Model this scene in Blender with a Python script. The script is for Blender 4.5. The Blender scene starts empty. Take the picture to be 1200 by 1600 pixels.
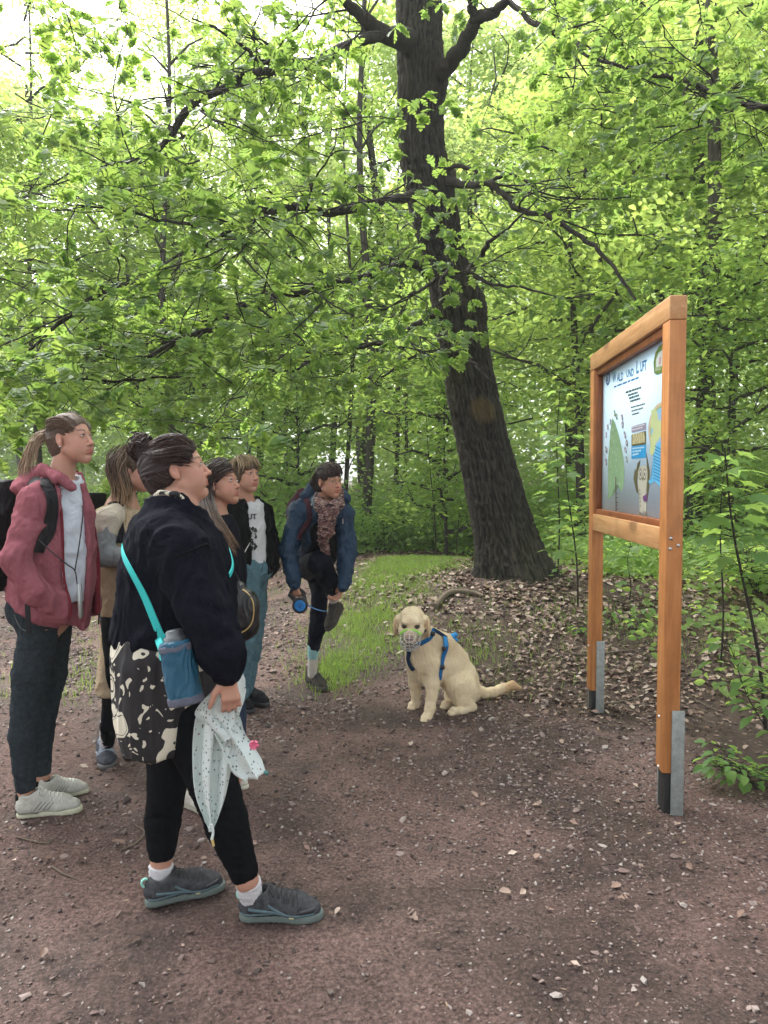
import bpy, bmesh, math, random
import numpy as np
from mathutils import Vector, Matrix, Euler
random.seed(7); RNG = np.random.default_rng(7)
SC = bpy.context.scene
COL = SC.collection
# ------------------------------------------------------------------ camera
EYE = 1.5; FPX = 1155.6; PITCH = math.atan(50 / FPX)
cd = bpy.data.cameras.new('camera'); cam = bpy.data.objects.new('camera', cd); COL.objects.link(cam)
cam.location = (0, 0, EYE); cam.rotation_euler = (math.radians(90) - PITCH, 0, 0)
cd.sensor_fit = 'VERTICAL'; cd.sensor_height = 36; cd.lens = 26.0; cd.clip_start = .05; cd.clip_end = 1500
SC.camera = cam
# ------------------------------------------------------------------ world + sun (soft overcast daylight)
SUN_EL, SUN_AZ = math.radians(52), math.radians(-35)
w = bpy.data.worlds.new("World"); SC.world = w; w.use_nodes = True
nt = w.node_tree; nt.nodes.clear()
sky = nt.nodes.new('ShaderNodeTexSky'); sky.sky_type = 'NISHITA'; sky.sun_disc = False
sky.sun_elevation = SUN_EL; sky.sun_rotation = SUN_AZ; sky.dust_density = 4; sky.air_density = 1.2
bw = nt.nodes.new('ShaderNodeRGBToBW'); mx = nt.nodes.new('ShaderNodeMix'); mx.data_type = 'RGBA'
mx.inputs[0].default_value = .12
tint = nt.nodes.new('ShaderNodeMix'); tint.data_type = 'RGBA'; tint.blend_type = 'MULTIPLY'; tint.inputs[0].default_value = 1
tint.inputs[7].default_value = (.985, .985, 1.0, 1)
bg = nt.nodes.new('ShaderNodeBackground'); bg.inputs[1].default_value = .15
ow = nt.nodes.new('ShaderNodeOutputWorld')
L = nt.links.new
L(sky.outputs[0], bw.inputs[0]); L(bw.outputs[0], mx.inputs[6]); L(sky.outputs[0], mx.inputs[7])
L(mx.outputs[2], tint.inputs[6]); L(tint.outputs[2], bg.inputs[0]); L(bg.outputs[0], ow.inputs[0])
sd = bpy.data.lights.new('sun', 'SUN'); sun = bpy.data.objects.new('sun', sd); COL.objects.link(sun)
sd.energy = 1.15; sd.angle = math.radians(50); sd.color = (1, .97, .92)
# sun direction: sky sun_rotation is measured from +Y towards +X
sdir = Vector((math.sin(SUN_AZ) * math.cos(SUN_EL), math.cos(SUN_AZ) * math.cos(SUN_EL), math.sin(SUN_EL)))
sun.rotation_euler = sdir.to_track_quat('Z', 'Y').to_euler()
vs = SC.view_settings; SC.display_settings.display_device = 'sRGB'
vs.view_transform = 'Standard'; vs.look = 'None'; vs.gamma = 1; vs.use_curve_mapping = False
vs.exposure = 2.0
SC.render.engine = 'CYCLES'; cy = SC.cycles
cy.use_denoising = True; cy.max_bounces = 12; cy.diffuse_bounces = 10; cy.glossy_bounces = 2; cy.transmission_bounces = 6
cy.transparent_max_bounces = 4; cy.caustics_reflective = False; cy.caustics_refractive = False
cy.use_adaptive_sampling = True; cy.adaptive_threshold = .015

# ------------------------------------------------------------------ small helpers
CP, SP = math.cos(PITCH), math.sin(PITCH)
def ray(px, py):
    x = (px - 600) / FPX; u = (800 - py) / FPX
    return np.array([x, CP + u * SP, -SP + u * CP])
def pt(px, py, Y):
    """the place at distance Y (metres along the ground) seen at photo pixel px, py"""
    r = ray(px, py); r = r * (Y / r[1]); r[2] += EYE
    return r
def rect(d, n):
    t = np.linspace(0, 1, n); return t
def sm(a, b, x):
    t = np.clip((x - a) / (b - a), 0, 1); return t * t * (3 - 2 * t)

def vnoise(x, y, z=None, seed=0):
    """value noise, vectorised"""
    x = np.asarray(x, dtype=np.float64); y = np.asarray(y, dtype=np.float64)
    z = np.zeros_like(x) if z is None else np.asarray(z, dtype=np.float64)
    x, y, z = np.broadcast_arrays(x, y, z)
    xi = np.floor(x).astype(np.int64); yi = np.floor(y).astype(np.int64); zi = np.floor(z).astype(np.int64)
    xf = x - xi; yf = y - yi; zf = z - zi
    xf = xf * xf * (3 - 2 * xf); yf = yf * yf * (3 - 2 * yf); zf = zf * zf * (3 - 2 * zf)
    def h(a, b, c):
        n = (a * 374761393 + b * 668265263 + c * 2147483647 + seed * 1274126177) & 0xffffffff
        n = ((n ^ (n >> 13)) * 1274126177) & 0xffffffff
        n = n ^ (n >> 16)
        return (n & 0xffff) / 65535.0
    r = 0
    for dx in (0, 1):
        wx = xf if dx else 1 - xf
        for dy in (0, 1):
            wy = yf if dy else 1 - yf
            for dz in (0, 1):
                wz = zf if dz else 1 - zf
                r = r + h(xi + dx, yi + dy, zi + dz) * wx * wy * wz
    return r * 2 - 1
def fbm(x, y, z=None, o=4, seed=0):
    a = 0; w_ = 1; s_ = 0
    for i in range(o):
        k = 2.03 ** i
        a = a + w_ * vnoise(np.asarray(x) * k, np.asarray(y) * k, None if z is None else np.asarray(z) * k, seed + i * 17); s_ += w_; w_ *= .5
    return a / s_

def props(o, label=None, cat=None, group=None, kind=None):
    if label: o['label'] = label
    if cat: o['category'] = cat
    if group: o['group'] = group
    if kind: o['kind'] = kind
    return o
def empty(name, loc, label=None, cat=None, group=None, kind=None, rz=0):
    o = bpy.data.objects.new(name, None); COL.objects.link(o); o.location = loc; o.rotation_euler = (0, 0, rz)
    o.empty_display_size = .1
    return props(o, label, cat, group, kind)
def link(name, me, parent=None, loc=None, **k):
    o = bpy.data.objects.new(name, me); COL.objects.link(o)
    if parent is not None: o.parent = parent
    if loc is not None: o.location = loc
    return props(o, **k)
def mk_mesh(name, V, F, mat=None, smooth=True, attr=None):
    """V (n,3); F (m,k) array or list of such arrays; attr: dict name -> (n,) or (n,3) point values"""
    me = bpy.data.meshes.new(name)
    V = np.asarray(V, dtype=np.float32)
    Fs = F if isinstance(F, (list, tuple)) and len(F) and isinstance(F[0], np.ndarray) and F[0].ndim == 2 else None
    if Fs is None:
        if isinstance(F, np.ndarray): Fs = [F]
        else:
            me.from_pydata([tuple(v) for v in V.tolist()], [], [tuple(f) for f in F]); Fs = None
    if Fs is not None:
        me.vertices.add(len(V)); me.vertices.foreach_set('co', V.ravel())
        nl = sum(f.size for f in Fs); npoly = sum(len(f) for f in Fs)
        me.loops.add(nl); me.polygons.add(npoly)
        me.loops.foreach_set('vertex_index', np.concatenate([f.ravel() for f in Fs]).astype(np.int32))
        tot = np.concatenate([np.full(len(f), f.shape[1], dtype=np.int32) for f in Fs])
        st = np.concatenate([[0], np.cumsum(tot)[:-1]]).astype(np.int32)
        me.polygons.foreach_set('loop_start', st); me.polygons.foreach_set('loop_total', tot)
    if attr:
        for n_, a in attr.items():
            a = np.asarray(a, dtype=np.float32)
            if a.ndim == 1:
                t = me.attributes.new(n_, 'FLOAT', 'POINT'); t.data.foreach_set('value', a)
            else:
                t = me.attributes.new(n_, 'FLOAT_VECTOR', 'POINT'); t.data.foreach_set('vector', a.ravel())
    me.update(calc_edges=True); me.validate()
    if smooth:
        me.polygons.foreach_set('use_smooth', np.ones(len(me.polygons), dtype=bool))
    if mat: me.materials.append(mat)
    return me

# ------------------------------------------------------------------ materials
def M(name): 
    m = bpy.data.materials.new(name); m.use_nodes = True
    return m, m.node_tree, m.node_tree.nodes['Principled BSDF']
def nd(nt, t, **k):
    n = nt.nodes.new(t)
    for a, v in k.items():
        if a.startswith('i_'): n.inputs[a[2:].replace('_', ' ')].default_value = v
        elif a[0] == 'n' and a[1:].isdigit(): n.inputs[int(a[1:])].default_value = v
        else: setattr(n, a, v)
    return n
def ramp(nt, src, stops, interp='LINEAR'):
    r = nt.nodes.new('ShaderNodeValToRGB'); e = r.color_ramp.elements; r.color_ramp.interpolation = interp
    while len(e) > 1: e.remove(e[-1])
    e[0].position = stops[0][0]; e[0].color = (*stops[0][1], 1)
    for p, c in stops[1:]:
        k = e.new(p); k.color = (*c, 1)
    nt.links.new(src, r.inputs[0]); return r.outputs[0]
def coords(nt, kind='Object', scale=(1, 1, 1), rot=(0, 0, 0)):
    tc = nt.nodes.new('ShaderNodeTexCoord'); mp = nt.nodes.new('ShaderNodeMapping')
    mp.inputs['Scale'].default_value = scale; mp.inputs['Rotation'].default_value = rot
    nt.links.new(tc.outputs[kind], mp.inputs[0]); return mp.outputs[0]
def noise(nt, vec, scale, detail=4, rough=.55, dist=0):
    n = nt.nodes.new('ShaderNodeTexNoise'); n.inputs['Scale'].default_value = scale
    n.inputs['Detail'].default_value = detail; n.inputs['Roughness'].default_value = rough
    n.inputs['Distortion'].default_value = dist
    if vec is not None: nt.links.new(vec, n.inputs['Vector'])
    return n.outputs[0]
def bump(nt, h, bs, strength=.4, dist=.01, prev=None):
    b = nt.nodes.new('ShaderNodeBump'); b.inputs['Strength'].default_value = strength; b.inputs['Distance'].default_value = dist
    nt.links.new(h, b.inputs['Height'])
    if prev is not None: nt.links.new(prev, b.inputs['Normal'])
    if bs is not None: nt.links.new(b.outputs[0], bs.inputs['Normal'])
    return b.outputs[0]
def mixc(nt, f, a, b, blend='MIX'):
    m = nt.nodes.new('ShaderNodeMix'); m.data_type = 'RGBA'; m.blend_type = blend
    for i, v in ((0, f), (6, a), (7, b)):
        if hasattr(v, 'links'): nt.links.new(v, m.inputs[i])
        elif i == 0: m.inputs[0].default_value = v
        else: m.inputs[i].default_value = (*v, 1)
    return m.outputs[2]
def math_(nt, op, a, b=0.0, clamp=False):
    m = nt.nodes.new('ShaderNodeMath'); m.operation = op; m.use_clamp = clamp
    for i, v in ((0, a), (1, b)):
        if hasattr(v, 'links'): nt.links.new(v, m.inputs[i])
        else: m.inputs[i].default_value = v
    return m.outputs[0]

def leaf_mat(name, c1, c2, tr, gloss=.35, trans=.5, rough=.42):
    """thin translucent leaf; c1..c2 leaf colour by the leaf's own random value, tr = colour of light coming through"""
    m, nt, bs = M(name)
    out = nt.nodes['Material Output']
    at = nd(nt, 'ShaderNodeAttribute', attribute_name='rnd')
    oi = nd(nt, 'ShaderNodeObjectInfo')
    f = math_(nt, 'FRACT', math_(nt, 'ADD', at.outputs['Fac'], math_(nt, 'MULTIPLY', oi.outputs['Random'], .999)))
    col = mixc(nt, f, c1, c2)
    L = nt.links.new
    v = coords(nt, 'Object'); n = noise(nt, v, 60, 2)
    col = mixc(nt, .25, col, mixc(nt, n, tuple(c * .6 for c in c1), tuple(min(1, c * 1.4) for c in c2)))
    L(col, bs.inputs['Base Color']); bs.inputs['Roughness'].default_value = rough
    bs.inputs['Specular IOR Level'].default_value = gloss
    t = nd(nt, 'ShaderNodeBsdfTranslucent')
    tc = mixc(nt, f, tr, tuple(np.array(tr) * np.array((1.22, 1.08, .9))))
    L(tc, t.inputs[0])
    mx = nd(nt, 'ShaderNodeMixShader'); mx.inputs[0].default_value = trans
    L(bs.outputs[0], mx.inputs[1]); L(t.outputs[0], mx.inputs[2]); L(mx.outputs[0], out.inputs[0])
    return m
MAT = {}
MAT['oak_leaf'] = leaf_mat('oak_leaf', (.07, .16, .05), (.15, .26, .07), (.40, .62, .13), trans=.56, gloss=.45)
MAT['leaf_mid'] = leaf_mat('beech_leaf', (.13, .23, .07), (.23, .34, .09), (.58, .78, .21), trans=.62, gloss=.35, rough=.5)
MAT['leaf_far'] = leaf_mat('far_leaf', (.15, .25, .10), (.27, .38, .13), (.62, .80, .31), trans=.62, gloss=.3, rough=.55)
MAT['leaf_maple'] = leaf_mat('maple_leaf', (.07, .19, .05), (.14, .28, .05), (.40, .64, .15), trans=.52, gloss=.5, rough=.45)
MAT['leaf_low'] = leaf_mat('undergrowth_leaf', (.13, .25, .08), (.24, .37, .10), (.56, .80, .19), trans=.55, gloss=.45, rough=.48)
MAT['grass'] = leaf_mat('grass_blade', (.12, .22, .05), (.24, .34, .08), (.32, .50, .09), trans=.4, gloss=.3, rough=.5)

def bark_mat(name, c1, c2, c3, scale=1, moss=0.0):
    m, nt, bs = M(name)
    v = coords(nt, 'Object', (9 * scale, 9 * scale, 1.6 * scale))
    n1 = noise(nt, v, 3.2, 6, .65, .6); n2 = noise(nt, coords(nt, 'Object', (1, 1, .4)), 1.3, 3)
    n3 = noise(nt, coords(nt, 'Object'), 90, 3)
    col = ramp(nt, n1, [(.30, c1), (.5, c2), (.72, c3)])
    at = nd(nt, 'ShaderNodeAttribute', attribute_name='ridge')
    if moss:
        col = mixc(nt, math_(nt, 'MULTIPLY', ramp(nt, n2, [(.46, (0, 0, 0)), (.66, (1, 1, 1))]), moss), col, (.075, .085, .025))
        col = mixc(nt, at.outputs['Fac'], mixc(nt, .65, col, (.008, .007, .006)), mixc(nt, .5, col, (.10, .09, .07)))  # furrow shade and lit ridge tops painted into the bark colour
        sepa = nd(nt, 'ShaderNodeAttribute', attribute_name='scar')
        col = mixc(nt, sepa.outputs['Fac'], col, (.16, .12, .05))
    nt.links.new(col, bs.inputs['Base Color']); bs.inputs['Roughness'].default_value = .9
    bs.inputs['Specular IOR Level'].default_value = .2
    b = bump(nt, n1, None, .8, .03 / scale); bump(nt, n3, bs, .35, .004, b)
    return m
MAT['oak_bark'] = bark_mat('oak_bark', (.007, .006, .006), (.022, .019, .017), (.055, .05, .043), 1, .4)
MAT['limb_bark'] = bark_mat('limb_bark', (.014, .012, .009), (.035, .03, .024), (.08, .075, .055), 3)
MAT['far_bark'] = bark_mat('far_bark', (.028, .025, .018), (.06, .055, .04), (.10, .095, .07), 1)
MAT['twig'] = bark_mat('dead_twig', (.07, .05, .038), (.14, .11, .08), (.24, .2, .15), 6)

def cloth(name, c, c2=None, rough=.85, weave=400, ws=.25, folds=.5, fscale=9, sheen=.15, spec=.06):
    m, nt, bs = M(name)
    v = coords(nt, 'Object')
    n = noise(nt, coords(nt, 'Object', (1, 1, .6)), fscale, 4, .5, 1.2)
    n2 = noise(nt, v, weave, 2)
    c2 = c2 or tuple(x * .8 for x in c)
    nm = noise(nt, v, 45, 5, .7)
    col = mixc(nt, ramp(nt, nm, [(.3, (0, 0, 0)), (.7, (1, 1, 1))]), c, c2)
    nt.links.new(col, bs.inputs['Base Color'])
    bs.inputs['Roughness'].default_value = rough; bs.inputs['Specular IOR Level'].default_value = spec
    bs.inputs['Sheen Weight'].default_value = 0; bs.inputs['Sheen Roughness'].default_value = .5
    b = bump(nt, n, None, min(1, folds * 1.7), .03); bump(nt, n2, bs, ws, .0015, b)
    return m
def plain(name, c, rough=.5, metal=0, spec=.5, nscale=0, namt=.2, bmp=0, coat=0):
    m, nt, bs = M(name)
    bs.inputs['Base Color'].default_value = (*c, 1); bs.inputs['Roughness'].default_value = rough
    bs.inputs['Metallic'].default_value = metal; bs.inputs['Specular IOR Level'].default_value = spec
    bs.inputs['Coat Weight'].default_value = coat
    if nscale:
        n = noise(nt, coords(nt, 'Object'), nscale, 5, .6)
        nt.links.new(mixc(nt, n, tuple(x * (1 - namt) for x in c), tuple(min(1, x * (1 + namt)) for x in c)), bs.inputs['Base Color'])
        if bmp: bump(nt, n, bs, bmp, .004)
    return m
# ------------------------------------------------------------------ terrain
def height(x, y):
    x = np.asarray(x, dtype=np.float64); y = np.asarray(y, dtype=np.float64)
    # bank that carries the big oak, right of the path; the path bends round behind it
    side = sm(-1.3, .6, x + .10 * (y - 5))
    bank = .36 * sm(4.9, 8.6, y) * side * (1 - .85 * sm(10.2, 12.4, y - .12 * x) * (1 - sm(2.2, 4.5, x)))
    far = .9 * sm(14.5, 40, y) + .5 * sm(2.5, 9, x) * sm(3, 9, y)
    z = bank + far + .05 * fbm(x * .5, y * .5, o=3, seed=3) * sm(3, 9, np.hypot(x, y)) 
    z = z + .012 * fbm(x * 2.2, y * 2.2, o=3, seed=5) + .004 * fbm(x * 9, y * 9, o=3, seed=8)
    return z
def hz(x, y): return float(height(x, y))
def path_mask(x, y):
    """1 on the trodden path"""
    n = .35 * fbm(x * .9, y * .9, o=3, seed=21)
    right = np.interp(y, [0, 2.5, 4.2, 5.2, 6.5, 8, 9.8, 11.2, 12, 12.8], [2.6, 2.3, 1.7, .55, -.35, -.55, -.1, 1.1, 3.2, 9])
    m = sm(-.25, .25, right + n - x)
    m = m * (1 - sm(14.3, 14.9, y + .4 * n))
    return m
def axis(lo, hi, c, foci):
    xs = [lo]
    while xs[-1] < hi:
        x = xs[-1]; s = c
        for a, b, f in foci:
            dd = max(a - x, x - b, 0)
            s = min(s, f + dd * .12)
        xs.append(x + s)
    return np.array(xs)
gx = axis(-260, 260, 30, [(-2.2, 2.4, .028)])
gy = axis(-30, 420, 30, [(1.6, 6.0, .028)])
GX, GY = np.meshgrid(gx, gy, indexing='ij')
GZ = height(GX, GY)
near = np.exp(-((np.maximum(0, np.abs(GX) - 3)) ** 2 + np.maximum(0, GY - 8) ** 2) / 8)
GZ += near * .012 * (np.abs(fbm(GX * 9, GY * 9, o=3, seed=31)) - .3) + near * .004 * vnoise(GX * 17, GY * 17, seed=4)
def gz_at(x, y):
    """height of the built ground mesh"""
    x = np.asarray(x, float); y = np.asarray(y, float); i = np.clip(np.searchsorted(gx, x) - 1, 0, len(gx) - 2); j = np.clip(np.searchsorted(gy, y) - 1, 0, len(gy) - 2)
    u = (x - gx[i]) / (gx[i + 1] - gx[i]); v = (y - gy[j]) / (gy[j + 1] - gy[j])
    return GZ[i, j] * (1 - u) * (1 - v) + GZ[i + 1, j] * u * (1 - v) + GZ[i, j + 1] * (1 - u) * v + GZ[i + 1, j + 1] * u * v
V = np.stack([GX, GY, GZ], -1).reshape(-1, 3)
nx, ny = len(gx), len(gy)
I = np.arange(nx * ny).reshape(nx, ny)
F = np.stack([I[:-1, :-1], I[1:, :-1], I[1:, 1:], I[:-1, 1:]], -1).reshape(-1, 4)
m, nt, bs = M('forest_soil')
L = nt.links.new
at = nd(nt, 'ShaderNodeAttribute', attribute_name='pathm').outputs['Fac']
v = coords(nt, 'Object')
big = noise(nt, v, .9, 5, .6, .4); mid = noise(nt, v, 7, 6, .7); fine = noise(nt, v, 70, 5, .75); finer = noise(nt, v, 260, 3, .7)
soil = ramp(nt, fine, [(.34, (.012, .0075, .006)), (.5, (.082, .054, .045)), (.68, (.25, .168, .145))])
grit = ramp(nt, fine, [(.34, (.045, .027, .024)), (.5, (.235, .148, .125)), (.68, (.48, .33, .285))])
base = mixc(nt, ramp(nt, big, [(.44, (0, 0, 0)), (.57, (1, 1, 1))]), soil, grit)
base = mixc(nt, .28, base, ramp(nt, mid, [(.35, (.030, .018, .015)), (.65, (.22, .142, .118))]))
vo = nd(nt, 'ShaderNodeTexVoronoi', i_Scale=85.0, i_Randomness=1.0); L(v, vo.inputs['Vector'])
vsel = nd(nt, 'ShaderNodeSeparateColor'); L(vo.outputs['Color'], vsel.inputs[0])
peb = math_(nt, 'MULTIPLY', math_(nt, 'LESS_THAN', vo.outputs['Distance'], .42), math_(nt, 'GREATER_THAN', vsel.outputs[0], .80))
pc = ramp(nt, vsel.outputs[1], [(0, (.06, .04, .034)), (.6, (.15, .10, .085)), (1, (.24, .19, .165))])
base = mixc(nt, math_(nt, 'MULTIPLY', peb, .6), base, pc)
litter = ramp(nt, mid, [(.3, (.035, .022, .016)), (.55, (.085, .055, .04)), (.75, (.17, .12, .09))])
damp = ramp(nt, noise(nt, coords(nt, 'Object', (1, .7, 1)), .75, 3, .5, .8), [(.42, (.66, .63, .62)), (.56, (1, 1, 1))])
base = mixc(nt, 1.0, base, damp, 'MULTIPLY')
col = mixc(nt, at, litter, base)
L(col, bs.inputs['Base Color'])
rg = ramp(nt, big, [(.4, (.62,) * 3), (.6, (.9,) * 3)]); L(rg, bs.inputs['Roughness'])
bs.inputs['Specular IOR Level'].default_value = .3
b1 = bump(nt, mid, None, .8, .03); b2 = bump(nt, fine, None, 1.0, .016, b1); b3 = bump(nt, peb, None, .6, .006, b2); bump(nt, finer, bs, .6, .003, b3)
gme = mk_mesh('forest_floor', V, F, m, attr={'pathm': path_mask(V[:, 0], V[:, 1])})
ground = link('forest_floor', gme, kind='structure')

# ------------------------------------------------------------------ scatter tools
def frames(n, up, az=None, tilt=None):
    """rotation matrices (n,3,3): columns x,y,z with z near up (n,3)"""
    z = up / np.linalg.norm(up, axis=1, keepdims=True)
    a = RNG.uniform(0, 2 * np.pi, n) if az is None else az
    h = np.stack([np.cos(a), np.sin(a), np.zeros(n)], 1)
    y = h - z * (h * z).sum(1, keepdims=True); y /= np.linalg.norm(y, axis=1, keepdims=True) + 1e-9
    x = np.cross(y, z)
    return np.stack([x, y, z], -1)
def cloud(P, R, S, tv, tf, rnd=None):
    """copies of template (tv, tf) -> V, F, rnd"""
    tv = np.asarray(tv, dtype=np.float64); n = len(P)
    S = np.asarray(S); S = S[:, None] if S.ndim == 1 else S
    V = np.einsum('nij,kj->nki', R, tv) * (S[:, None, :] if S.shape[1] == 1 else 1) if S.shape[1] == 1 else np.einsum('nij,nkj->nki', R, tv[None] * S[:, None, :])
    V = V + P[:, None, :]
    k = len(tv)
    off = (np.arange(n) * k)[:, None, None]
    out = []
    groups = {}
    for f in tf: groups.setdefault(len(f), []).append(f)
    for g in groups.values():
        fa = np.asarray(g)
        out.append((fa[None] + off).reshape(-1, fa.shape[1]))
    r = RNG.uniform(0, 1, n) if rnd is None else rnd
    return V.reshape(-1, 3), out, np.repeat(r, k)
def chip_template(seed, flat=.55):
    r = random.Random(seed); bm = bmesh.new()
    for i in range(11):
        v = Vector((r.gauss(0, 1), r.gauss(0, 1), r.gauss(0, 1))).normalized()
        bm.verts.new((v.x * r.uniform(.38, .56), v.y * r.uniform(.3, .45), v.z * flat * .45))
    res = bmesh.ops.convex_hull(bm, input=bm.verts)
    bmesh.ops.delete(bm, geom=[v for v in bm.verts if not v.link_faces], context='VERTS')
    bm.verts.ensure_lookup_table(); bm.verts.index_update()
    tv = [tuple(v.co) for v in bm.verts]; tf = [[v.index for v in f.verts] for f in bm.faces]
    bm.free(); return tv, tf
CHIPS = [chip_template(i) for i in range(8)]
# lobed oak leaf, lies in xy, stalk at origin, tip at +y, length 1
OAK_HALF = [(.0, .0), (.02, .10), (.12, .20), (.17, .30), (.10, .34), (.24, .46), (.31, .58), (.16, .56), (.27, .72), (.26, .80), (.13, .76), (.12, .90), (.0, 1.0)]
def leaf_from_half(half, curl=.12, fold=.10, droop=.25):
    mid = [(0, y) for x, y in half]
    n = len(half); V = []
    for x, y in half: V.append((x, y, x * fold * 2 - droop * y * y * .6 + curl * x * x))
    for x, y in half[1:-1]: V.append((-x, y, x * fold * 2 - droop * y * y * .6 + curl * x * x))
    for x, y in half[1:-1]: V.append((0, y, -droop * y * y * .6))
    F = []
    R_ = list(range(n)); Lf = [0] + list(range(n, 2 * n - 2)) + [n - 1]; C_ = [0] + list(range(2 * n - 2, 3 * n - 4)) + [n - 1]
    for i in range(n - 1):
        for side, fl in ((R_, 0), (Lf, 1)):
            q = [C_[i], side[i], side[i + 1], C_[i + 1]]
            q = [a for j, a in enumerate(q) if a not in q[:j]]
            if len(q) > 2: F.append(q[::-1] if fl else q)
    return V, F
OAK = leaf_from_half(OAK_HALF)
OVAL = leaf_from_half([(0, 0), (.18, .15), (.29, .38), (.27, .62), (.13, .86), (0, 1)], .3, .18, .25)
KITE = ([(0, 0, 0), (.30, .42, .07), (0, 1, -.16), (-.30, .42, .07)], [[0, 1, 2, 3]])
KITE = ([(0, 0, 0), (.28, .35, .06), (.2, .72, -.02), (0, 1, -.18), (-.2, .72, -.02), (-.28, .35, .06)], [[0, 1, 2, 3], [0, 3, 4, 5]])
def maple_template():
    pts = [(0, 0)]
    spec = [(-150, .22), (-118, .46), (-100, .30), (-72, .40), (-52, .74), (-34, .44), (-16, .58), (0, 1.0), (16, .58), (34, .44), (52, .74), (72, .40), (100, .30), (118, .46), (150, .22)]
    V = [(0, .22, 0)]
    for a, r in spec:
        a = math.radians(a); x, y = math.sin(a) * r * .78, .22 + math.cos(a) * r * .78
        V.append((x, y, -.22 * (x * x + (y - .2) ** 2) + .05 * abs(x)))
    F = [[0, i + 1, i] for i in range(1, len(spec))] + [[0, 1, len(spec)]]
    return V, F
MAPLE = maple_template()
BLADE = ([(-.035, 0, 0), (.035, 0, 0), (.028, .06, .5), (-.028, .06, .5), (.012, .24, .86), (-.012, .24, .86), (0, .42, 1.02)], [[0, 1, 2, 3], [3, 2, 4, 5], [5, 4, 6]])
DRY = ([(0, 0, 0), (.2, .2, .13), (.3, .5, .10), (.15, .8, .16), (0, 1, .05), (-.15, .8, .08), (-.3, .5, .17), (-.2, .2, .05), (0, .5, 0)],
       [[8, 0, 1], [8, 1, 2], [8, 2, 3], [8, 3, 4], [8, 4, 5], [8, 5, 6], [8, 6, 7], [8, 7, 0]])

def normal_at(x, y):
    e = .05
    n = np.stack([-(height(x + e, y) - height(x - e, y)) / (2 * e), -(height(x, y + e) - height(x, y - e)) / (2 * e), np.ones_like(x)], 1)
    return n / np.linalg.norm(n, axis=1, keepdims=True)
def view_sample(n, ymin, ymax, margin=1.08, power=1.0):
    """points on the ground inside the view wedge, evenly by area"""
    u = RNG.uniform(0, 1, n * 2); y = (ymin ** (1 + power) + u * (ymax ** (1 + power) - ymin ** (1 + power))) ** (1 / (1 + power))
    x = RNG.uniform(-1, 1, n * 2) * (y * .52 * margin + .15)
    return x[:n], y[:n]
def stone_mat():
    m, nt, bs = M('gravel_stone')
    at = nd(nt, 'ShaderNodeAttribute', attribute_name='rnd'); oi = nd(nt, 'ShaderNodeObjectInfo')
    f = math_(nt, 'FRACT', math_(nt, 'ADD', at.outputs['Fac'], oi.outputs['Random']))
    c = ramp(nt, f, [(0, (.035, .024, .02)), (.25, (.12, .078, .066)), (.45, (.22, .145, .125)), (.6, (.17, .135, .118)), (.8, (.34, .24, .21)), (1, (.46, .42, .38))])
    n = noise(nt, coords(nt, 'Object'), 40, 5, .7)
    c = mixc(nt, n, mixc(nt, .6, c, (.05, .035, .03)), c)
    nt.links.new(c, bs.inputs['Base Color']); bs.inputs['Roughness'].default_value = .75; bump(nt, n, bs, .5, .004)
    return m
MAT['stone'] = stone_mat()
def dry_mat():
    m, nt, bs = M('dry_leaf')
    at = nd(nt, 'ShaderNodeAttribute', attribute_name='rnd'); oi = nd(nt, 'ShaderNodeObjectInfo')
    f = math_(nt, 'FRACT', math_(nt, 'ADD', at.outputs['Fac'], oi.outputs['Random']))
    c = ramp(nt, f, [(0, (.06, .034, .022)), (.3, (.15, .088, .06)), (.6, (.24, .155, .115)), (.85, (.34, .25, .195)), (1, (.44, .36, .29))])
    nt.links.new(c, bs.inputs['Base Color']); bs.inputs['Roughness'].default_value = .6
    return m
MAT['dry'] = dry_mat()

def scatter_debris():
    # rotten bark, wood chips and leaf scraps trodden into the soil
    x, y = view_sample(26000, 1.75, 9); n_ = fbm(x * 1.7 + 5, y * 1.7, o=3, seed=81); k = RNG.uniform(0, 1, len(x)) < .25 + .7 * sm(-.1, .3, n_); x, y = x[k], y[k]; n = len(x)
    tv = [(0, -.5, 0), (.14, -.2, .05), (.12, .3, .02), (0, .5, .06), (-.13, .2, .03), (-.1, -.3, .0)]; tf = [[0, 1, 2, 5], [5, 2, 3, 4]]
    s = RNG.uniform(.010, .030, n) * np.clip(y / 3.2, .8, 1.6); up = normal_at(x, y) + RNG.normal(0, .3, (n, 3))
    V_, F_, r_ = cloud(np.stack([x, y, gz_at(x, y) + .002], 1), frames(n, up), s, tv, tf)
    m, nt, bs = M('soil_scraps'); at = nd(nt, 'ShaderNodeAttribute', attribute_name='rnd')
    nt.links.new(ramp(nt, at.outputs['Fac'], [(0, (.012, .008, .006)), (.5, (.035, .022, .016)), (.75, (.10, .06, .04)), (.92, (.20, .14, .10)), (1, (.32, .24, .15))]), bs.inputs['Base Color']); bs.inputs['Roughness'].default_value = .8
    link('soil_scraps', mk_mesh('soil_scraps', V_, F_, m, False, {'rnd': r_}), ground, kind='stuff')
scatter_debris()
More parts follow.
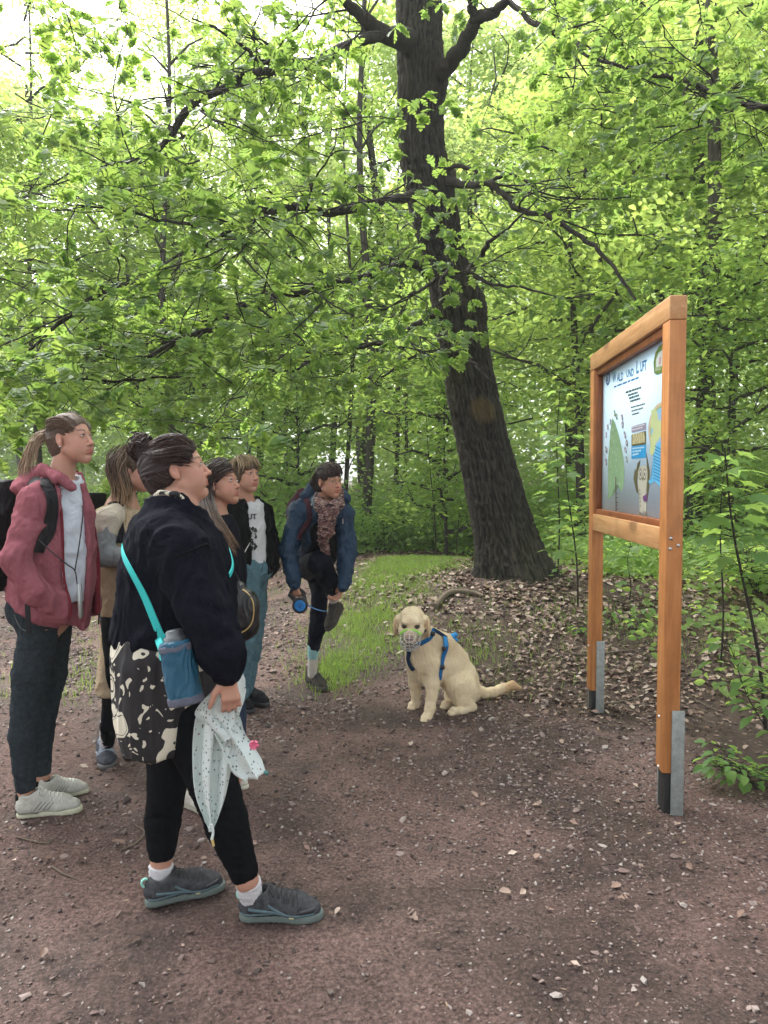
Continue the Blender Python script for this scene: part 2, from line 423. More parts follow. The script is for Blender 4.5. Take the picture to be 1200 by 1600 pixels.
# --- stones: the largest as parts of the floor, the rest one stuff part
def scatter_stones():
    x, y = view_sample(62000, 1.75, 8)
    pm = path_mask(x, y)
    dens = .16 + .75 * sm(-.12, .3, fbm(x * 1.3, y * 1.3, o=3, seed=51)) + .9 * np.exp(-((x - 1.15) ** 2 / .5 + (y - 3.3) ** 2 / 1.1)) + .4 * sm(2.9, 2.0, y)
    keep = (RNG.uniform(0, 1, len(x)) < dens) & (RNG.uniform(0, 1, len(x)) < .15 + .85 * pm)
    x, y = x[keep], y[keep]
    s = .008 + .020 * RNG.uniform(0, 1, len(x)) ** 2.6 + .020 * RNG.uniform(0, 1, len(x)) ** 16
    s *= np.clip(y / 3.2, .8, 1.7)
    z = gz_at(x, y)
    show = s / y; order = np.argsort(-show); top = order[:240]; rest = order[240:]
    mes = []
    for i, (tv, tf) in enumerate(CHIPS):
        mes.append(mk_mesh('stone', np.array(tv), tf, MAT['stone'], smooth=False))
    for j, k in enumerate(top):
        o = link('stone', mes[j % 8], ground, (x[k], y[k], z[k] + s[k] * .10))
        q = s[k] * 1.35; o.scale = (q, q * random.uniform(.7, 1), q * random.uniform(.6, 1)); o.rotation_euler = (random.gauss(0, .25), random.gauss(0, .25), random.uniform(0, 6.3))
    Vs, Fs, Rs = [], {}, []; off = 0
    for i in range(8):
        k = rest[i::8]; P = np.stack([x[k], y[k], z[k] + s[k] * .08], 1)
        up = normal_at(x[k], y[k]) + RNG.normal(0, .25, (len(k), 3))
        V_, F_, r_ = cloud(P, frames(len(k), up), s[k], *CHIPS[i])
        for f in F_: Fs.setdefault(f.shape[1], []).append(f + off)
        Vs.append(V_); Rs.append(r_); off += len(V_)
    link('gravel', mk_mesh('gravel', np.concatenate(Vs), [np.concatenate(a) for a in Fs.values()], MAT['stone'], False, {'rnd': np.concatenate(Rs)}), ground, kind='stuff')
    # the heap of pinkish chips trodden in round the near post
    n = 900; xx = 1.15 + RNG.normal(0, .42, n); yy = 3.25 + RNG.normal(0, .42, n); ss = RNG.uniform(.012, .034, n); V_, F_, r_ = cloud(np.stack([xx, yy, gz_at(xx, yy) + ss * .06], 1), frames(n, normal_at(xx, yy) + RNG.normal(0, .2, (n, 3))), ss, *CHIPS[2], rnd=RNG.uniform(.35, .85, n))
    link('gravel', mk_mesh('gravel', V_, F_, MAT['stone'], False, {'rnd': r_}), ground, kind='stuff')
    # named bigger stones seen in the photo
    for (px, py, w_, r_) in [(983, 1376, .055, 0), (1080, 1434, .045, 1), (950, 1333, .05, 2), (905, 1275, .055, 3), (868, 1279, .05, 4), (878, 1582, .04, 5), (22, 1578, .05, 6), (512, 1578, .04, 7), (1010, 1235, .06, 1), (925, 1180, .05, 5), (1040, 1215, .06, 3), (497, 1330, .045, 6), (1125, 1268, .05, 2), (1168, 1360, .05, 7), (210, 1562, .04, 4), (365, 1545, .035, 1), (688, 1505, .03, 2)]:
        d = EYE * FPX / (py - 750); X = (px - 600) / FPX * d
        o = link('stone', mes[r_], ground, (X, d, float(gz_at(X, d)) + .006)); o.scale = (w_ * 1.1, w_ * .9, w_ * .6); o.rotation_euler = (.1, .1, r_ * 1.3)
scatter_stones()

def scatter_litter():
    tv, tf = DRY
    x, y = view_sample(60000, 2.2, 15)
    pm = path_mask(x, y)
    d = (1 - pm) * (.25 + .75 * sm(-.2, .25, fbm(x * 1.3, y * 1.3, o=3, seed=61))) + .022 + .22 * sm(8.5, 12, y)
    d *= 1 - .75 * grass_mask(x, y)
    keep = RNG.uniform(0, 1, len(x)) < d
    x, y = x[keep], y[keep]; n = len(x)
    s = RNG.uniform(.028, .075, n) * np.clip(y / 6, .75, 1.3); z = gz_at(x, y) + RNG.uniform(0, .018, n)
    up = normal_at(x, y) + RNG.normal(0, .30, (n, 3))
    order = np.argsort(-(s / y)); top, rest = order[:280], order[280:]
    me = mk_mesh('dry_leaf', np.array(tv) - np.array((0, .5, 0)), tf, MAT['dry'])
    me2 = mk_mesh('dry_leaf', np.array(OAK[0]) * (1, 1, -1.2) - np.array((0, .5, 0)), OAK[1], MAT['dry'])
    for j, k in enumerate(top):
        o = link('dry_leaf', me2 if j % 4 == 0 else me, ground, (x[k], y[k], z[k] + .004)); o.scale = (s[k],) * 3
        o.rotation_euler = (random.gauss(0, .25), random.gauss(0, .25), random.uniform(0, 6.3))
    V_, F_, r_ = cloud(np.stack([x, y, z], 1)[rest], frames(len(rest), up[rest]), s[rest], np.array(tv) - np.array((0, .5, 0)), tf)
    link('leaf_litter', mk_mesh('leaf_litter', V_, F_, MAT['dry'], True, {'rnd': r_}), ground, kind='stuff')
def grass_mask(x, y):
    # verge between the path and the oak, tufts towards the dog and at the far left
    c = np.interp(y, [5, 6, 7, 8, 9.5, 11, 12, 13], [-.36, -.27, -.17, -.03, .27, .72, 1.1, 1.5])
    wd = np.interp(y, [4.9, 5.6, 7, 9, 12], [.12, .25, .38, .48, .55])
    a = np.exp(-((x - c) / wd) ** 2) * sm(4.9, 5.5, y) * (1 - sm(12.4, 13.0, y))
    b = np.exp(-(((x - .65) / .5) ** 2 + ((y - 6.0) / .55) ** 2)) * .35 + np.exp(-(((x - 2.4) / 1.2) ** 2 + ((y - 6.8) / .8) ** 2)) * .12
    l = np.exp(-(((x + 2.2) / .5) ** 2 + ((y - 5.2) / 1.0) ** 2)) * .16 + np.exp(-(((x + 2.6) / .8) ** 2 + ((y - 9.5) / 1.6) ** 2)) * .22
    return np.clip(a + b + l, 0, 1)
scatter_litter()
def scatter_grass():
    x, y = view_sample(520000, 4.8, 13.2)
    g = grass_mask(x, y)
    n_ = sm(-.25, .3, fbm(x * 2.4, y * 2.4, o=3, seed=71))
    keep = RNG.uniform(0, 1, len(x)) < np.clip(g * 1.2, 0, 1) * (.32 + .68 * n_)
    x, y = x[keep], y[keep]; n = len(x)
    s = RNG.uniform(.03, .085, n); z = gz_at(x, y) - .004
    up = np.stack([np.zeros(n), np.zeros(n), np.ones(n)], 1) + RNG.normal(0, .28, (n, 3))
    V_, F_, r_ = cloud(np.stack([x, y, z], 1), frames(n, up), s, *BLADE)
    link('grass', mk_mesh('grass', V_, F_, MAT['grass'], True, {'rnd': r_}), kind='stuff', label='short green grass on the verge between path and big oak', cat='grass')
    print('grass', n)
scatter_grass()

# ------------------------------------------------------------------ tubes
def spline(P, n):
    """Catmull-Rom through rows of P (any width) -> n rows"""
    P = np.asarray(P, dtype=np.float64)
    if len(P) < 3: 
        t = np.linspace(0, 1, n)[:, None]; return P[0] * (1 - t) + P[-1] * t
    Q = np.vstack([2 * P[0] - P[1], P, 2 * P[-1] - P[-2]])
    out = []
    for s in np.linspace(0, len(P) - 1 - 1e-6, n):
        i = int(s); t = s - i; a, b, c, d = Q[i], Q[i + 1], Q[i + 2], Q[i + 3]
        out.append(.5 * ((2 * b) + (c - a) * t + (2 * a - 5 * b + 4 * c - d) * t * t + (3 * b - a - 3 * c + d) * t ** 3))
    return np.array(out)
def tube_geo(C_, R_, seg=6, flat=None, cap=True):
    """C_ (n,3), R_ (n,) -> V, F(quads) ; parallel frames"""
    C_ = np.asarray(C_, dtype=np.float64); n = len(C_); R_ = np.broadcast_to(np.asarray(R_, dtype=np.float64), (n,))
    T = np.gradient(C_, axis=0); T /= np.linalg.norm(T, axis=1, keepdims=True) + 1e-12
    ref = np.array([0, 0, 1.]) if abs(T[0][2]) < .9 else np.array([1., 0, 0])
    N = np.zeros_like(C_); nn = np.cross(T[0], ref); nn /= np.linalg.norm(nn)
    for i in range(n):
        nn = nn - T[i] * np.dot(nn, T[i]); nn /= np.linalg.norm(nn) + 1e-12; N[i] = nn
    B = np.cross(T, N)
    a = np.linspace(0, 2 * np.pi, seg, endpoint=False)
    V = C_[:, None] + R_[:, None, None] * (np.cos(a)[None, :, None] * N[:, None] + np.sin(a)[None, :, None] * B[:, None])
    V = V.reshape(-1, 3)
    I = np.arange(n * seg).reshape(n, seg); J = np.roll(I, -1, 1)
    F = np.stack([I[:-1], J[:-1], J[1:], I[1:]], -1).reshape(-1, 4)
    return V, F
class Geo:
    """collects quads/tris pieces into one mesh"""
    def __init__(s): s.V = []; s.F = {}; s.n = 0; s.A = []
    def add(s, V, F, a=0.0):
        V = np.asarray(V, dtype=np.float64)
        if isinstance(F, np.ndarray): F = [F]
        elif F and not isinstance(F[0], np.ndarray):
            g = {}
            for f in F: g.setdefault(len(f), []).append(f)
            F = [np.asarray(x) for x in g.values()]
        for f in F: s.F.setdefault(f.shape[1], []).append(f + s.n)
        s.V.append(V); s.n += len(V); s.A.append(np.full(len(V), a) if np.isscalar(a) else a)
        return s
    def tube(s, C_, R_, seg=6, n=None):
        C_ = np.asarray(C_, dtype=float)
        if n: 
            R_ = np.broadcast_to(np.asarray(R_, dtype=float), (len(C_),)); Q = spline(np.column_stack([C_, R_]), n); C_, R_ = Q[:, :3], Q[:, 3]
        V, F = tube_geo(C_, R_, seg); s.add(V, F)
        R_ = np.broadcast_to(np.asarray(R_, dtype=float), (len(C_),))
        for i, fl in ((0, 1), (len(C_) - 1, 0)):   # end caps
            ring = V[i * seg:(i + 1) * seg]
            c = np.vstack([ring, np.asarray(C_[i])[None]])
            s.add(c, np.array([[j, (j + 1) % seg, seg][::(-1 if fl else 1)] for j in range(seg)]))
        return s
    def box(s, lo, hi, M_=None, bev=0):
        lo = np.array(lo, float); hi = np.array(hi, float)
        if bev:
            bm = bmesh.new(); bmesh.ops.create_cube(bm, size=1)
            for v in bm.verts: v.co = Vector([(lo[i] + hi[i]) / 2 + v.co[i] * (hi[i] - lo[i]) for i in range(3)])
            bmesh.ops.bevel(bm, geom=bm.edges[:], offset=bev, segments=2, affect='EDGES', profile=.5)
            bm.verts.index_update(); V = np.array([v.co[:] for v in bm.verts]); F = [[v.index for v in f.verts] for f in bm.faces]; bm.free()
        else:
            V = np.array([[(lo, hi)[i][0], (lo, hi)[j][1], (lo, hi)[k][2]] for i in (0, 1) for j in (0, 1) for k in (0, 1)])
            F = [[0, 1, 3, 2], [4, 6, 7, 5], [0, 4, 5, 1], [2, 3, 7, 6], [0, 2, 6, 4], [1, 5, 7, 3]]
        if M_ is not None: V = V @ np.array(M_)[:3, :3].T + np.array(M_)[:3, 3]
        return s.add(V, F)
    def mesh(s, name, mat, smooth=True, org=None, attr='rnd'):
        V = np.concatenate(s.V)
        if org is not None: V = V - np.asarray(org)
        return mk_mesh(name, V, [np.concatenate(a) for a in s.F.values()], mat, smooth, {attr: np.concatenate(s.A)} if attr else None)
    def obj(s, name, mat, parent=None, smooth=True, org=None, **k):
        if org is None and parent is not None: org = world_loc(parent)
        me = s.mesh(name, mat, smooth, org)
        o = link(name, me, parent, **k)
        if parent is None and org is not None: o.location = tuple(org)
        return o
def world_loc(o):
    v = np.zeros(3)
    while o is not None: v = v + np.array(o.location); o = o.parent
    return v
# ------------------------------------------------------------------ the big leaning oak
OY = 8.6
ob = np.array([(800 - 600) / FPX * OY, OY, hz(200 / FPX * OY, OY)])
oak = empty('oak_tree', tuple(ob), 'big leaning oak with dark furrowed bark beside the path', 'tree')
def oak_trunk():
    edges = [(935, 738, 878), (915, 742, 870), (890, 742, 862), (850, 739, 846), (800, 731, 830), (750, 722, 815), (700, 713, 800), (650, 703, 788), (600, 694, 777), (550, 686, 767), (500, 678, 762), (460, 671, 755), (430, 667, 740), (380, 652, 727), (300, 634, 712), (250, 625, 702), (200, 621, 696), (100, 620, 697), (50, 620, 692), (0, 619, 693), (-120, 618, 684), (-400, 616, 670), (-700, 612, 650)]
    rows = []
    for y, a, b in edges:
        p = pt((a + b) / 2, y, OY); rows.append((*p, (b - a) / 2 / FPX * OY * .96))
    n, seg = 560, 190
    Q = spline(rows, n); C_, R0 = Q[:, :3], Q[:, 3]
    C_[:, 1] = OY + .25 * sm(2, 12, C_[:, 2])
    th = np.linspace(0, 2 * np.pi, seg, endpoint=False)
    TH, Z = np.meshgrid(th, C_[:, 2]); R = np.repeat(R0[:, None], seg, 1)
    zb = Z - ob[2]
    # root flare
    flare = np.exp(-np.maximum(zb + .05, 0) / .22)
    lob = .5 + .5 * np.cos(TH * 5 + 1.2 + .6 * np.sin(TH * 2))
    R = R * (1 + flare * (.05 + .30 * lob ** 2))
    # bark: vertical ridges, interlaced
    cx, cy_ = np.cos(TH) * 4.2, np.sin(TH) * 4.2
    warp = .55 * fbm(cx * 1.2, cy_ * 1.2, Z * 1.6, 2, 11)
    u = TH * 17 + warp * 4
    rid = np.abs(np.sin(u + 2.6 * fbm(cx * 2, cy_ * 2, Z * 5.5, 2, 5)))
    r2 = 1 - np.abs(fbm(cx * 4.2, cy_ * 4.2, Z * 8.5, 3, 77)) * 2.6
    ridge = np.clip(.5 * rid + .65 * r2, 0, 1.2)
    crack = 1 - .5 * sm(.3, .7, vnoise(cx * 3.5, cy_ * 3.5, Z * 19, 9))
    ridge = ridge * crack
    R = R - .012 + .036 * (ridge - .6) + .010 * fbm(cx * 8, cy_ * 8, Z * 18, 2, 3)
    R = R + .02 * fbm(cx * .5, cy_ * .5, Z * 1.2, 2, 13)
    # burl and knots (angle measured from +x, camera is at -y = 270 deg)
    scar = np.zeros_like(R)
    def knot(px, py, rad, h, sc=0):
        p = pt(px, py, OY); i = np.argmin(abs(C_[:, 2] - p[2])); off = (p[0] - C_[i, 0]) / R0[i]
        a = -math.acos(max(-1, min(1, off)))
        da = np.abs((TH - a + np.pi) % (2 * np.pi) - np.pi) * R; dz = Z - p[2]
        d = np.hypot(da, dz) / rad
        s_ = np.exp(-d ** 2 * 1.4)
        if sc: scar[:] = np.maximum(scar, sc * sm(1.15, .55, d)); 
        return h * s_ - (.45 * h * np.exp(-(d / .35) ** 2) if sc else 0)
    R = R + knot(750, 645, .16, .05, .55) + knot(716, 272, .13, .10, .2) + knot(755, 480, .18, .03) + knot(702, 118, .2, .05) + knot(700, 425, .16, .05) + knot(640, 60, .2, .05)
    V = np.stack([C_[:, 0][:, None] + np.cos(TH) * R, C_[:, 1][:, None] + np.sin(TH) * R, Z], -1).reshape(-1, 3) - ob
    I = np.arange(n * seg).reshape(n, seg); J = np.roll(I, -1, 1)
    F = np.stack([I[:-1], J[:-1], J[1:], I[1:]], -1).reshape(-1, 4)
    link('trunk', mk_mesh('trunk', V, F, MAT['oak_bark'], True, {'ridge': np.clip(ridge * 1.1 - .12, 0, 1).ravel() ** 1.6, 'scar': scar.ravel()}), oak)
oak_trunk()
# limbs traced from the photo: (pixel x, pixel y, distance, radius in m)
LIMBS = [
 [(640, 62, 8.5, .13), (612, 58, 8.1, .10), (590, 46, 7.8, .085), (560, 20, 7.6, .06), (525, -10, 7.4, .045), (470, -60, 7.2, .03)],
 [(600, 52, 7.95, .08), (575, 60, 7.6, .055), (530, 80, 7.2, .05), (485, 98, 6.9, .045), (440, 106, 6.7, .042), (400, 118, 6.4, .038), (350, 135, 6.2, .034), (310, 155, 6.0, .03), (285, 182, 5.8, .026), (255, 225, 5.7, .02), (210, 248, 5.6, .014), (160, 262, 5.5, .008)],
 [(440, 106, 6.7, .022), (400, 90, 6.6, .018), (375, 68, 6.5, .014), (330, 42, 6.4, .01), (300, 28, 6.3, .006)],
 [(690, 112, 8.5, .10), (712, 88, 8.3, .085), (735, 52, 8.1, .075), (748, 30, 8.0, .065), (775, 14, 7.8, .05), (800, -5, 7.6, .04), (850, -40, 7.4, .03)],
 [(745, 32, 8.0, .05), (735, 8, 7.9, .04), (722, -30, 7.8, .03)],
 [(795, 2, 7.7, .028), (825, 28, 7.4, .026), (860, 46, 7.1, .024), (892, 58, 6.8, .02), (915, 85, 6.6, .014), (990, 108, 6.2, .016), (1060, 122, 5.9, .02), (1110, 145, 5.6, .02), (1165, 165, 5.3, .02), (1230, 172, 5.0, .02)],
 [(700, 282, 8.4, .05), (735, 288, 8.1, .04), (765, 284, 7.8, .034), (785, 305, 7.6, .03), (815, 328, 7.4, .028), (850, 336, 7.2, .026), (885, 356, 7.0, .024), (915, 376, 6.8, .021), (945, 402, 6.6, .018), (975, 440, 6.4, .014), (1003, 486, 6.2, .008)],
 [(700, 262, 8.4, .03), (725, 262, 8.2, .022), (755, 275, 8.0, .018), (770, 300, 8.0, .01)],
 [(650, 302, 8.5, .06), (620, 310, 8.1, .05), (580, 317, 7.6, .045), (545, 326, 7.2, .042), (515, 332, 6.9, .04), (470, 322, 6.6, .036), (430, 328, 6.3, .032), (395, 332, 6.1, .028), (372, 352, 5.9, .022), (330, 378, 5.7, .016), (270, 402, 5.5, .01)],
 [(672, 432, 8.5, .05), (640, 410, 8.0, .045), (600, 425, 7.6, .042), (550, 437, 7.2, .04), (505, 443, 6.8, .036), (470, 456, 6.5, .03), (420, 462, 6.2, .024), (385, 475, 5.9, .022), (340, 512, 5.6, .02), (295, 524, 5.4, .018), (240, 552, 5.2, .014), (180, 560, 5.0, .009)],
 [(690, 488, 8.5, .035), (655, 503, 8.0, .028), (620, 528, 7.5, .024), (580, 540, 7.1, .02), (530, 552, 6.7, .018), (490, 562, 6.4, .015), (450, 580, 6.2, .01), (400, 572, 6.0, .006)],
 [(700, 560, 8.5, .02), (690, 548, 8.1, .018), (640, 560, 7.6, .014), (590, 590, 7.2, .01), (530, 580, 7.0, .006)],
 [(740, 418, 8.1, .03), (755, 395, 7.8, .026), (768, 375, 7.5, .02), (800, 350, 7.3, .012), (850, 300, 7.1, .006)],
 [(745, 408, 8.1, .025), (725, 425, 7.7, .022), (695, 428, 7.3, .02), (665, 448, 7.0, .018), (640, 460, 6.7, .012)],
 [(240, 440, 5.6, .016), (185, 450, 5.2, .016), (150, 462, 5.0, .015), (110, 492, 4.8, .013), (60, 535, 4.6, .010), (0, 575, 4.5, .008), (-60, 600, 4.4, .006)],
 [(372, 352, 5.9, .02), (340, 350, 5.7, .016), (300, 350, 5.5, .013), (250, 345, 5.3, .011), (200, 330, 5.1, .009), (120, 320, 4.9, .006)],
 [(300, 590, 5.6, .010), (240, 590, 5.3, .010), (190, 595, 5.1, .009), (130, 592, 4.9, .008), (60, 600, 4.7, .006), (-20, 602, 4.6, .005)],
 [(735, 430, 8.2, .02), (770, 445, 7.9, .016), (820, 450, 7.6, .012), (880, 465, 7.3, .009), (930, 460, 7.0, .005)],
 [(765, 284, 7.8, .02), (800, 272, 7.6, .014), (850, 302, 7.4, .01), (920, 310, 7.2, .009), (985, 308, 7.0, .006)],
 [(730, 560, 8.25, .02), (752, 580, 8.0, .014), (770, 600, 7.9, .006)],
]
for i, lim in enumerate(LIMBS):
    P = np.array([(*pt(x, y, d), r) for x, y, d, r in lim])
    n = max(14, len(lim) * 5); Q = spline(P, n)
    k = .55 * np.clip(Q[:, 3] * 3, .01, .05)
    for a in range(3): Q[:, a] += k * fbm(np.arange(n) * .55 + a * 31, np.full(n, i * 7.7), o=2, seed=a) * np.minimum(1, np.arange(n) / 3)
    lim_r = np.maximum(Q[:, 3], .003); lim_r = lim_r * (1 + .12 * vnoise(np.arange(n) * .9, np.full(n, i * 3.1)))
    Geo().tube(Q[:, :3], lim_r, 10 if lim_r[0] > .03 else 7).obj('limb', MAT['limb_bark'], oak)
    LIMBS[i] = Q
# side branches, twigs and leaves
BR = Geo(); LP, LD, LN, LS = [], [], [], []
def rosette(p, d, n, s=1.0):
    d = d / (np.linalg.norm(d) + 1e-9)
    for j in range(n):
        a = random.uniform(0, 6.283)
        h = np.array([math.cos(a), math.sin(a), 0]); dd = h * .9 + d * .75 + np.array([0, 0, random.uniform(-.75, .1)])
        LP.append(p + d * random.uniform(-.05, .02)); LD.append(dd / np.linalg.norm(dd))
        nn = np.array([random.gauss(0, .35), random.gauss(0, .35), 1.]); LN.append(nn); LS.append(random.uniform(.085, .150) * s)
def branch(p, d, ln, r, lvl, leafy=1.0):
    n = 6; P = [p.copy()]; q = p.copy(); dd = d.copy()
    for i in range(n):
        dd = dd + np.array([random.gauss(0, .16), random.gauss(0, .16), random.gauss(0, .13) - .02]); dd /= np.linalg.norm(dd)
        q = q + dd * ln / n; P.append(q.copy())
    R_ = np.linspace(r, r * .35, n + 1); V_, F_ = tube_geo(P, R_, 4 if r < .006 else 5); BR.add(V_, F_)
    if lvl == 0:
        rosette(P[-1], dd, int(random.randint(5, 8) * leafy + .5))
        if random.random() < .6: rosette(P[3], dd, int(random.randint(2, 4) * leafy + .5))
        return
    for i in range(2, n + 1):
        if random.random() < .9:
            b = np.cross(dd, [0, 0, 1]); b /= np.linalg.norm(b) + 1e-9
            s_ = random.choice((-1, 1)); nd_ = (P[i] - P[i - 1]); nd_ /= np.linalg.norm(nd_)
            nd_ = nd_ * .7 + b * s_ * random.uniform(.4, 1) + np.array([0, 0, random.uniform(-.35, .4)]); nd_ /= np.linalg.norm(nd_)
            branch(P[i], nd_, ln * random.uniform(.35, .6), r * .5, lvl - 1, leafy)
SPAWN = [0.4, 1.0, 1.0, .4, .4, 1.0, .4, .35, 1.15, 1.25, 1.1, .8, .35, .7, 1.3, 1.2, 1.3, .55, .5, 0]
for i, Q in enumerate(LIMBS):
    seglen = np.linalg.norm(np.diff(Q[:, :3], axis=0), axis=1); acc = np.concatenate([[0], np.cumsum(seglen)]); T = acc[-1]
    s = T * .22 if Q[0, 3] > .015 else T * .08
    while s < T:
        j = min(len(Q) - 2, np.searchsorted(acc, s)); p = Q[j, :3]; t = Q[min(j + 1, len(Q) - 1), :3] - Q[max(j - 1, 0), :3]; t /= np.linalg.norm(t)
        b = np.cross(t, [0, 0, 1]); b /= np.linalg.norm(b) + 1e-9
        d = t * random.uniform(.3, 1) + b * random.choice((-1, 1)) * random.uniform(.5, 1) + np.array([0, 0, random.uniform(-.35, .45)]); d /= np.linalg.norm(d)
        if random.random() < SPAWN[i]: branch(p, d, random.uniform(.5, 1.05), max(.004, min(.012, Q[j, 3] * .5)), 1)
        s += random.uniform(.09, .20)
    if SPAWN[i] > .3: branch(Q[-1, :3], Q[-1, :3] - Q[-2, :3], .4, .005, 1)
# leaf sprays whose boughs come in from above and from the left of the frame
def spray(n, xr, yr, dr, s=1.0, down=.2):
    for _ in range(n):
        px, py = random.uniform(*xr), random.uniform(*yr); D = random.uniform(*dr)
        p = pt(px, py, D); d = np.array([random.gauss(0, 1), random.gauss(0, .6), random.gauss(0, .3) - down]); d /= np.linalg.norm(d)
        branch(p - d * .35, d, random.uniform(.5, .9), .006, 1)
spray(30, (-40, 620), (180, 560), (4.6, 7.5))
spray(13, (-40, 420), (420, 640), (4.2, 6.5))
spray(18, (-40, 500), (-40, 240), (5.5, 8.0))
spray(22, (720, 1240), (-60, 130), (4.6, 7.5))
spray(10, (900, 1240), (60, 330), (4.8, 7.0))
# two close sprays on the trunk
for (px, py) in [(660, 298), (690, 300), (715, 392), (735, 500)]:
    p = pt(px, py, 7.6); rosette(p, np.array([random.gauss(0, 1), -.3, -.2]), 5)
LP, LD, LN, LS = map(np.array, (LP, LD, LN, LS))
def leaf_frames(D_, N_):
    y = D_; z = N_ - y * (N_ * y).sum(1, keepdims=True); z /= np.linalg.norm(z, axis=1, keepdims=True); x = np.cross(y, z)
    return np.stack([x, y, z], -1)
LR = leaf_frames(LD, LN)
d = LP - np.array([0, 0, EYE]); inv = (np.abs(d[:, 0]) < d[:, 1] * .53) & (d[:, 2] < d[:, 1] * .68) & (d[:, 1] > 1)
far_ok = LP[:, 1] > 3.2
score = np.where(inv & far_ok, LS / np.maximum(LP[:, 1], .5), 0); order = np.argsort(-score)
order = order[far_ok[order]]
top, rest = order[:290], order[290:]
me_oak = mk_mesh('leaf', np.array(OAK[0]), OAK[1], MAT['oak_leaf'])
for k in top:
    o = link('leaf', me_oak, oak)
    o.matrix_local = Matrix.Translation(Vector(LP[k] - ob)) @ Matrix(LR[k].tolist()).to_4x4() @ Matrix.Scale(LS[k], 4)
V_, F_, r_ = cloud(LP[rest] - ob, LR[rest], LS[rest], *OAK)
link('foliage', mk_mesh('foliage', V_, F_, MAT['oak_leaf'], True, {'rnd': r_}), oak, kind='stuff')
BR.obj('twigs', MAT['limb_bark'], oak, kind='stuff')
print('oak leaves', len(LP))

# ------------------------------------------------------------------ woodland behind
TREE_CACHE = {}
def crown_mesh(seed, H, base, rad, nleaf, leafsize, mat, clumps=170):
    """crown between heights base..H: layered sprays of leaves round limb ends; also returns limbs"""
    g = np.random.default_rng(seed); rr = random.Random(seed)
    limbs = Geo(); P, N = [], []
    nl = 26
    for i in range(nl):
        z0 = base + (H - base) * (i / nl) ** .9 * .93
        a = i * 2.4 + rr.uniform(-.4, .4); env = math.sin(math.pi * min(1, max(.10, (z0 - base + .6) / (H - base + .6))) ** .75) 
        ln = rad * (.35 + .75 * env) * rr.uniform(.7, 1.1)
        up = rr.uniform(.05, .6)
        p0 = np.array([0, 0, z0]); pts_ = [p0]
        for k in range(1, 6):
            f = k / 5; pts_.append(np.array([math.cos(a + .25 * math.sin(f * 3)) * ln * f, math.sin(a + .25 * math.sin(f * 3)) * ln * f, z0 + up * ln * f - .12 * ln * f * f + rr.gauss(0, .05)]))
        limbs.tube(pts_, np.linspace(.045 * (1 - .5 * i / nl), .01, 6), 5)
        m_ = clumps // nl
        for k in range(m_):
            f = rr.uniform(.2, 1.08); q = pts_[min(5, int(f * 5))] + np.array([g.normal(0, .28) * ln * .45, g.normal(0, .28) * ln * .45, g.normal(0, .3)])
            limbs.tube([pts_[min(5, int(f * 4))], (pts_[min(5, int(f * 4))] + q) / 2 + g.normal(0, .06, 3), q], [.012, .008, .004], 3)
            c = nleaf // (nl * m_)
            ax = g.uniform(.22, .5); pp = g.normal(0, 1, (c, 3)) * np.array([ax, ax, .10 + .1 * g.random()]) + q
            P.append(pp); N.append(np.tile([g.normal(0, .35), g.normal(0, .35), 1.0], (c, 1)) + g.normal(0, .45, (c, 3)))
    P = np.concatenate(P); N = np.concatenate(N); n = len(P)
    R = frames(n, N, az=g.uniform(0, 6.283, n)); S_ = g.uniform(.7, 1.25, n) * leafsize
    V, F, r_ = cloud(P, R, S_, *KITE, rnd=g.random(n))
    tr = Geo(); zz = np.linspace(-.3, H * .92, 12)
    bend = rr.uniform(-.25, .25); b2 = rr.uniform(-.25, .25)
    return mk_mesh('crown', V, F, mat, True, {'rnd': r_}), limbs
def bg_tree(kind, x, y, s, label, trunk_r=.12, group='woodland trees behind the path', lean=0.0, mat=None):
    if kind not in TREE_CACHE:
        H, base, rad, n, ls, seed, lm = KINDS[kind]
        cm, lg = crown_mesh(seed, H, base, rad, n, ls, MAT[lm])
        rr = random.Random(seed + 5)
        zz = np.linspace(-.3, H * .95, 14); C_ = np.stack([.16 * np.sin(zz * .5 + seed), .16 * np.cos(zz * .43 + seed) - .16, zz], 1)
        C_ *= np.array([np.minimum(1, np.maximum(0, zz) / 2)] * 2 + [np.ones_like(zz)]).T
        V, F = tube_geo(C_, np.linspace(1, .12, 14) * .13 * (1 + .5 * np.exp(-np.maximum(zz, 0) / .3)), 10)
        tm = mk_mesh('trunk', V, F, MAT['far_bark'])
        TREE_CACHE[kind] = (cm, lg.mesh('limbs', MAT['far_bark']), tm)
    cm, lm_, tm = TREE_CACHE[kind]
    t = empty('woodland_tree', (x, y, hz(x, y)), label, 'tree', group, rz=random.uniform(0, 6.28))
    t.rotation_euler = (random.gauss(0, .02), lean, random.uniform(0, 6.28))
    a = link('crown', cm, t); b = link('limbs', lm_, t, kind='stuff'); c = link('trunk', tm, t)
    for o in (a, b): o.scale = (s, s, s)
    c.scale = (s * trunk_r / .12, s * trunk_r / .12, s)
    return t
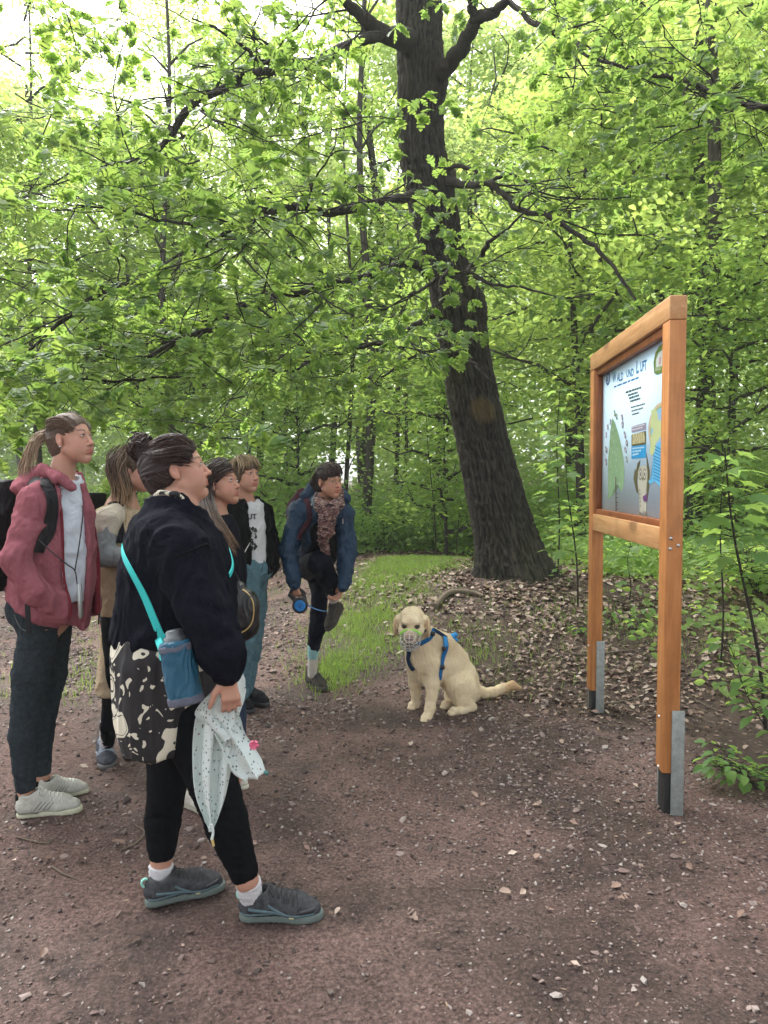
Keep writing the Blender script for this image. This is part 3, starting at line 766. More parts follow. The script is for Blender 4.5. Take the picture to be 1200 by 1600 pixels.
#            H  base rad  leaves size seed mat
KINDS = {
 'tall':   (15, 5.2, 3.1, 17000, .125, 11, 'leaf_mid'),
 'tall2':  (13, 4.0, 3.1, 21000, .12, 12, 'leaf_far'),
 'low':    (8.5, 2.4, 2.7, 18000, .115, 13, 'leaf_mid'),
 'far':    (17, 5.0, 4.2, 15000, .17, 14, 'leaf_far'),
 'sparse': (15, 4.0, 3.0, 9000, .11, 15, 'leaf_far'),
 'young':  (5.0, .5, 1.5, 9000, .10, 16, 'leaf_low'),
}
TREES = [
 ('low', 3.3, 12.4, .95, 'low leafy tree right behind the leaning oak trunk', .09),
 ('tall', 5.6, 13.0, 1.0, 'dark stemmed tree rising behind the information board', .15),
 ('low', 6.9, 9.8, .9, 'dense leafy tree at the right edge behind the board', .10),
 ('tall2', 2.3, 18.0, 1.0, 'bright green tree filling the view right of the oak', .12),
 ('low', .3, 19.0, .95, 'low tree seen just left of the oak trunk', .08),
 ('tall2', -3.2, 18.8, 1.0, 'thin leafy tree above the woman with the blond bob', .10),
 ('low', -5.8, 17.2, 1.1, 'low leafy tree behind the woman in the vest', .10),
 ('low', -8.6, 15.6, 1.15, 'bushy tree at the left edge behind the hooded jacket', .10),
 ('sparse', -5.2, 18.5, .95, 'airy thin tree letting white sky through at upper left', .08),
 ('sparse', -8.2, 17.5, 1.0, 'sparse tree with bare upper twigs at the left edge', .08),
 ('tall', -.35, 19.5, .95, 'tree with the clear grey trunk above the crouching woman', .24),
 ('tall2', 4.8, 19.0, 1.05, 'tall pale green tree right of centre above the board', .14),
 ('tall', 8.8, 16.5, 1.0, 'tall tree at the right edge far behind the board', .11),
 ('far', 1.6, 25.0, .9, 'distant tree visible past the left side of the oak', .14),
 ('far', 6.5, 25.5, 1.0, 'distant tall tree top right of the oak', .14),
 ('far', -3.4, 27.0, .75, 'distant tree under the white gap of sky', .12),
 ('far', -8.5, 25.0, .85, 'distant tree rising behind the airy ones at left', .13),
 ('far', 11.5, 24.0, 1.0, 'distant tree closing the right edge of the wood', .14),
 ('far', -13.0, 27.0, .95, 'distant tree closing the left edge of the wood', .14),
 ('far', 3.6, 34.0, 1.05, 'farthest tree right of the oak trunk', .13),
 ('far', -1.0, 36.0, .9, 'farthest tree above the path bend', .13),
 ('far', -7.0, 37.0, .95, 'farthest tree above the group of women', .13),
 ('far', 9.5, 36.0, 1.1, 'farthest tree high above the board', .13),
 ('young', 1.15, 13.6, 1.0, 'young tree at the path bend left of the oak base', .03),
 ('young', -1.9, 16.6, 1.1, 'young tree behind the woman with a raised knee', .03),
 ('young', 4.6, 9.8, .85, 'young leafy tree between oak and board', .03),
 ('low', 9.2, 13.4, 1.15, 'broad leafy tree closing the wood at the right edge', .09),
 ('low', 5.4, 15.2, 1.15, 'broad leafy tree just above the top rail of the board', .09),
 ('young', -4.2, 15.6, 1.0, 'young leafy tree between the two front women heads', .03),
]
for k, x, y, s, lab, tr in TREES: bg_tree(k, x, y, s, lab, tr)
# bare slim stems that show between the leaves
def slim(px, pyb, Y, r, top, label, lean=0):
    p = pt(px, 760, Y); x = p[0]; z0 = hz(x, Y)
    top = top * 1.9; g = Geo(); n = 16; zz = np.linspace(-.1, top, n)
    C_ = np.stack([x + lean * zz + .10 * np.sin(zz * .7 + px), np.full(n, Y), z0 + zz], 1)
    t = empty('slim_tree', (x, Y, z0), label, 'tree', 'slim bare stems in the wood')
    g.tube(C_, np.linspace(r, r * .12, n), 8).obj('trunk', MAT['far_bark'], t)
    g2 = Geo()
    for k in range(12):
        z = random.uniform(1.5, top * .95); a = random.uniform(0, 6.3); ln = random.uniform(.5, 1.4)
        b = np.array([x + lean * z + .10 * math.sin(z * .7 + px), Y, z0 + z]); e = b + np.array([math.cos(a) * ln, math.sin(a) * ln, ln * .6])
        g2.tube([b, (b + e) / 2 + np.array([0, 0, .1]), e], [r * .3, r * .2, r * .1], 5)
    g2.obj('side_branches', MAT['far_bark'], t, kind='stuff')
slim(577, 740, 15.5, .11, 9, 'grey stem rising behind the crouching woman at right', -.012)
slim(545, 700, 17.0, .06, 7, 'thin dark stem left of the crouching woman head')
slim(520, 700, 20.0, .10, 8, 'dark stem against the pale gap above the path')
slim(628, 700, 16.0, .05, 4.5, 'short dark stem just left of the oak trunk')
slim(1092, 740, 10.5, .13, 9, 'dark stem just right of the board', .015)
slim(265, 700, 15.0, .10, 7, 'dark stem above the bun of the front woman')

# undergrowth: mass of low leaves behind the path and on the bank
def undergrowth():
    g = np.random.default_rng(5)
    n = 3600; P, N = [], []
    y = np.concatenate([g.uniform(12.6, 19, n), g.uniform(8.3, 13, 600), g.uniform(4.5, 8.5, 60)])
    x = np.concatenate([g.uniform(-1, 1, n) * y[:n] * .60, g.uniform(2.1, 7.5, 600), g.uniform(1.9, 4.6, 60)])
    edge = np.where(x < 2.2, 14.35 - .25 * np.abs(x - .5) + .5 * vnoise(x * .8, x * 0, seed=9), 0)
    k = (y > edge) & ~((np.abs(x - 1.5) < .9) & (y < 12.8))
    x, y = x[k], y[k]
    hgt = np.where(y > 12.5, .45 + 1.0 * sm(14, 17, y) * g.random(len(y)) + .35 * g.random(len(y)), .12 + .45 * g.random(len(y)) * sm(6, 10, y))
    for xx, yy, hh in zip(x, y, hgt):
        c = int(26 + 22 * hh); zz = hz(xx, yy)
        layers = g.integers(0, max(1, int(hh / .2)) + 1, c) * .2 + .08
        P.append(np.stack([xx + g.normal(0, .16, c), yy + g.normal(0, .16, c), zz + np.minimum(layers, hh) + g.normal(0, .04, c)], 1))
    P = np.concatenate(P); n = len(P)
    N = np.tile([0, -.5, 1.0], (n, 1)) + g.normal(0, .4, (n, 3))
    V, F, r_ = cloud(P, frames(n, N), g.uniform(.055, .11, n), *KITE)
    link('undergrowth', mk_mesh('undergrowth', V, F, MAT['leaf_low'], True, {'rnd': r_}), kind='stuff', label='dense low green undergrowth behind the bend of the path', cat='undergrowth')
    print('undergrowth', n)
undergrowth()
# far wall of wood that reads as one mass
def far_wood():
    g = np.random.default_rng(9); n = 125000
    a = g.uniform(-1, 1, n); Y = g.uniform(42, 60, n); X = a * Y * .75
    zt = 11.5 + 5 * sm(-12, 8, X) + 5 * fbm(X * .12, Y * 0 + 2, o=3, seed=2); z = g.uniform(0, 1, n) ** .9 * zt + .9
    hole = (np.abs(X / Y * FPX + 600 - 530) < 26) & (z < 3.6)
    keep = ~hole; P = np.stack([X, Y, z], 1)[keep]; n = len(P)
    N = g.normal(0, .6, (n, 3)) + [0, -.3, 1]
    V, F, r_ = cloud(P, frames(n, N), g.uniform(.3, .55, n), *KITE)
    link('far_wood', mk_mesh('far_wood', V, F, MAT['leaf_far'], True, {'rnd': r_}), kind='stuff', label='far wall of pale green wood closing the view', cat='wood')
far_wood()

# ------------------------------------------------------------------ saplings and near shrubs, every near leaf a part
def sapling(name, label, cat, base_px, Y, hgt, tmpl, mat, ls, tiers, per, spread_, rstem=.008, lean=(0, 0), group=None, nstem=1, obj=True, x=None, whorl=True, start=.25):
    X = (base_px - 600) / FPX * Y if x is None else x
    z0 = hz(X, Y); t = empty(name, (X, Y, z0), label, cat, group)
    lm = mk_mesh('leaf', np.array(tmpl[0]), tmpl[1], mat)
    Ps, Rs, Ss = [], [], []
    for s in range(nstem):
        a0 = random.uniform(0, 6.28); off = np.array([math.cos(a0), math.sin(a0)]) * (spread_ * .8 if nstem > 1 else 0)
        n = 9; tt = np.linspace(0, 1, n); h_ = hgt * (random.uniform(.65, 1.05) if nstem > 1 else 1)
        C_ = np.stack([lean[0] * tt + off[0] * tt ** .8 + .02 * np.sin(tt * 7 + s), lean[1] * tt + off[1] * tt ** .8, tt * h_ * (1 - .12 * tt) - .02], 1)
        gg = Geo().tube(C_, np.linspace(rstem, rstem * .35, n), 6); 
        for k in range(tiers):
            f = start + (1 - start) * (k + .5) / tiers; i = f * (n - 1); i0 = min(n - 2, int(i)); c = C_[i0] + (C_[i0 + 1] - C_[i0]) * (i - i0)
            b0 = random.uniform(0, 6.28)
            for j in range(per):
                b = b0 + j * 6.283 / per + random.gauss(0, .25); pl = spread_ * random.uniform(.35, 1.0) * (1.15 - .5 * f) * .6
                e = c + np.array([math.cos(b) * pl, math.sin(b) * pl, pl * random.uniform(.0, .45)])
                gg.tube([c, (c + e) / 2 + np.array([0, 0, pl * .08]), e], [.0022, .0018, .0014], 4)
                D_ = np.array([math.cos(b), math.sin(b), random.uniform(-.55, .0)]); D_ /= np.linalg.norm(D_)
                Ps.append(e); Rs.append((D_, np.array([random.gauss(0, .22), random.gauss(0, .22), 1.]))); Ss.append(ls * random.uniform(.7, 1.15))
        me_ = gg.mesh('stem', MAT['limb_bark']); link('stem', me_, t)
    Ps = np.array(Ps); R = leaf_frames(np.array([r[0] for r in Rs]), np.array([r[1] for r in Rs])); Ss = np.array(Ss)
    if obj:
        for p, r, s in zip(Ps, R, Ss):
            o = link('leaf', lm, t); o.matrix_local = Matrix.Translation(Vector(p)) @ Matrix(r.tolist()).to_4x4() @ Matrix.Scale(s, 4)
    else:
        V, F, r_ = cloud(Ps, R, Ss, *tmpl); link('foliage', mk_mesh('foliage', V, F, mat, True, {'rnd': r_}), t, kind='stuff')
    return t
SG = 'young maples in the undergrowth'
sapling('maple_sapling', 'tall young maple with broad leaves at the right edge of the photo', 'sapling', 1205, 4.4, 1.95, MAPLE, MAT['leaf_maple'], .17, 8, 5, .42, .012, (-.25, .1), SG, start=.5)
sapling('maple_sapling', 'young maple standing close behind the board near its right post', 'sapling', 1130, 5.6, 1.9, MAPLE, MAT['leaf_maple'], .15, 6, 5, .38, .008, (.0, 0), SG, start=.55)
sapling('maple_sapling', 'slender young maple just left of the board', 'sapling', 905, 7.2, 2.0, MAPLE, MAT['leaf_maple'], .17, 9, 5, .45, .010, (-.15, 0), SG)
sapling('maple_sapling', 'slender young maple between oak trunk and board', 'sapling', 872, 8.4, 2.5, MAPLE, MAT['leaf_maple'], .17, 9, 5, .5, .010, (.0, 0), SG)
sapling('maple_sapling', 'very thin tall young maple left of the oak trunk', 'sapling', 682, 12.9, 3.4, MAPLE, MAT['leaf_low'], .15, 12, 5, .6, .014, (-.2, 0), SG)
sapling('maple_sapling', 'young maple seen through the legs of the board', 'sapling', 985, 7.4, .7, MAPLE, MAT['leaf_maple'], .14, 4, 5, .32, .006, (.0, 0), SG)
sapling('leafy_shrub', 'broad leaved shrub reaching in from the right edge', 'shrub', 1250, 3.75, .80, OVAL, MAT['leaf_maple'], .085, 6, 4, .30, .005, (-.12, 0), None, 4, start=.4)
sapling('bramble', 'small bramble at the right edge behind the near post', 'bramble', 1205, 3.55, .22, OVAL, MAT['leaf_maple'], .06, 4, 5, .22, .004, (-.08, 0), None, 5)
for i, (px, py, h_, lab) in enumerate([(960, 990, .22, 'small seedling beside the far post of the board'), (1000, 1010, .25, 'seedling between the two posts of the board'), (1010, 985, .2, 'pale seedling on dry leaves between the posts'), (1095, 935, .3, 'low seedling right behind the near post'), (1150, 905, .25, 'seedling on the litter at the right'), (915, 1000, .15, 'tiny seedling left of the far post'), (1140, 1035, .22, 'seedling under the overhanging shrub'), (925, 900, .35, 'tall seedling left of the board below the panel'), (1105, 985, .25, 'seedling beside the near post at knee height'), (880, 930, .3, 'seedling on the roots right of the oak'), (1175, 960, .3, 'seedling at the right edge under the maple')]):
    d = EYE * FPX / (py - 750); X = (px - 600) / FPX * d
    for _ in range(6):
        d = (EYE - hz(X, d)) * FPX / (py - 750); X = (px - 600) / FPX * d
    sapling('seedling', lab, 'seedling', px, d, h_, MAPLE if i % 2 else OVAL, MAT['leaf_maple'], .085, 3, 4, .2, .003, (0, 0), 'seedlings on the forest floor', x=X)
BUSH = [(-6.6, 13.4, 'bush behind the hooded jacket at the left edge'), (-5.0, 14.3, 'bush behind the ponytail'), (-3.7, 14.8, 'bush behind the bun'), (-2.5, 14.9, 'bush behind the blond bob'), (-1.2, 15.0, 'bush just left of the crouching woman'), (.0, 15.0, 'bush just right of the crouching woman'), (1.0, 15.0, 'bush at the far bend of the path'), (2.0, 14.4, 'bush hard left of the oak base'), (2.9, 11.5, 'bush just right of the oak base'), (3.6, 10.4, 'bush between oak and board'), (4.6, 11.2, 'bush seen through the board frame legs'), (5.9, 10.4, 'bush behind the young maple at the right'), (3.9, 7.6, 'small bush at the right edge behind the seedlings')]
def bushes():
    for i, (x, y, lab) in enumerate(BUSH):
        sapling('bush', 'leafy green ' + lab, 'bush', 0, y, 1.25 if i != 12 else .7, OVAL if i % 2 else MAPLE, MAT['leaf_low'], .12, 9, 6, .75, .007, (0, 0), 'bushes along the edge of the wood', 7, False, x=x, start=.12)
bushes()
# sticks lying on the ground
def stick(px, py, pts_, r, label):
    P = []
    for (qx, qy) in pts_:
        d = EYE * FPX / (qy - 750)
        for _ in range(5): X = (qx - 600) / FPX * d; d = (EYE - hz(X, d)) * FPX / (qy - 750)
        P.append((X, d, hz(X, d) + r * .9))
    P = np.array(P); Geo().tube(P, np.linspace(r, r * .5, len(P)), 7, len(P) * 5).obj('fallen_branch', MAT['twig'], None, True, P[0], label=label, cat='stick', group='sticks lying on the ground')
stick(0, 0, [(672, 938), (700, 928), (735, 926), (750, 932)], .035, 'thick mossy stick lying left of the oak roots')
stick(0, 0, [(770, 918), (805, 910), (850, 905)], .02, 'stick lying on the oak roots')
stick(0, 0, [(955, 1105), (985, 1100), (1010, 1090), (1015, 1068)], .008, 'thin curved stick between the two posts')
stick(0, 0, [(765, 1050), (790, 1045), (797, 1030)], .010, 'short forked stick behind the dog tail')
stick(0, 0, [(820, 1063), (845, 1075), (860, 1085)], .008, 'short pale stick right of the dog tail')
stick(0, 0, [(70, 1368), (88, 1380), (108, 1388)], .004, 'thin pale twig at the lower left')
stick(0, 0, [(180, 1342), (205, 1330), (218, 1312), (200, 1298)], .005, 'curved twig left of the front woman heel')
stick(0, 0, [(880, 1025), (930, 1025), (990, 1018)], .012, 'long stick lying across behind the far post')
stick(0, 0, [(15, 1320), (60, 1330), (80, 1318)], .004, 'twig lying below the white trainers')
stick(0, 0, [(1083, 1093), (1110, 1108), (1145, 1122)], .006, 'thin bare twig right of the near post')
stick(0, 0, [(745, 1405), (775, 1408), (800, 1398)], .004, 'tiny dark twig on the bare path')

# ------------------------------------------------------------------ thin damp air between the trees
hm = bpy.data.materials.new('haze_air'); hm.use_nodes = True; hn_ = hm.node_tree; hn_.nodes.clear()
ho = hn_.nodes.new('ShaderNodeOutputMaterial'); pv = hn_.nodes.new('ShaderNodeVolumePrincipled'); pv.inputs['Color'].default_value = (.90, .95, .93, 1); pv.inputs['Density'].default_value = .0019; pv.inputs['Anisotropy'].default_value = .2
hn_.links.new(pv.outputs[0], ho.inputs['Volume'])
hz_o = Geo().box((-300, -70, -2.5), (300, 470, 27)).obj('haze', hm, None, False, None, kind='stuff', label='thin pale damp haze hanging between the trees of the wood', cat='haze')
cy.volume_bounces = 0
# ------------------------------------------------------------------ information board
def wood_mat(name, c1, c2, c3, axis_=2):
    m, nt, bs = M(name)
    sc = [14, 14, 14]; sc[axis_] = 1.1
    v = coords(nt, 'Object', tuple(sc))
    n = noise(nt, v, 1.6, 5, .6, 1.0); fine = noise(nt, coords(nt, 'Object', tuple(s * 9 if i != axis_ else s * 3 for i, s in enumerate(sc))), 1.5, 3)
    col = ramp(nt, n, [(.28, c1), (.5, c2), (.72, c3)])
    sk = [5, 5, 5]; sk[axis_] = 2.6
    vo = nd(nt, 'ShaderNodeTexVoronoi', i_Scale=1.0); nt.links.new(coords(nt, 'Object', tuple(sk)), vo.inputs['Vector'])
    kn = math_(nt, 'MULTIPLY', ramp(nt, vo.outputs['Distance'], [(.12, (1, 1, 1)), (.24, (0, 0, 0))]), .8)
    col = mixc(nt, kn, col, (.10, .035, .015))
    st = noise(nt, coords(nt, 'Object', (3, 3, 3)), 2.2, 4, .6)
    col = mixc(nt, math_(nt, 'MULTIPLY', ramp(nt, st, [(.45, (0, 0, 0)), (.75, (1, 1, 1))]), .45), col, tuple(x * .55 for x in c1))
    col = mixc(nt, .25, col, mixc(nt, fine, c1, c3))
    nt.links.new(col, bs.inputs['Base Color']); bs.inputs['Roughness'].default_value = .48; bs.inputs['Specular IOR Level'].default_value = .4
    bump(nt, fine, bs, .3, .003, bump(nt, n, None, .25, .005))
    return m
WC = ((.30, .11, .032), (.50, .20, .060), (.62, .30, .11))
WV = wood_mat('stained_wood_upright', *WC, 2); WH = wood_mat('stained_wood_rail', (.38, .18, .065), (.55, .29, .12), (.66, .40, .19), 1)
WD = wood_mat('stained_wood_batten', (.17, .05, .016), (.27, .085, .026), (.36, .13, .045), 2)
GALV = plain('galvanised_steel', (.30, .33, .31), .55, .4, .5, 35, .6, .3)
DARKST = plain('dark_steel', (.03, .03, .03), .6, .5, .4, 30, .3, .3)
BOLT = plain('bolt_steel', (.55, .55, .53), .35, 1)
A_ = np.array([1.243, 3.25]); B_ = np.array([1.330, 4.72])      # left front corners of the two posts
ux = (B_ - A_) / np.linalg.norm(B_ - A_); vx = np.array([ux[1], -ux[0]])   # along the board, and away from its face
if vx[0] < 0: vx = -vx
def BM(o=A_, z=0.0):
    """board frame: x = away from the viewing side, y = along the board, z = up"""
    return np.array([[vx[0], ux[0], 0, o[0]], [vx[1], ux[1], 0, o[1]], [0, 0, 1, z], [0, 0, 0, 1]], float)
W_B = float(np.linalg.norm(B_ - A_)) + .10
zA, zB = hz(1.27, 3.28), hz(1.36, 4.77)
board = empty('information_board', (A_[0], A_[1], zA), 'tall wooden information board with printed nature panel beside the path', 'information board')
TOP, RH, LOWT = 2.302, .105, 1.285
m4 = BM()
def bpart(name, lo, hi, mat, bev=.004, parent=board, **k):
    # object-space box so the grain follows the board
    g = Geo().box(lo, hi, None, bev); o = g.obj(name, mat, None, smooth=False, org=np.zeros(3), attr=None) if False else None
    me = Geo().box(lo, hi, None, bev).mesh(name, mat, False)
    o = link(name, me, parent)
    mm = Matrix(m4.tolist()); mm.translation = Vector((0, 0, -zA)) if parent is board else Vector((0, 0, 0))
    if parent is board: o.matrix_local = mm
    return props(o, **k)
bpart('post', (0, 0, .19), (.073, .10, TOP - RH), WV)
bpart('post', (0, W_B - .10, .14), (.073, W_B, TOP - RH), WV)
bpart('rail', (-.0015, -.002, TOP - RH + .001), (.0745, W_B + .002, TOP), WH, .005)
bpart('rail', (.004, .1005, LOWT - .105), (.068, W_B - .1005, LOWT), WH, .004)
for z0, z1 in ((LOWT + .001, LOWT + .032), (TOP - RH - .040, TOP - RH - .001)):
    bpart('batten', (.018, .102, z0), (.052, W_B - .102, z1), WD, .002)
for y0, y1 in ((.101, .128), (W_B - .128, W_B - .101)):
    bpart('batten', (.020, y0, LOWT + .034), (.052, y1, TOP - RH - .042), WD, .002)
for y0, z0 in ((0, zA), (W_B - .10, zB)):
    bpart('anchor_plate', (.036, y0 - .012, z0 - .1), (.091 if y0 == 0 else .088, y0 - .002, z0 + .47), GALV, .002)
    bpart('anchor_plate', (.012, y0 + .103, z0 - .1), (.070, y0 + .112, z0 + .44), GALV, .002)
    bpart('anchor_foot', (.012, y0 + .003, z0 - .12), (.058, y0 + .092, (.189 if y0 == 0 else .139)), DARKST, .003)
def bolt(x, y, z, ax, r=.008):
    g = Geo(); th = np.linspace(0, 2 * np.pi, 12, endpoint=False); n = np.array(ax, float)
    C_ = [np.array([x, y, z]) + n * h for h in (-.002, .002, .005, .0062)]
    g.tube(C_, [r, r, r * .75, r * .3], 10); me = g.mesh('bolt', BOLT); o = link('bolt', me, board)
    mm = Matrix(m4.tolist()); mm.translation = Vector((0, 0, -zA)); o.matrix_local = mm
for (x, z) in ((.020, 1.243), (.052, 1.212), (.018, 1.197)): bolt(x, 0, z, (0, -1, 0))
for z in (.43, .20): bolt(0, .055, z, (-1, 0, 0)); 
bolt(0, W_B - .045, .42, (-1, 0, 0))
# the printed panel
PX = .050; PY0, PY1, PZ0, PZ1 = .104, W_B - .104, LOWT + .006, TOP - RH - .006
PAN = plain('panel_print_white', (.56, .75, .88), .7, 0, .08, 2.5, .10)
bpart('panel', (PX + .0025, PY0, PZ0), (PX + .008, PY1, PZ1), PAN, 0)
m4i = np.linalg.inv(m4)
def onp(px, py):
    """photo pixel -> panel coordinates (y along, z up) on the face of the panel"""
    r = ray(px, py); o = m4i @ np.array([0, 0, EYE, 1]); d = m4i[:3, :3] @ r
    t = (PX - o[0]) / d[0]; q = o[:3] + d * t
    return np.array([q[1], q[2]])
LAYER = [0]
def flat(name, poly, c, z=None, mat=None, rough=.3):
    """flat print on the panel: polygon in panel coordinates"""
    LAYER[0] += 1; x = PX + .0021 - .000009 * LAYER[0] if z is None else z
    mt = mat or PRN(c)
    poly = [(min(max(a, PY0 + .002), PY1 - .002), min(max(b, PZ0 + .002), PZ1 - .002)) for a, b in poly]
    V = np.array([(x, a, b) for a, b in poly]); V = V @ m4[:3, :3].T + np.array([0, 0, -zA])
    bm = bmesh.new(); vs_ = [bm.verts.new(v) for v in V]; bm.faces.new(vs_); bmesh.ops.triangulate(bm, faces=bm.faces[:]); me = bpy.data.meshes.new(name); bm.to_mesh(me); bm.free(); me.materials.append(mt)
    return link(name, me, board)
PR_ = {}
def PRN(c):
    if c not in PR_: PR_[c] = plain('print_colour', c, .3, 0, .4, 14, .12)
    return PR_[c]
def pxp(L_): return [tuple(onp(a, b)) for a, b in L_]
def ell_(c, ry, rz, n=28, rot=0, jag=0, seed=0):
    r = random.Random(seed); out = []
    for i in range(n):
        a = i * 6.2832 / n; k = 1 + (r.uniform(-jag, jag)); y, z = math.cos(a) * ry * k, math.sin(a) * rz * k
        out.append((c[0] + y * math.cos(rot) - z * math.sin(rot), c[1] + y * math.sin(rot) + z * math.cos(rot)))
    return out
def text_on(s, a, b, hgt, c, bold=0.0, small=.78, hf=1.0):
    """capital-styled text running between panel points a -> b (a is the left end as read, i.e. the far end)"""
    me_all = Geo(); adv = 0; parts_ = []
    for wd in s.split('|'):
        cu = bpy.data.curves.new('t', 'FONT'); cu.body = wd; cu.size = 1; cu.resolution_u = 2; cu.offset = bold
        o = bpy.data.objects.new('t', cu); COL.objects.link(o); bpy.context.view_layer.update()
        dg = bpy.context.evaluated_depsgraph_get(); me = bpy.data.meshes.new_from_object(o.evaluated_get(dg)); bpy.data.objects.remove(o)
        V = np.array([v.co[:] for v in me.vertices]); F = [list(p.vertices) for p in me.polygons]; parts_.append((V, F))
    V, F = parts_[0]; w = V[:, 0].max() - V[:, 0].min(); V[:, 0] -= V[:, 0].min()
    a = np.array(a); b = np.array(b); u = (b - a); ln = np.linalg.norm(u); u /= ln; n = np.array([-u[1], u[0]]);
    if n[1] < 0: n = -n
    LAYER[0] += 1; x = PX + .0021 - .000009 * LAYER[0]
    q = a + V[:, :1] * (ln / w) * u + V[:, 1:2] / .7 * hgt * n
    W_ = np.column_stack([np.full(len(q), x), q]) @ m4[:3, :3].T + np.array([0, 0, -zA])
    me = mk_mesh('lettering', W_, F, PRN(c), False); return link('lettering', me, board)
BL = (.05, .22, .50); LB = (.05, .35, .70)
c3 = onp(949.5, 592); flat('number_disc', ell_(c3, .052, .040), (.03, .15, .36))
text_on('3', c3 + (.016, -.022), c3 + (-.020, -.022), .044, (.7, .8, .88), .02)
def tpx(s, x0, y0, x1, y1, h, c, bold=0): text_on(s, onp(x0, y0), onp(x1, y1), h, c, bold)
tpx('W', 956, 598, 962, 596.5, .062, BL, .03); tpx('ALD', 963.2, 596, 973, 594, .046, BL, .03); tpx('UND', 978, 589.5, 989.5, 587, .040, BL, .03)
tpx('L', 993.5, 583.5, 997.5, 582, .066, BL, .03); tpx('UFT', 999.5, 581, 1009.5, 577.5, .050, BL, .03)
def bar(x0, y0, x1, y1, h, c):
    a, b = onp(x0, y0), onp(x1, y1); flat('text_line', [(a[0], a[1]), (b[0], b[1]), (b[0], b[1] + h), (a[0], a[1] + h)], c)
def words_line(x0, y0, x1, y1, h, c, seed=0):
    r = random.Random(seed); t = 0
    while t < .97:
        w_ = min(.08 + r.random() * .12, 1 - t); xa, xb = x0 + (x1 - x0) * t, x0 + (x1 - x0) * (t + w_); ya, yb = y0 + (y1 - y0) * t, y0 + (y1 - y0) * (t + w_)
        bar(xa, ya, xb, yb, h, c); t += w_ + .03
words_line(959, 606, 998, 591, .010, (.06, .2, .48), 1)
for i, (x0, y0, x1, y1) in enumerate([(977, 615, 1001, 607), (980.5, 619.5, 996, 614.5), (982.5, 624, 998, 619), (984, 629, 1000, 624)]): words_line(x0, y0, x1, y1, .011, (.05, .08, .08), i)
for i, (x0, y0, x1, y1) in enumerate([(985, 638, 1007, 632), (986, 643.5, 1004, 638.5), (987, 649, 998, 646)]): words_line(x0, y0, x1, y1, .008, (.10, .13, .14), i + 9)
# tree drawing with its notched outline
TR = [(956.5, 653), (960.5, 660), (964, 671), (967, 682), (970.5, 697), (973.5, 715), (975, 735), (975, 752), (972, 765), (969.5, 768), (966, 760), (964, 754), (962.5, 760), (960, 757), (958, 766), (957, 774), (952, 778), (949, 780), (950.5, 768), (949.5, 755), (949.5, 735), (950, 715), (952, 695), (953, 675)]
flat('tree_drawing', pxp(TR), (.24, .40, .23))
r = random.Random(3)
for i in range(60):
    y = r.uniform(668, 758); x = 957 + r.uniform(-.8, 1) * (4 + (y - 655) * .12); 
    if x < 951: continue
    a = onp(x, y); flat('tree_drawing', ell_(a, .011, .008, 6, r.uniform(0, 3)), r.choice([(.32, .48, .30), (.17, .31, .17), (.40, .55, .42)]))
flat('tree_drawing', pxp([(961, 745), (962.6, 745), (962.9, 811), (961.6, 811)]), (.12, .10, .10))
for k, y in enumerate((772, 778, 786, 790, 796, 801)): bar(962.5, y, 966, y - .4, .003, (.12, .10, .10))
for (x, y, c) in [(947, 680, (.35, .30, .40)), (949.5, 667, (.3, .27, .33)), (953.5, 659, (.33, .3, .38)), (963, 650, (.12, .25, .10)), (971.5, 652, (.32, .24, .34)), (972.5, 664, (.32, .24, .34)), (976, 680, (.25, .2, .28)), (979, 692, (.16, .12, .14)), (947, 702, (.16, .14, .15)), (946.5, 722, (.2, .16, .18)), (979, 718, (.17, .18, .12)), (977, 703, (.25, .2, .25)), (960, 646, (.16, .3, .12))]:
    a = onp(x, y); flat('leaf_drawing', ell_(a, .026, .017, 9, .6, .35, int(x + y)), c); flat('leaf_drawing', ell_(a, .012, .009, 7, .2, .3, int(x)), (.50, .58, .64))
def quad(x0, x1, ya0, ya1, yb0, yb1, c): flat('chart_box', pxp([(x0, ya0), (x1, ya1), (x1, yb1), (x0, yb0)]), c)
quad(986.5, 1009, 666.5, 660, 676, 671, (.30, .27, .38)); words_line(987.5, 668.5, 1007, 664, .006, (.6, .62, .68), 4); words_line(987.5, 672.5, 1004, 668.5, .006, (.6, .62, .68), 5)
quad(986.5, 1009, 679.5, 673, 697, 694, (.10, .09, .035))
for k in range(3):
    y = 684 + k * 5.2; words_line(988, y, 1007.5, y - 3.0, .020, (.50, .46, .28), 20 + k)
quad(986.5, 1009, 697.8, 694.6, 717, 715, (.03, .30, .62))
for k in range(3): words_line(988, 702 + k * 5, 1006 - k * 4, 700 + k * 5, .008, (.5, .68, .8), 30 + k)
# owl drawing: wings up, pale body, big eyes, purple scarf, feet
WG = (.11, .10, .05)
flat('owl_drawing', pxp([(1000.5, 718), (996.5, 735), (995, 750), (997, 772), (994, 768), (991, 755), (989.5, 748), (990.5, 741), (992, 732), (993.5, 736), (996, 724), (996.5, 729)]), WG)
flat('owl_drawing', pxp([(1009.5, 706), (1012, 722), (1014.5, 735), (1015, 745), (1014, 762), (1012, 775), (1011, 785), (1010, 760), (1011.5, 745), (1010.5, 725)]), WG)
flat('owl_drawing', pxp([(1003, 728), (1009, 727), (1011.5, 737), (1011, 750), (1009, 765), (1010, 785), (1009.5, 800), (1005, 797), (1003.5, 802), (999.5, 799), (998.5, 775), (996.5, 755), (996.5, 738), (999, 730)]), (.46, .45, .38))
for x in (1000.6, 1007.2):
    a = onp(x, 741); flat('owl_drawing', ell_(a, .030, .030), (.16, .14, .09)); flat('owl_drawing', ell_(a, .021, .021), (.55, .55, .5)); flat('owl_drawing', ell_(a, .010, .011), (.02, .02, .02))
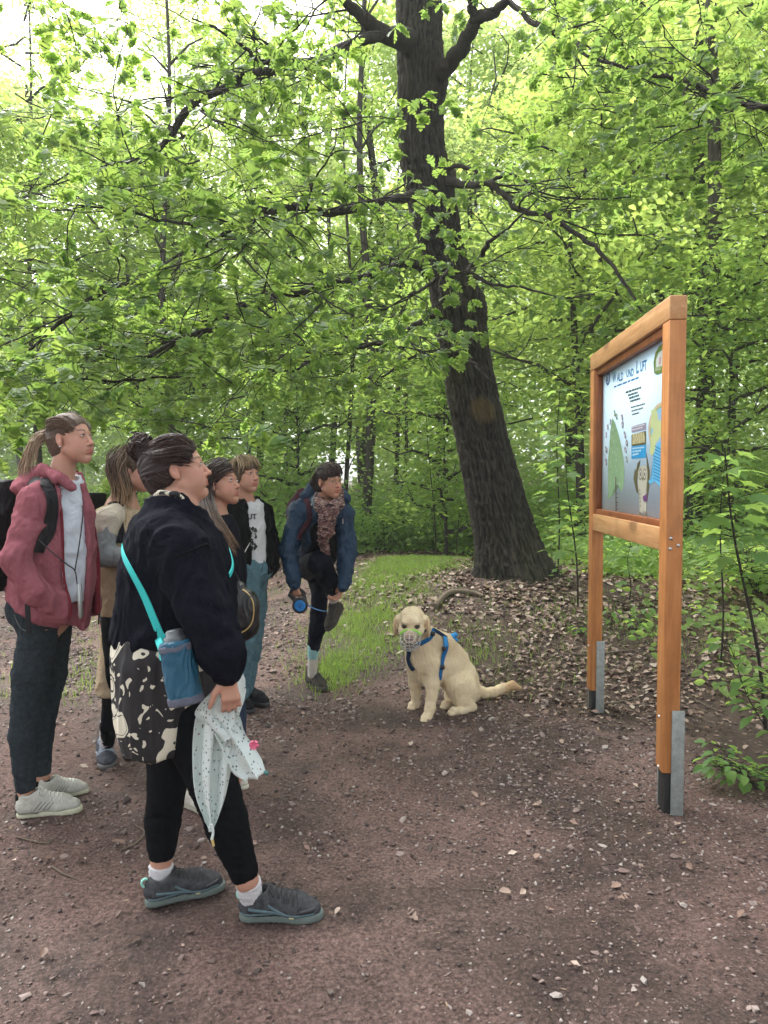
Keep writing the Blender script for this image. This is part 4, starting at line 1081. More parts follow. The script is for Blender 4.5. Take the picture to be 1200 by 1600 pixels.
flat('owl_drawing', pxp([(1002.8, 746), (1005.6, 745.5), (1004.2, 753)]), (.10, .08, .04))
flat('owl_drawing', pxp([(1004, 776), (1011, 771), (1011, 782), (1008, 785), (1005, 782)]), (.14, .05, .18))
for x in (999.8, 1009): 
    for k in (-2.4, 0, 2.4): flat('owl_drawing', pxp([(x - .7, 800), (x + .8, 800), (x + k + .4, 808 - abs(k) * .5), (x + k - .4, 808 - abs(k) * .5)]), (.2, .19, .15))
for k in range(5): bar(998.6 + k * .25, 768 + k * 6, 1000.2 + k * .25, 768 + k * 6, .012, (.22, .2, .13))
# globe with rainbow halo, and the blue striped wing
def arc(cx, cy, rx, ry, c):
    P = [(cx - rx * math.cos(a), cy - ry * math.sin(a)) for a in np.linspace(-.9, 1.45, 22)]
    flat('globe_drawing', pxp(P + [(1040, P[-1][1]), (1040, P[0][1])]), c)
for rx, c in ((23, (.52, .40, .36)), (22, (.55, .45, .30)), (20.5, (.28, .38, .20)), (18.5, (.22, .46, .68)), (15, (.28, .45, .65))): arc(1036, 672, rx, rx * 1.9, c)
for (x, y, a_, b_) in [(1022, 655, .06, .05), (1028, 672, .07, .05), (1021, 690, .05, .07)]: flat('globe_drawing', ell_(onp(x, y), a_, b_, 14, .4, .25, int(x)), (.48, .55, .28))
flat('wing_drawing', pxp([(1040, 690), (1030, 690), (1024, 700), (1020.5, 715), (1020, 735), (1018.5, 745), (1013, 752), (1016, 757), (1022, 752), (1027, 756), (1034, 764), (1040, 768)]), (.12, .44, .72))
for k in range(11): y = 696 + k * 5; flat('wing_drawing', pxp([(1023 - (2 if k > 2 else 0), y), (1040, y + 9), (1040, y + 10.8), (1023 - (2 if k > 2 else 0), y + 1.8)]), (.02, .14, .32))
# emblem at the upper right corner
flat('emblem', pxp([(1022, 583), (1021, 566), (1024, 551), (1030, 541), (1040, 533), (1040, 580), (1026, 585)]), (.14, .22, .06))
flat('emblem', pxp([(1025, 574), (1025, 562), (1029, 551), (1040, 543), (1040, 570)]), (.55, .60, .60))
flat('emblem', pxp([(1029, 570), (1030, 560), (1033, 556), (1033, 569)]), (.45, .30, .33))
text_on('WALD', onp(1023, 581.5), onp(1033, 577), .022, (.5, .55, .45), .01)
bar(984, 812.5, 1033, 822, .018, (.18, .35, .60))
for (x, y) in ((994, 815.5), (1028, 821.5), (948, 809.5)): flat('panel_screw', ell_(onp(x, y), .009, .007, 10), (.02, .02, .02))
# ------------------------------------------------------------------ smooth solids from distance fields
def nz(v): v = np.asarray(v, float); return v / (np.linalg.norm(v) + 1e-12)
def basis(z, side=(0, 1, 0)):
    z = nz(z); y = np.asarray(side, float); y = y - z * np.dot(y, z)
    if np.linalg.norm(y) < 1e-4: y = np.array([1., 0, 0]) - z * z[0]
    y = nz(y); x = np.cross(y, z); return np.array([x, y, z])   # rows
class S:
    def __init__(s): s.P = []
    def _a(s, fn, lo, hi, k, op): s.P.append((fn, np.minimum(lo, hi), np.maximum(lo, hi), k, op)); return s
    def ell(s, c, r, k=.012, op='u', R=None):
        c = np.asarray(c, float); r = np.broadcast_to(np.asarray(r, float), (3,)); R_ = np.eye(3) if R is None else np.asarray(R, float)
        m = r.max() if R is not None else r
        def fn(X, Y, Z):
            x, y, z = X - c[0], Y - c[1], Z - c[2]
            a = R_[0, 0] * x + R_[0, 1] * y + R_[0, 2] * z; b = R_[1, 0] * x + R_[1, 1] * y + R_[1, 2] * z; d = R_[2, 0] * x + R_[2, 1] * y + R_[2, 2] * z
            k0 = np.sqrt((a / r[0]) ** 2 + (b / r[1]) ** 2 + (d / r[2]) ** 2); k1 = np.sqrt((a / r[0] ** 2) ** 2 + (b / r[1] ** 2) ** 2 + (d / r[2] ** 2) ** 2) + 1e-9
            return k0 * (k0 - 1) / k1
        return s._a(fn, c - m, c + m, k, op)
    def cap(s, a, b, ra, rb=None, k=.012, op='u', fl=1.0, side=(0, 1, 0)):
        """tapered capsule; fl < 1 flattens it along its third axis (perpendicular to side)"""
        a = np.asarray(a, float); b = np.asarray(b, float); rb = ra if rb is None else rb
        d = b - a; ln = np.linalg.norm(d) + 1e-9; R_ = basis(d, side)
        def fn(X, Y, Z):
            x, y, z = X - a[0], Y - a[1], Z - a[2]
            p = R_[0, 0] * x + R_[0, 1] * y + R_[0, 2] * z; q = R_[1, 0] * x + R_[1, 1] * y + R_[1, 2] * z; t = R_[2, 0] * x + R_[2, 1] * y + R_[2, 2] * z
            u = np.clip(t / ln, 0, 1); r = ra + (rb - ra) * u; e = t - u * ln
            return (np.sqrt((p / fl) ** 2 + q * q + e * e) - r) * (1 if fl == 1 else (.5 + .5 * fl))
        m = max(ra, rb); return s._a(fn, np.minimum(a, b) - m, np.maximum(a, b) + m, k, op)
    def chain(s, pts_, rs, k=.012, op='u', fl=1.0, side=(0, 1, 0)):
        for i in range(len(pts_) - 1): s.cap(pts_[i], pts_[i + 1], rs[i], rs[i + 1], k if i == 0 else max(.004, k * .7), op, fl, side)
        return s
    def loft(s, rings, k=.012, op='u', yaw=0.0, rot=None, org=(0, 0, 0), sq=2.0, edge=.004):
        """rings (x, y, z, half depth along yaw, half width across) stacked by rising z"""
        A = np.array(sorted(rings, key=lambda r: r[2]), float); zs = A[:, 2]; c_, s_ = math.cos(yaw), math.sin(yaw)
        R_ = None if rot is None else np.asarray(rot, float); o = np.asarray(org, float)
        zz = np.linspace(zs[0], zs[-1], 160); Q = np.column_stack([np.interp(zz, zs, A[:, i]) for i in range(5)])
        if len(A) > 2:
            ker = np.array([1, 2, 3, 2, 1]) / 9
            for i in (0, 1, 3, 4):
                for _ in range(3): Q[:, i] = np.convolve(np.pad(Q[:, i], 2, mode='reflect', reflect_type='odd'), ker, 'valid')
        def fn(X, Y, Z):
            X, Y, Z = np.broadcast_arrays(X, Y, Z)
            if R_ is not None:
                x, y, z = X - o[0], Y - o[1], Z - o[2]
                X2 = R_[0, 0] * x + R_[0, 1] * y + R_[0, 2] * z; Y2 = R_[1, 0] * x + R_[1, 1] * y + R_[1, 2] * z; Z2 = R_[2, 0] * x + R_[2, 1] * y + R_[2, 2] * z
            else: X2, Y2, Z2 = X, Y, Z
            i = np.clip((Z2 - zs[0]) / (zs[-1] - zs[0]) * 159, 0, 159); ii = i.astype(np.int32)
            q = Q[ii]
            dx, dy = X2 - q[..., 0], Y2 - q[..., 1]
            a = c_ * dx + s_ * dy; b = -s_ * dx + c_ * dy
            ra, rb = q[..., 3], q[..., 4]
            if sq == 2: k0 = np.sqrt((a / ra) ** 2 + (b / rb) ** 2)
            else: k0 = (np.abs(a / ra) ** sq + np.abs(b / rb) ** sq) ** (1 / sq)
            k1 = np.sqrt((a / ra ** 2) ** 2 + (b / rb ** 2) ** 2) + 1e-9
            d = k0 * (k0 - 1) / k1
            dz = np.maximum(zs[0] - Z2, Z2 - zs[-1])
            return np.where(dz > 0, np.sqrt(np.maximum(d, 0) ** 2 + dz ** 2), np.maximum(d, dz))
        m = max(A[:, 3].max(), A[:, 4].max())
        if R_ is None: lo = np.array([A[:, 0].min() - m, A[:, 1].min() - m, zs[0]]); hi = np.array([A[:, 0].max() + m, A[:, 1].max() + m, zs[-1]])
        else:
            cs = np.array([[x, y, z] for x in (A[:, 0].min() - m, A[:, 0].max() + m) for y in (A[:, 1].min() - m, A[:, 1].max() + m) for z in (zs[0], zs[-1])]) @ R_ + o
            lo, hi = cs.min(0), cs.max(0)
        return s._a(fn, lo, hi, k, op)
    def box(s, c, h, k=.01, op='u', R=None, r=.01):
        c = np.asarray(c, float); h = np.asarray(h, float) - r; R_ = np.eye(3) if R is None else np.asarray(R, float); m = np.linalg.norm(h) + r
        def fn(X, Y, Z):
            x, y, z = X - c[0], Y - c[1], Z - c[2]
            a = np.abs(R_[0, 0] * x + R_[0, 1] * y + R_[0, 2] * z) - h[0]; b = np.abs(R_[1, 0] * x + R_[1, 1] * y + R_[1, 2] * z) - h[1]; d = np.abs(R_[2, 0] * x + R_[2, 1] * y + R_[2, 2] * z) - h[2]
            return np.sqrt(np.maximum(a, 0) ** 2 + np.maximum(b, 0) ** 2 + np.maximum(d, 0) ** 2) + np.minimum(np.maximum(np.maximum(a, b), d), 0) - r
        return s._a(fn, c - m, c + m, k, op)
    def field(s, ax):
        F = np.full([len(a) for a in ax], .5, dtype=np.float32)
        for fn, lo, hi, k, op in s.P:
            pad = k + .02; sl = []
            for i in range(3):
                a = np.searchsorted(ax[i], lo[i] - pad); b = np.searchsorted(ax[i], hi[i] + pad); sl.append(slice(max(0, a - 1), min(len(ax[i]), b + 1)))
            if any(q.stop - q.start < 1 for q in sl): continue
            X = ax[0][sl[0]][:, None, None]; Y = ax[1][sl[1]][None, :, None]; Z = ax[2][sl[2]][None, None, :]
            d2 = fn(X, Y, Z).astype(np.float32); d1 = F[tuple(sl)]
            if op == 'u':
                h = np.clip(.5 + .5 * (d2 - d1) / k, 0, 1); F[tuple(sl)] = d2 * (1 - h) + d1 * h - k * h * (1 - h)
            elif op == 's':
                d2 = -d2; h = np.clip(.5 - .5 * (d2 - d1) / k, 0, 1); F[tuple(sl)] = d2 * (1 - h) + d1 * h + k * h * (1 - h)
            elif op == 'g':      # groove: pull the surface in softly without cutting through
                F[tuple(sl)] = d1 + k * np.clip(1 - d2 / k, 0, 1) ** 2 * .5
        return F
    def bounds(s):
        lo = np.min([p[1] for p in s.P if p[4] == 'u'], 0); hi = np.max([p[2] for p in s.P if p[4] == 'u'], 0); return lo, hi
    def geo(s, res=.008, foci=()):
        """foci: ((lo), (hi), fine res) boxes"""
        lo, hi = s.bounds(); lo = lo - .03; hi = hi + .03; ax = []
        for i in range(3): ax.append(axis(lo[i], hi[i], res, [(f[0][i], f[1][i], f[2]) for f in foci]))
        return nets(s.field(ax), ax)
def nets(F, ax):
    nx, ny, nz_ = F.shape; ins = F < 0
    c = np.zeros((nx - 1, ny - 1, nz_ - 1), dtype=np.int8)
    for i in (0, 1):
        for j in (0, 1):
            for k in (0, 1): c += ins[i:nx - 1 + i, j:ny - 1 + j, k:nz_ - 1 + k]
    act = (c > 0) & (c < 8); idx = np.full(act.shape, -1, dtype=np.int64); I, J, K = np.nonzero(act); n = len(I); idx[I, J, K] = np.arange(n)
    acc = np.zeros((n, 3)); cnt = np.zeros(n)
    P = [ax[0], ax[1], ax[2]]
    corners = [(i, j, k) for i in (0, 1) for j in (0, 1) for k in (0, 1)]
    for a in corners:
        for d in range(3):
            if a[d]: continue
            b = list(a); b[d] = 1
            fa = F[I + a[0], J + a[1], K + a[2]]; fb = F[I + b[0], J + b[1], K + b[2]]
            m = (fa < 0) != (fb < 0); t = np.where(m, fa / np.where(m, fa - fb, 1), 0)
            pa = np.stack([P[0][I + a[0]], P[1][J + a[1]], P[2][K + a[2]]], 1); pb = np.stack([P[0][I + b[0]], P[1][J + b[1]], P[2][K + b[2]]], 1)
            acc += np.where(m[:, None], pa + (pb - pa) * t[:, None], 0); cnt += m
    V = acc / np.maximum(cnt, 1)[:, None]; Q = []
    for d in range(3):
        e1, e2 = [x for x in range(3) if x != d]
        s0 = [slice(None)] * 3; s1 = [slice(None)] * 3; s0[d] = slice(0, -1); s1[d] = slice(1, None)
        for e in (e1, e2): s0[e] = slice(1, -1); s1[e] = slice(1, -1)
        A, B = ins[tuple(s0)], ins[tuple(s1)]; ch = A != B; i = list(np.nonzero(ch)); fl = A[tuple(i)]
        i[e1] = i[e1] + 1; i[e2] = i[e2] + 1
        def cell(o1, o2):
            q = [x.copy() for x in i]; q[e1] += o1; q[e2] += o2
            return idx[tuple(q)]
        q = np.stack([cell(-1, -1), cell(0, -1), cell(0, 0), cell(-1, 0)], 1)
        flip = fl if d != 1 else ~fl
        q[~flip] = q[~flip][:, ::-1]; Q.append(q)
    Q = np.concatenate(Q); Q = Q[(Q >= 0).all(1)]
    return V, Q
def vnormals(V, F):
    n = np.cross(V[F[:, 2]] - V[F[:, 0]], V[F[:, 3]] - V[F[:, 1]]); N = np.zeros_like(V)
    for i in range(4): np.add.at(N, F[:, i], n)
    return N / (np.linalg.norm(N, axis=1, keepdims=True) + 1e-12)
def smooth_v(V, F, it=2, lam=.5):
    E = np.concatenate([F[:, [0, 1]], F[:, [1, 2]], F[:, [2, 3]], F[:, [3, 0]]]); E = np.unique(np.sort(E, 1), axis=0); a, b = E[:, 0], E[:, 1]
    deg = np.bincount(np.concatenate([a, b]), minlength=len(V))[:, None].astype(float)
    for k in range(it):
        A = np.stack([np.bincount(a, V[b, i], len(V)) + np.bincount(b, V[a, i], len(V)) for i in range(3)], 1) / np.maximum(deg, 1)
        V = V + (lam if k % 2 == 0 else -lam * .9) * (A - V)
    return V
def folds(V, amp, f=(9, 9, 5), seed=0, sharp=1.0):
    """soft cloth folds as a displacement value per vertex"""
    x, y, z = V.T
    wx = .25 * vnoise(x * f[0] * .6 + 3, y * f[1] * .6, z * f[2] * .6, seed + 1)
    a = fbm(x * f[0] + wx * 3, y * f[1] + wx * 2, z * f[2] + wx * 4, 2, seed)
    b = fbm(x * f[0] * 1.6 + 9, y * f[1] * 1.6 + wx * 4, z * f[2] * 1.4 + 5, 2, seed + 50)
    r = np.clip(1 - np.abs(a) * 3.4, 0, 1) ** 1.3 + .6 * np.clip(1 - np.abs(b) * 4, 0, 1) ** 1.3
    return amp * 1.5 * (r - .35)
def solid(name, sd, mat, parent, res=.008, foci=(), fold=None, sm_it=2, attr=None, post=None, **k):
    V, F = sd.geo(res, foci)
    V = smooth_v(V, F, sm_it)
    if fold:
        fs = fold if isinstance(fold, list) else [fold]
        for f in fs: V = V + vnormals(V, F) * (folds(V, *f[:3]) if len(f) == 3 else folds(V, f[0], f[1], f[2]) * f[3](V))[:, None]
    if post: V = post(V, F)
    at = attr(V) if attr else None
    me = mk_mesh(name, V - world_loc(parent), F, mat, True, at)
    return link(name, me, parent, **k)

# skin: colour from a painted-in pigment map (lips, cheeks), never shade
def skin_mat(name, c, lips=(.42, .13, .11), blush=(.55, .22, .17)):
    m, nt, bs = M(name)
    n = noise(nt, coords(nt, 'Object'), 55, 4, .6)
    base = mixc(nt, n, tuple(x * .9 for x in c), tuple(min(1, x * 1.08) for x in c))
    a = nd(nt, 'ShaderNodeAttribute', attribute_name='lip').outputs['Fac']; b = nd(nt, 'ShaderNodeAttribute', attribute_name='blush').outputs['Fac']
    hd = nd(nt, 'ShaderNodeAttribute', attribute_name='brow').outputs['Fac']
    base = mixc(nt, math_(nt, 'MULTIPLY', b, .38), base, blush); base = mixc(nt, a, base, lips)
    base = mixc(nt, math_(nt, 'MULTIPLY', hd, .8), base, (.09, .05, .03))
    nt.links.new(base, bs.inputs['Base Color']); bs.inputs['Roughness'].default_value = .48; bs.inputs['Specular IOR Level'].default_value = .4
    bs.inputs['Subsurface Weight'].default_value = .25; bs.inputs['Subsurface Radius'].default_value = (.012, .005, .003); bs.inputs['Subsurface Scale'].default_value = 1
    bump(nt, noise(nt, coords(nt, 'Object'), 300, 3), bs, .12, .001)
    return m
SKIN = skin_mat('skin_fair', (.52, .285, .20)); SKIN2 = skin_mat('skin_warm', (.47, .25, .165)); 
def hair_mat(name, c1, c2, sc=(60, 60, 6), rough=.42, ends=None):
    m, nt, bs = M(name)
    at = nd(nt, 'ShaderNodeAttribute', attribute_name='strand'); 
    n = noise(nt, coords(nt, 'Object', sc), 2.2, 4, .6, .5)
    f = math_(nt, 'ADD', math_(nt, 'MULTIPLY', n, .6), math_(nt, 'ADD', math_(nt, 'MULTIPLY', at.outputs['Fac'], .26), .12))
    col = ramp(nt, f, [(.25, tuple(x * .65 for x in c1)), (.47, c1), (.78, c2)])
    if ends:      # dyed or sun bleached lengths: pigment by height on the person
        z0, z1, e1, e2 = ends; sx = nd(nt, 'ShaderNodeSeparateXYZ'); nt.links.new(coords(nt, 'Object'), sx.inputs[0]); mr = nd(nt, 'ShaderNodeMapRange'); mr.inputs[1].default_value = z0; mr.inputs[2].default_value = z1; nt.links.new(sx.outputs[2], mr.inputs[0])
        col = mixc(nt, mr.outputs[0], ramp(nt, f, [(.25, tuple(x * .5 for x in e1)), (.45, e1), (.75, e2)]), col)
    nt.links.new(col, bs.inputs['Base Color']); bs.inputs['Roughness'].default_value = rough; bs.inputs['Specular IOR Level'].default_value = .35
    bump(nt, n, bs, .7, .006)
    return m
EYEW = plain('eye_white', (.62, .58, .54), .2); IRIS = plain('iris_brown', (.03, .02, .013), .12, 0, .6); LASH = plain('lash_dark', (.02, .014, .01), .7)

class Head:
    """a head in its own frame: f forward, l to its left, u up; s = scale (1 = 0.235 m from crown to chin)"""
    def __init__(h, c, yaw, pitch=0.0, roll=0.0, s=.93):
        h.c = np.asarray(c, float); h.s = s; y, p = math.radians(yaw), math.radians(pitch)   # yaw 0 = facing +x, 90 = facing +y (away)
        f = np.array([math.cos(y) * math.cos(p), math.sin(y) * math.cos(p), math.sin(p)]); l = np.array([-math.sin(y), math.cos(y), 0]); u = np.cross(f, l)
        r = math.radians(roll); l, u = l * math.cos(r) + u * math.sin(r), u * math.cos(r) - l * math.sin(r)
        h.R = np.array([f, l, u])
    def w(h, f, l, u): return h.c + h.s * (h.R.T @ np.array([f, l, u]))
    def E(h, S_, p, r, k=.012, op='u', rot=None):
        R = h.R if rot is None else np.asarray(rot) @ h.R
        S_.ell(h.w(*p), np.asarray(r) * h.s, k * h.s, op, R)
    def C(h, S_, a, b, ra, rb=None, k=.012, op='u', fl=1): S_.cap(h.w(*a), h.w(*b), ra * h.s, (rb or ra) * h.s, k * h.s, op, fl)
    def skin(h, S_, ears=(1, 1), mouth=0.0, nose=1.0):
        E, C = h.E, h.C
        E(S_, (-.012, 0, .036), (.092, .073, .083), .02); E(S_, (.022, 0, -.01), (.064, .060, .085), .03)
        E(S_, (.030, 0, -.070), (.048, .044, .036), .03); E(S_, (.067, 0, -.098), (.019, .020, .016), .020)
        for q in (-1, 1):
            C(S_, (.005, q * .056, -.05), (.055, q * .024, -.09), .016, .013, .02)
            E(S_, (.056, q * .034, -.030), (.026, .022, .030), .034); E(S_, (.050, q * .030, -.058), (.024, .022, .026), .03)
            E(S_, (.094, q * .031, .006), (.017, .019, .0135), .012, 's')
            E(S_, (.0765, q * .0315, .0075), (.0135, .0155, .0115), .005)       # lids
            C(S_, (.081, q * .014, .026), (.066, q * .050, .024), .009, .007, .014)   # brow ridge
        C(S_, (.080, 0, .016), (.100 + .004 * nose, 0, -.024), .0080, .0085, .012); E(S_, (.101 + .006 * nose, 0, -.031), (.0115, .0105, .0095), .008)
        for q in (-1, 1): E(S_, (.093, q * .0125, -.034), (.0105, .0075, .0075), .006)
        E(S_, (.074, 0, -.064), (.021, .030, .026), .018)
        for q in (-1, 1): C(S_, (.0925, 0, -.0575), (.082, q * .021, -.0620), .0048, .0026, .005); C(S_, (.0905, 0, -.0685 - mouth), (.082, q * .018, -.0655 - mouth), .0056, .003, .005)
        for q in (-1, 1): C(S_, (.0990, 0, -.0630 - mouth / 2), (.088, q * .024, -.0640 - mouth / 2), .0016 + mouth / 2, None, .003, 's')
        E(S_, (.086, 0, -.081), (.008, .024, .005), .008, 's'); E(S_, (.064, 0, -.100), (.022, .019, .016), .02)
        for q, on in zip((-1, 1), ears):
            if not on: continue
            a = .35; rot = np.array([[math.cos(a), q * math.sin(a), 0], [-q * math.sin(a), math.cos(a), 0], [0, 0, 1]])
            t = .22; rot = np.array([[math.cos(t), 0, math.sin(t)], [0, 1, 0], [-math.sin(t), 0, math.cos(t)]]) @ rot
            E(S_, (-.008, q * .077, -.004), (.019, .0085, .031), .006, 'u', rot); E(S_, (-.004, q * .086, .002), (.011, .0055, .018), .004, 's', rot)
            E(S_, (.001, q * .079, -.028), (.009, .006, .010), .005, 'u')
    def neck(h, S_, base, r=.055, k=.03): S_.cap(h.w(-.030, 0, -.050), base, r * h.s * .95, r * 1.12, k * .7)
    def tone(h, V):
        q = (V - h.c) @ h.R.T / h.s; f, l, u = q.T
        lip = np.clip(1.25 - ((l / .024) ** 2 + ((u + .0635) / .0105) ** 2), 0, 1) * (f > .076); lip = np.clip(lip * 2, 0, 1) * .85
        bl = np.exp(-(((np.abs(l) - .042) / .022) ** 2 + ((u + .03) / .024) ** 2)) * (f > .02) + np.exp(-((l / .013) ** 2 + ((u + .028) / .016) ** 2)) * (f > .09) + .8 * np.exp(-((np.abs(l) - .08) / .012) ** 2 - ((u) / .04) ** 2)
        bu = .030 + .004 * np.cos((np.abs(l) - .03) * 60) ; br = np.clip(1.3 - ((u - bu) / .0048) ** 2, 0, 1) * (np.abs(l) > .012) * (np.abs(l) < .052) * (f > .05)
        return dict(lip=lip, blush=np.clip(bl, 0, 1), brow=br)
    def eyes(h, parent, look=(1, 0, 0)):
        for q in (-1, 1):
            c = h.w(.0785, q * .0315, .0075); S_ = None
            g = Geo(); r = .0128 * h.s; th = np.linspace(0, np.pi, 9); ph = np.linspace(0, 2 * np.pi, 14, endpoint=False)
            V = np.array([[math.sin(t) * math.cos(p), math.sin(t) * math.sin(p), math.cos(t)] for t in th for p in ph]) * r * [1, 1, .62]
            V = V @ h.R + c; I = np.arange(len(V)).reshape(len(th), -1); J = np.roll(I, -1, 1); F = np.stack([I[:-1], J[:-1], J[1:], I[1:]], -1).reshape(-1, 4)
            o = g.add(V, F).obj('eye', EYEW, parent)
            gz = h.R.T @ nz(look); e = c + gz * r * .80; B = basis(gz); a = np.linspace(0, 2 * np.pi, 12, endpoint=False)
            ring = [e + r * .50 * (math.cos(t) * B[0] + math.sin(t) * B[1]) for t in a]; V = np.array(ring + [e + gz * r * .27])
            ir = Geo().add(V, np.array([[i, (i + 1) % 12, 12] for i in range(12)])).mesh('iris', IRIS, True, world_loc(parent)); io = link('iris', ir, o)
            P = [h.w(.0905 - abs(x - q * .0315) ** 2 * 22, x, .0145 - (x - q * .0315) ** 2 * 22) for x in np.linspace(q * .0315 - .0145, q * .0315 + .0145, 7)]
            link('lashes', Geo().tube(P, [.0009, .0014, .0016, .0016, .0016, .0014, .0009], 5).mesh('lashes', LASH, True, world_loc(parent)), o)
def strands(name, guides, mat, parent, n=120, jit=.012, w=.0022, clump=.5, seed=1, taper=.25, **k):
    """hair as many thin locks following guide curves (list of (m,3) arrays with the same m)"""
    g = np.random.default_rng(seed); G_ = np.array([spline(q, 12) for q in guides]); geo = Geo()
    for i in range(n):
        wt = g.dirichlet(np.full(len(G_), .45)); C_ = (G_ * wt[:, None, None]).sum(0)
        o = g.normal(0, jit, 3); t = np.linspace(0, 1, 12)[:, None]
        C_ = C_ + o * (1 - taper * t) + .25 * jit * np.sin(t * g.uniform(4, 9) + g.uniform(0, 6)) * g.normal(0, 1, 3)
        C_ = C_[: int(g.integers(9, 13))]
        V, F = tube_geo(C_, w * np.interp(np.linspace(0, 1, len(C_)), [0, .1, .7, 1], [.6, 1, 1, .15]), 4); geo.add(V, F, g.random())
    me = geo.mesh(name, mat, True, world_loc(parent), 'strand'); return link(name, me, parent, **k)

def hand(S_, wrist, d, n, curl, s=1.0, thumb=1, tc=.5, spread_=.12, thumb_dir=None):
    """wrist point, d = direction of the palm, n = palm normal (fingers curl towards it), curl per finger in radians, thumb = side sign"""
    d = nz(d); n = np.asarray(n, float); n = nz(n - d * np.dot(n, d)); t = np.cross(n, d) * thumb; W = np.asarray(wrist, float)
    k = .007 * s
    S_.cap(W - d * .02, W + d * .012, .025 * s, .026 * s, .015, 'u', .72, t)
    for q in (-1.1, -.4, .35, 1.05):
        S_.cap(W + d * .012 * s + t * q * .013 * s, W + d * .082 * s + t * q * .0215 * s, .0125 * s, .0105 * s, .010 * s)
    L_ = [(.042, .026, .021), (.047, .030, .022), (.043, .027, .021), (.034, .020, .018)]
    for i, q in enumerate((1.05, .35, -.4, -1.1)):
        p = W + d * (.080 - .004 * abs(q)) * s + t * q * .0215 * s; dd = nz(d + t * q * spread_); r = (.0095, .0098, .0092, .0082)[i] * s
        c = curl[i] if hasattr(curl, '__len__') else curl; a = 0
        for j, ln in enumerate(L_[i]):
            a += c * (.8, 1.0, .75)[j]; v = nz(dd * math.cos(a) + n * math.sin(a)); e = p + v * ln * s
            S_.cap(p, e, r, r * .93, .004 * s if j else .008 * s); p = e; r *= .92
    p = W + d * .022 * s + t * .020 * s; v = nz(d * .62 + t * .62 + n * .35 * tc) if thumb_dir is None else nz(thumb_dir)
    e = p + v * .046 * s; S_.cap(p, e, .0165 * s, .0125 * s, .012 * s); v2 = nz(v * .7 + d * .55 + n * .35 * tc); e2 = e + v2 * .030 * s; S_.cap(e, e2, .0118 * s, .0105 * s, .004 * s)
    e3 = e2 + nz(v2 + n * .3 * tc) * .024 * s; S_.cap(e2, e3, .0104 * s, .0085 * s, .004 * s)

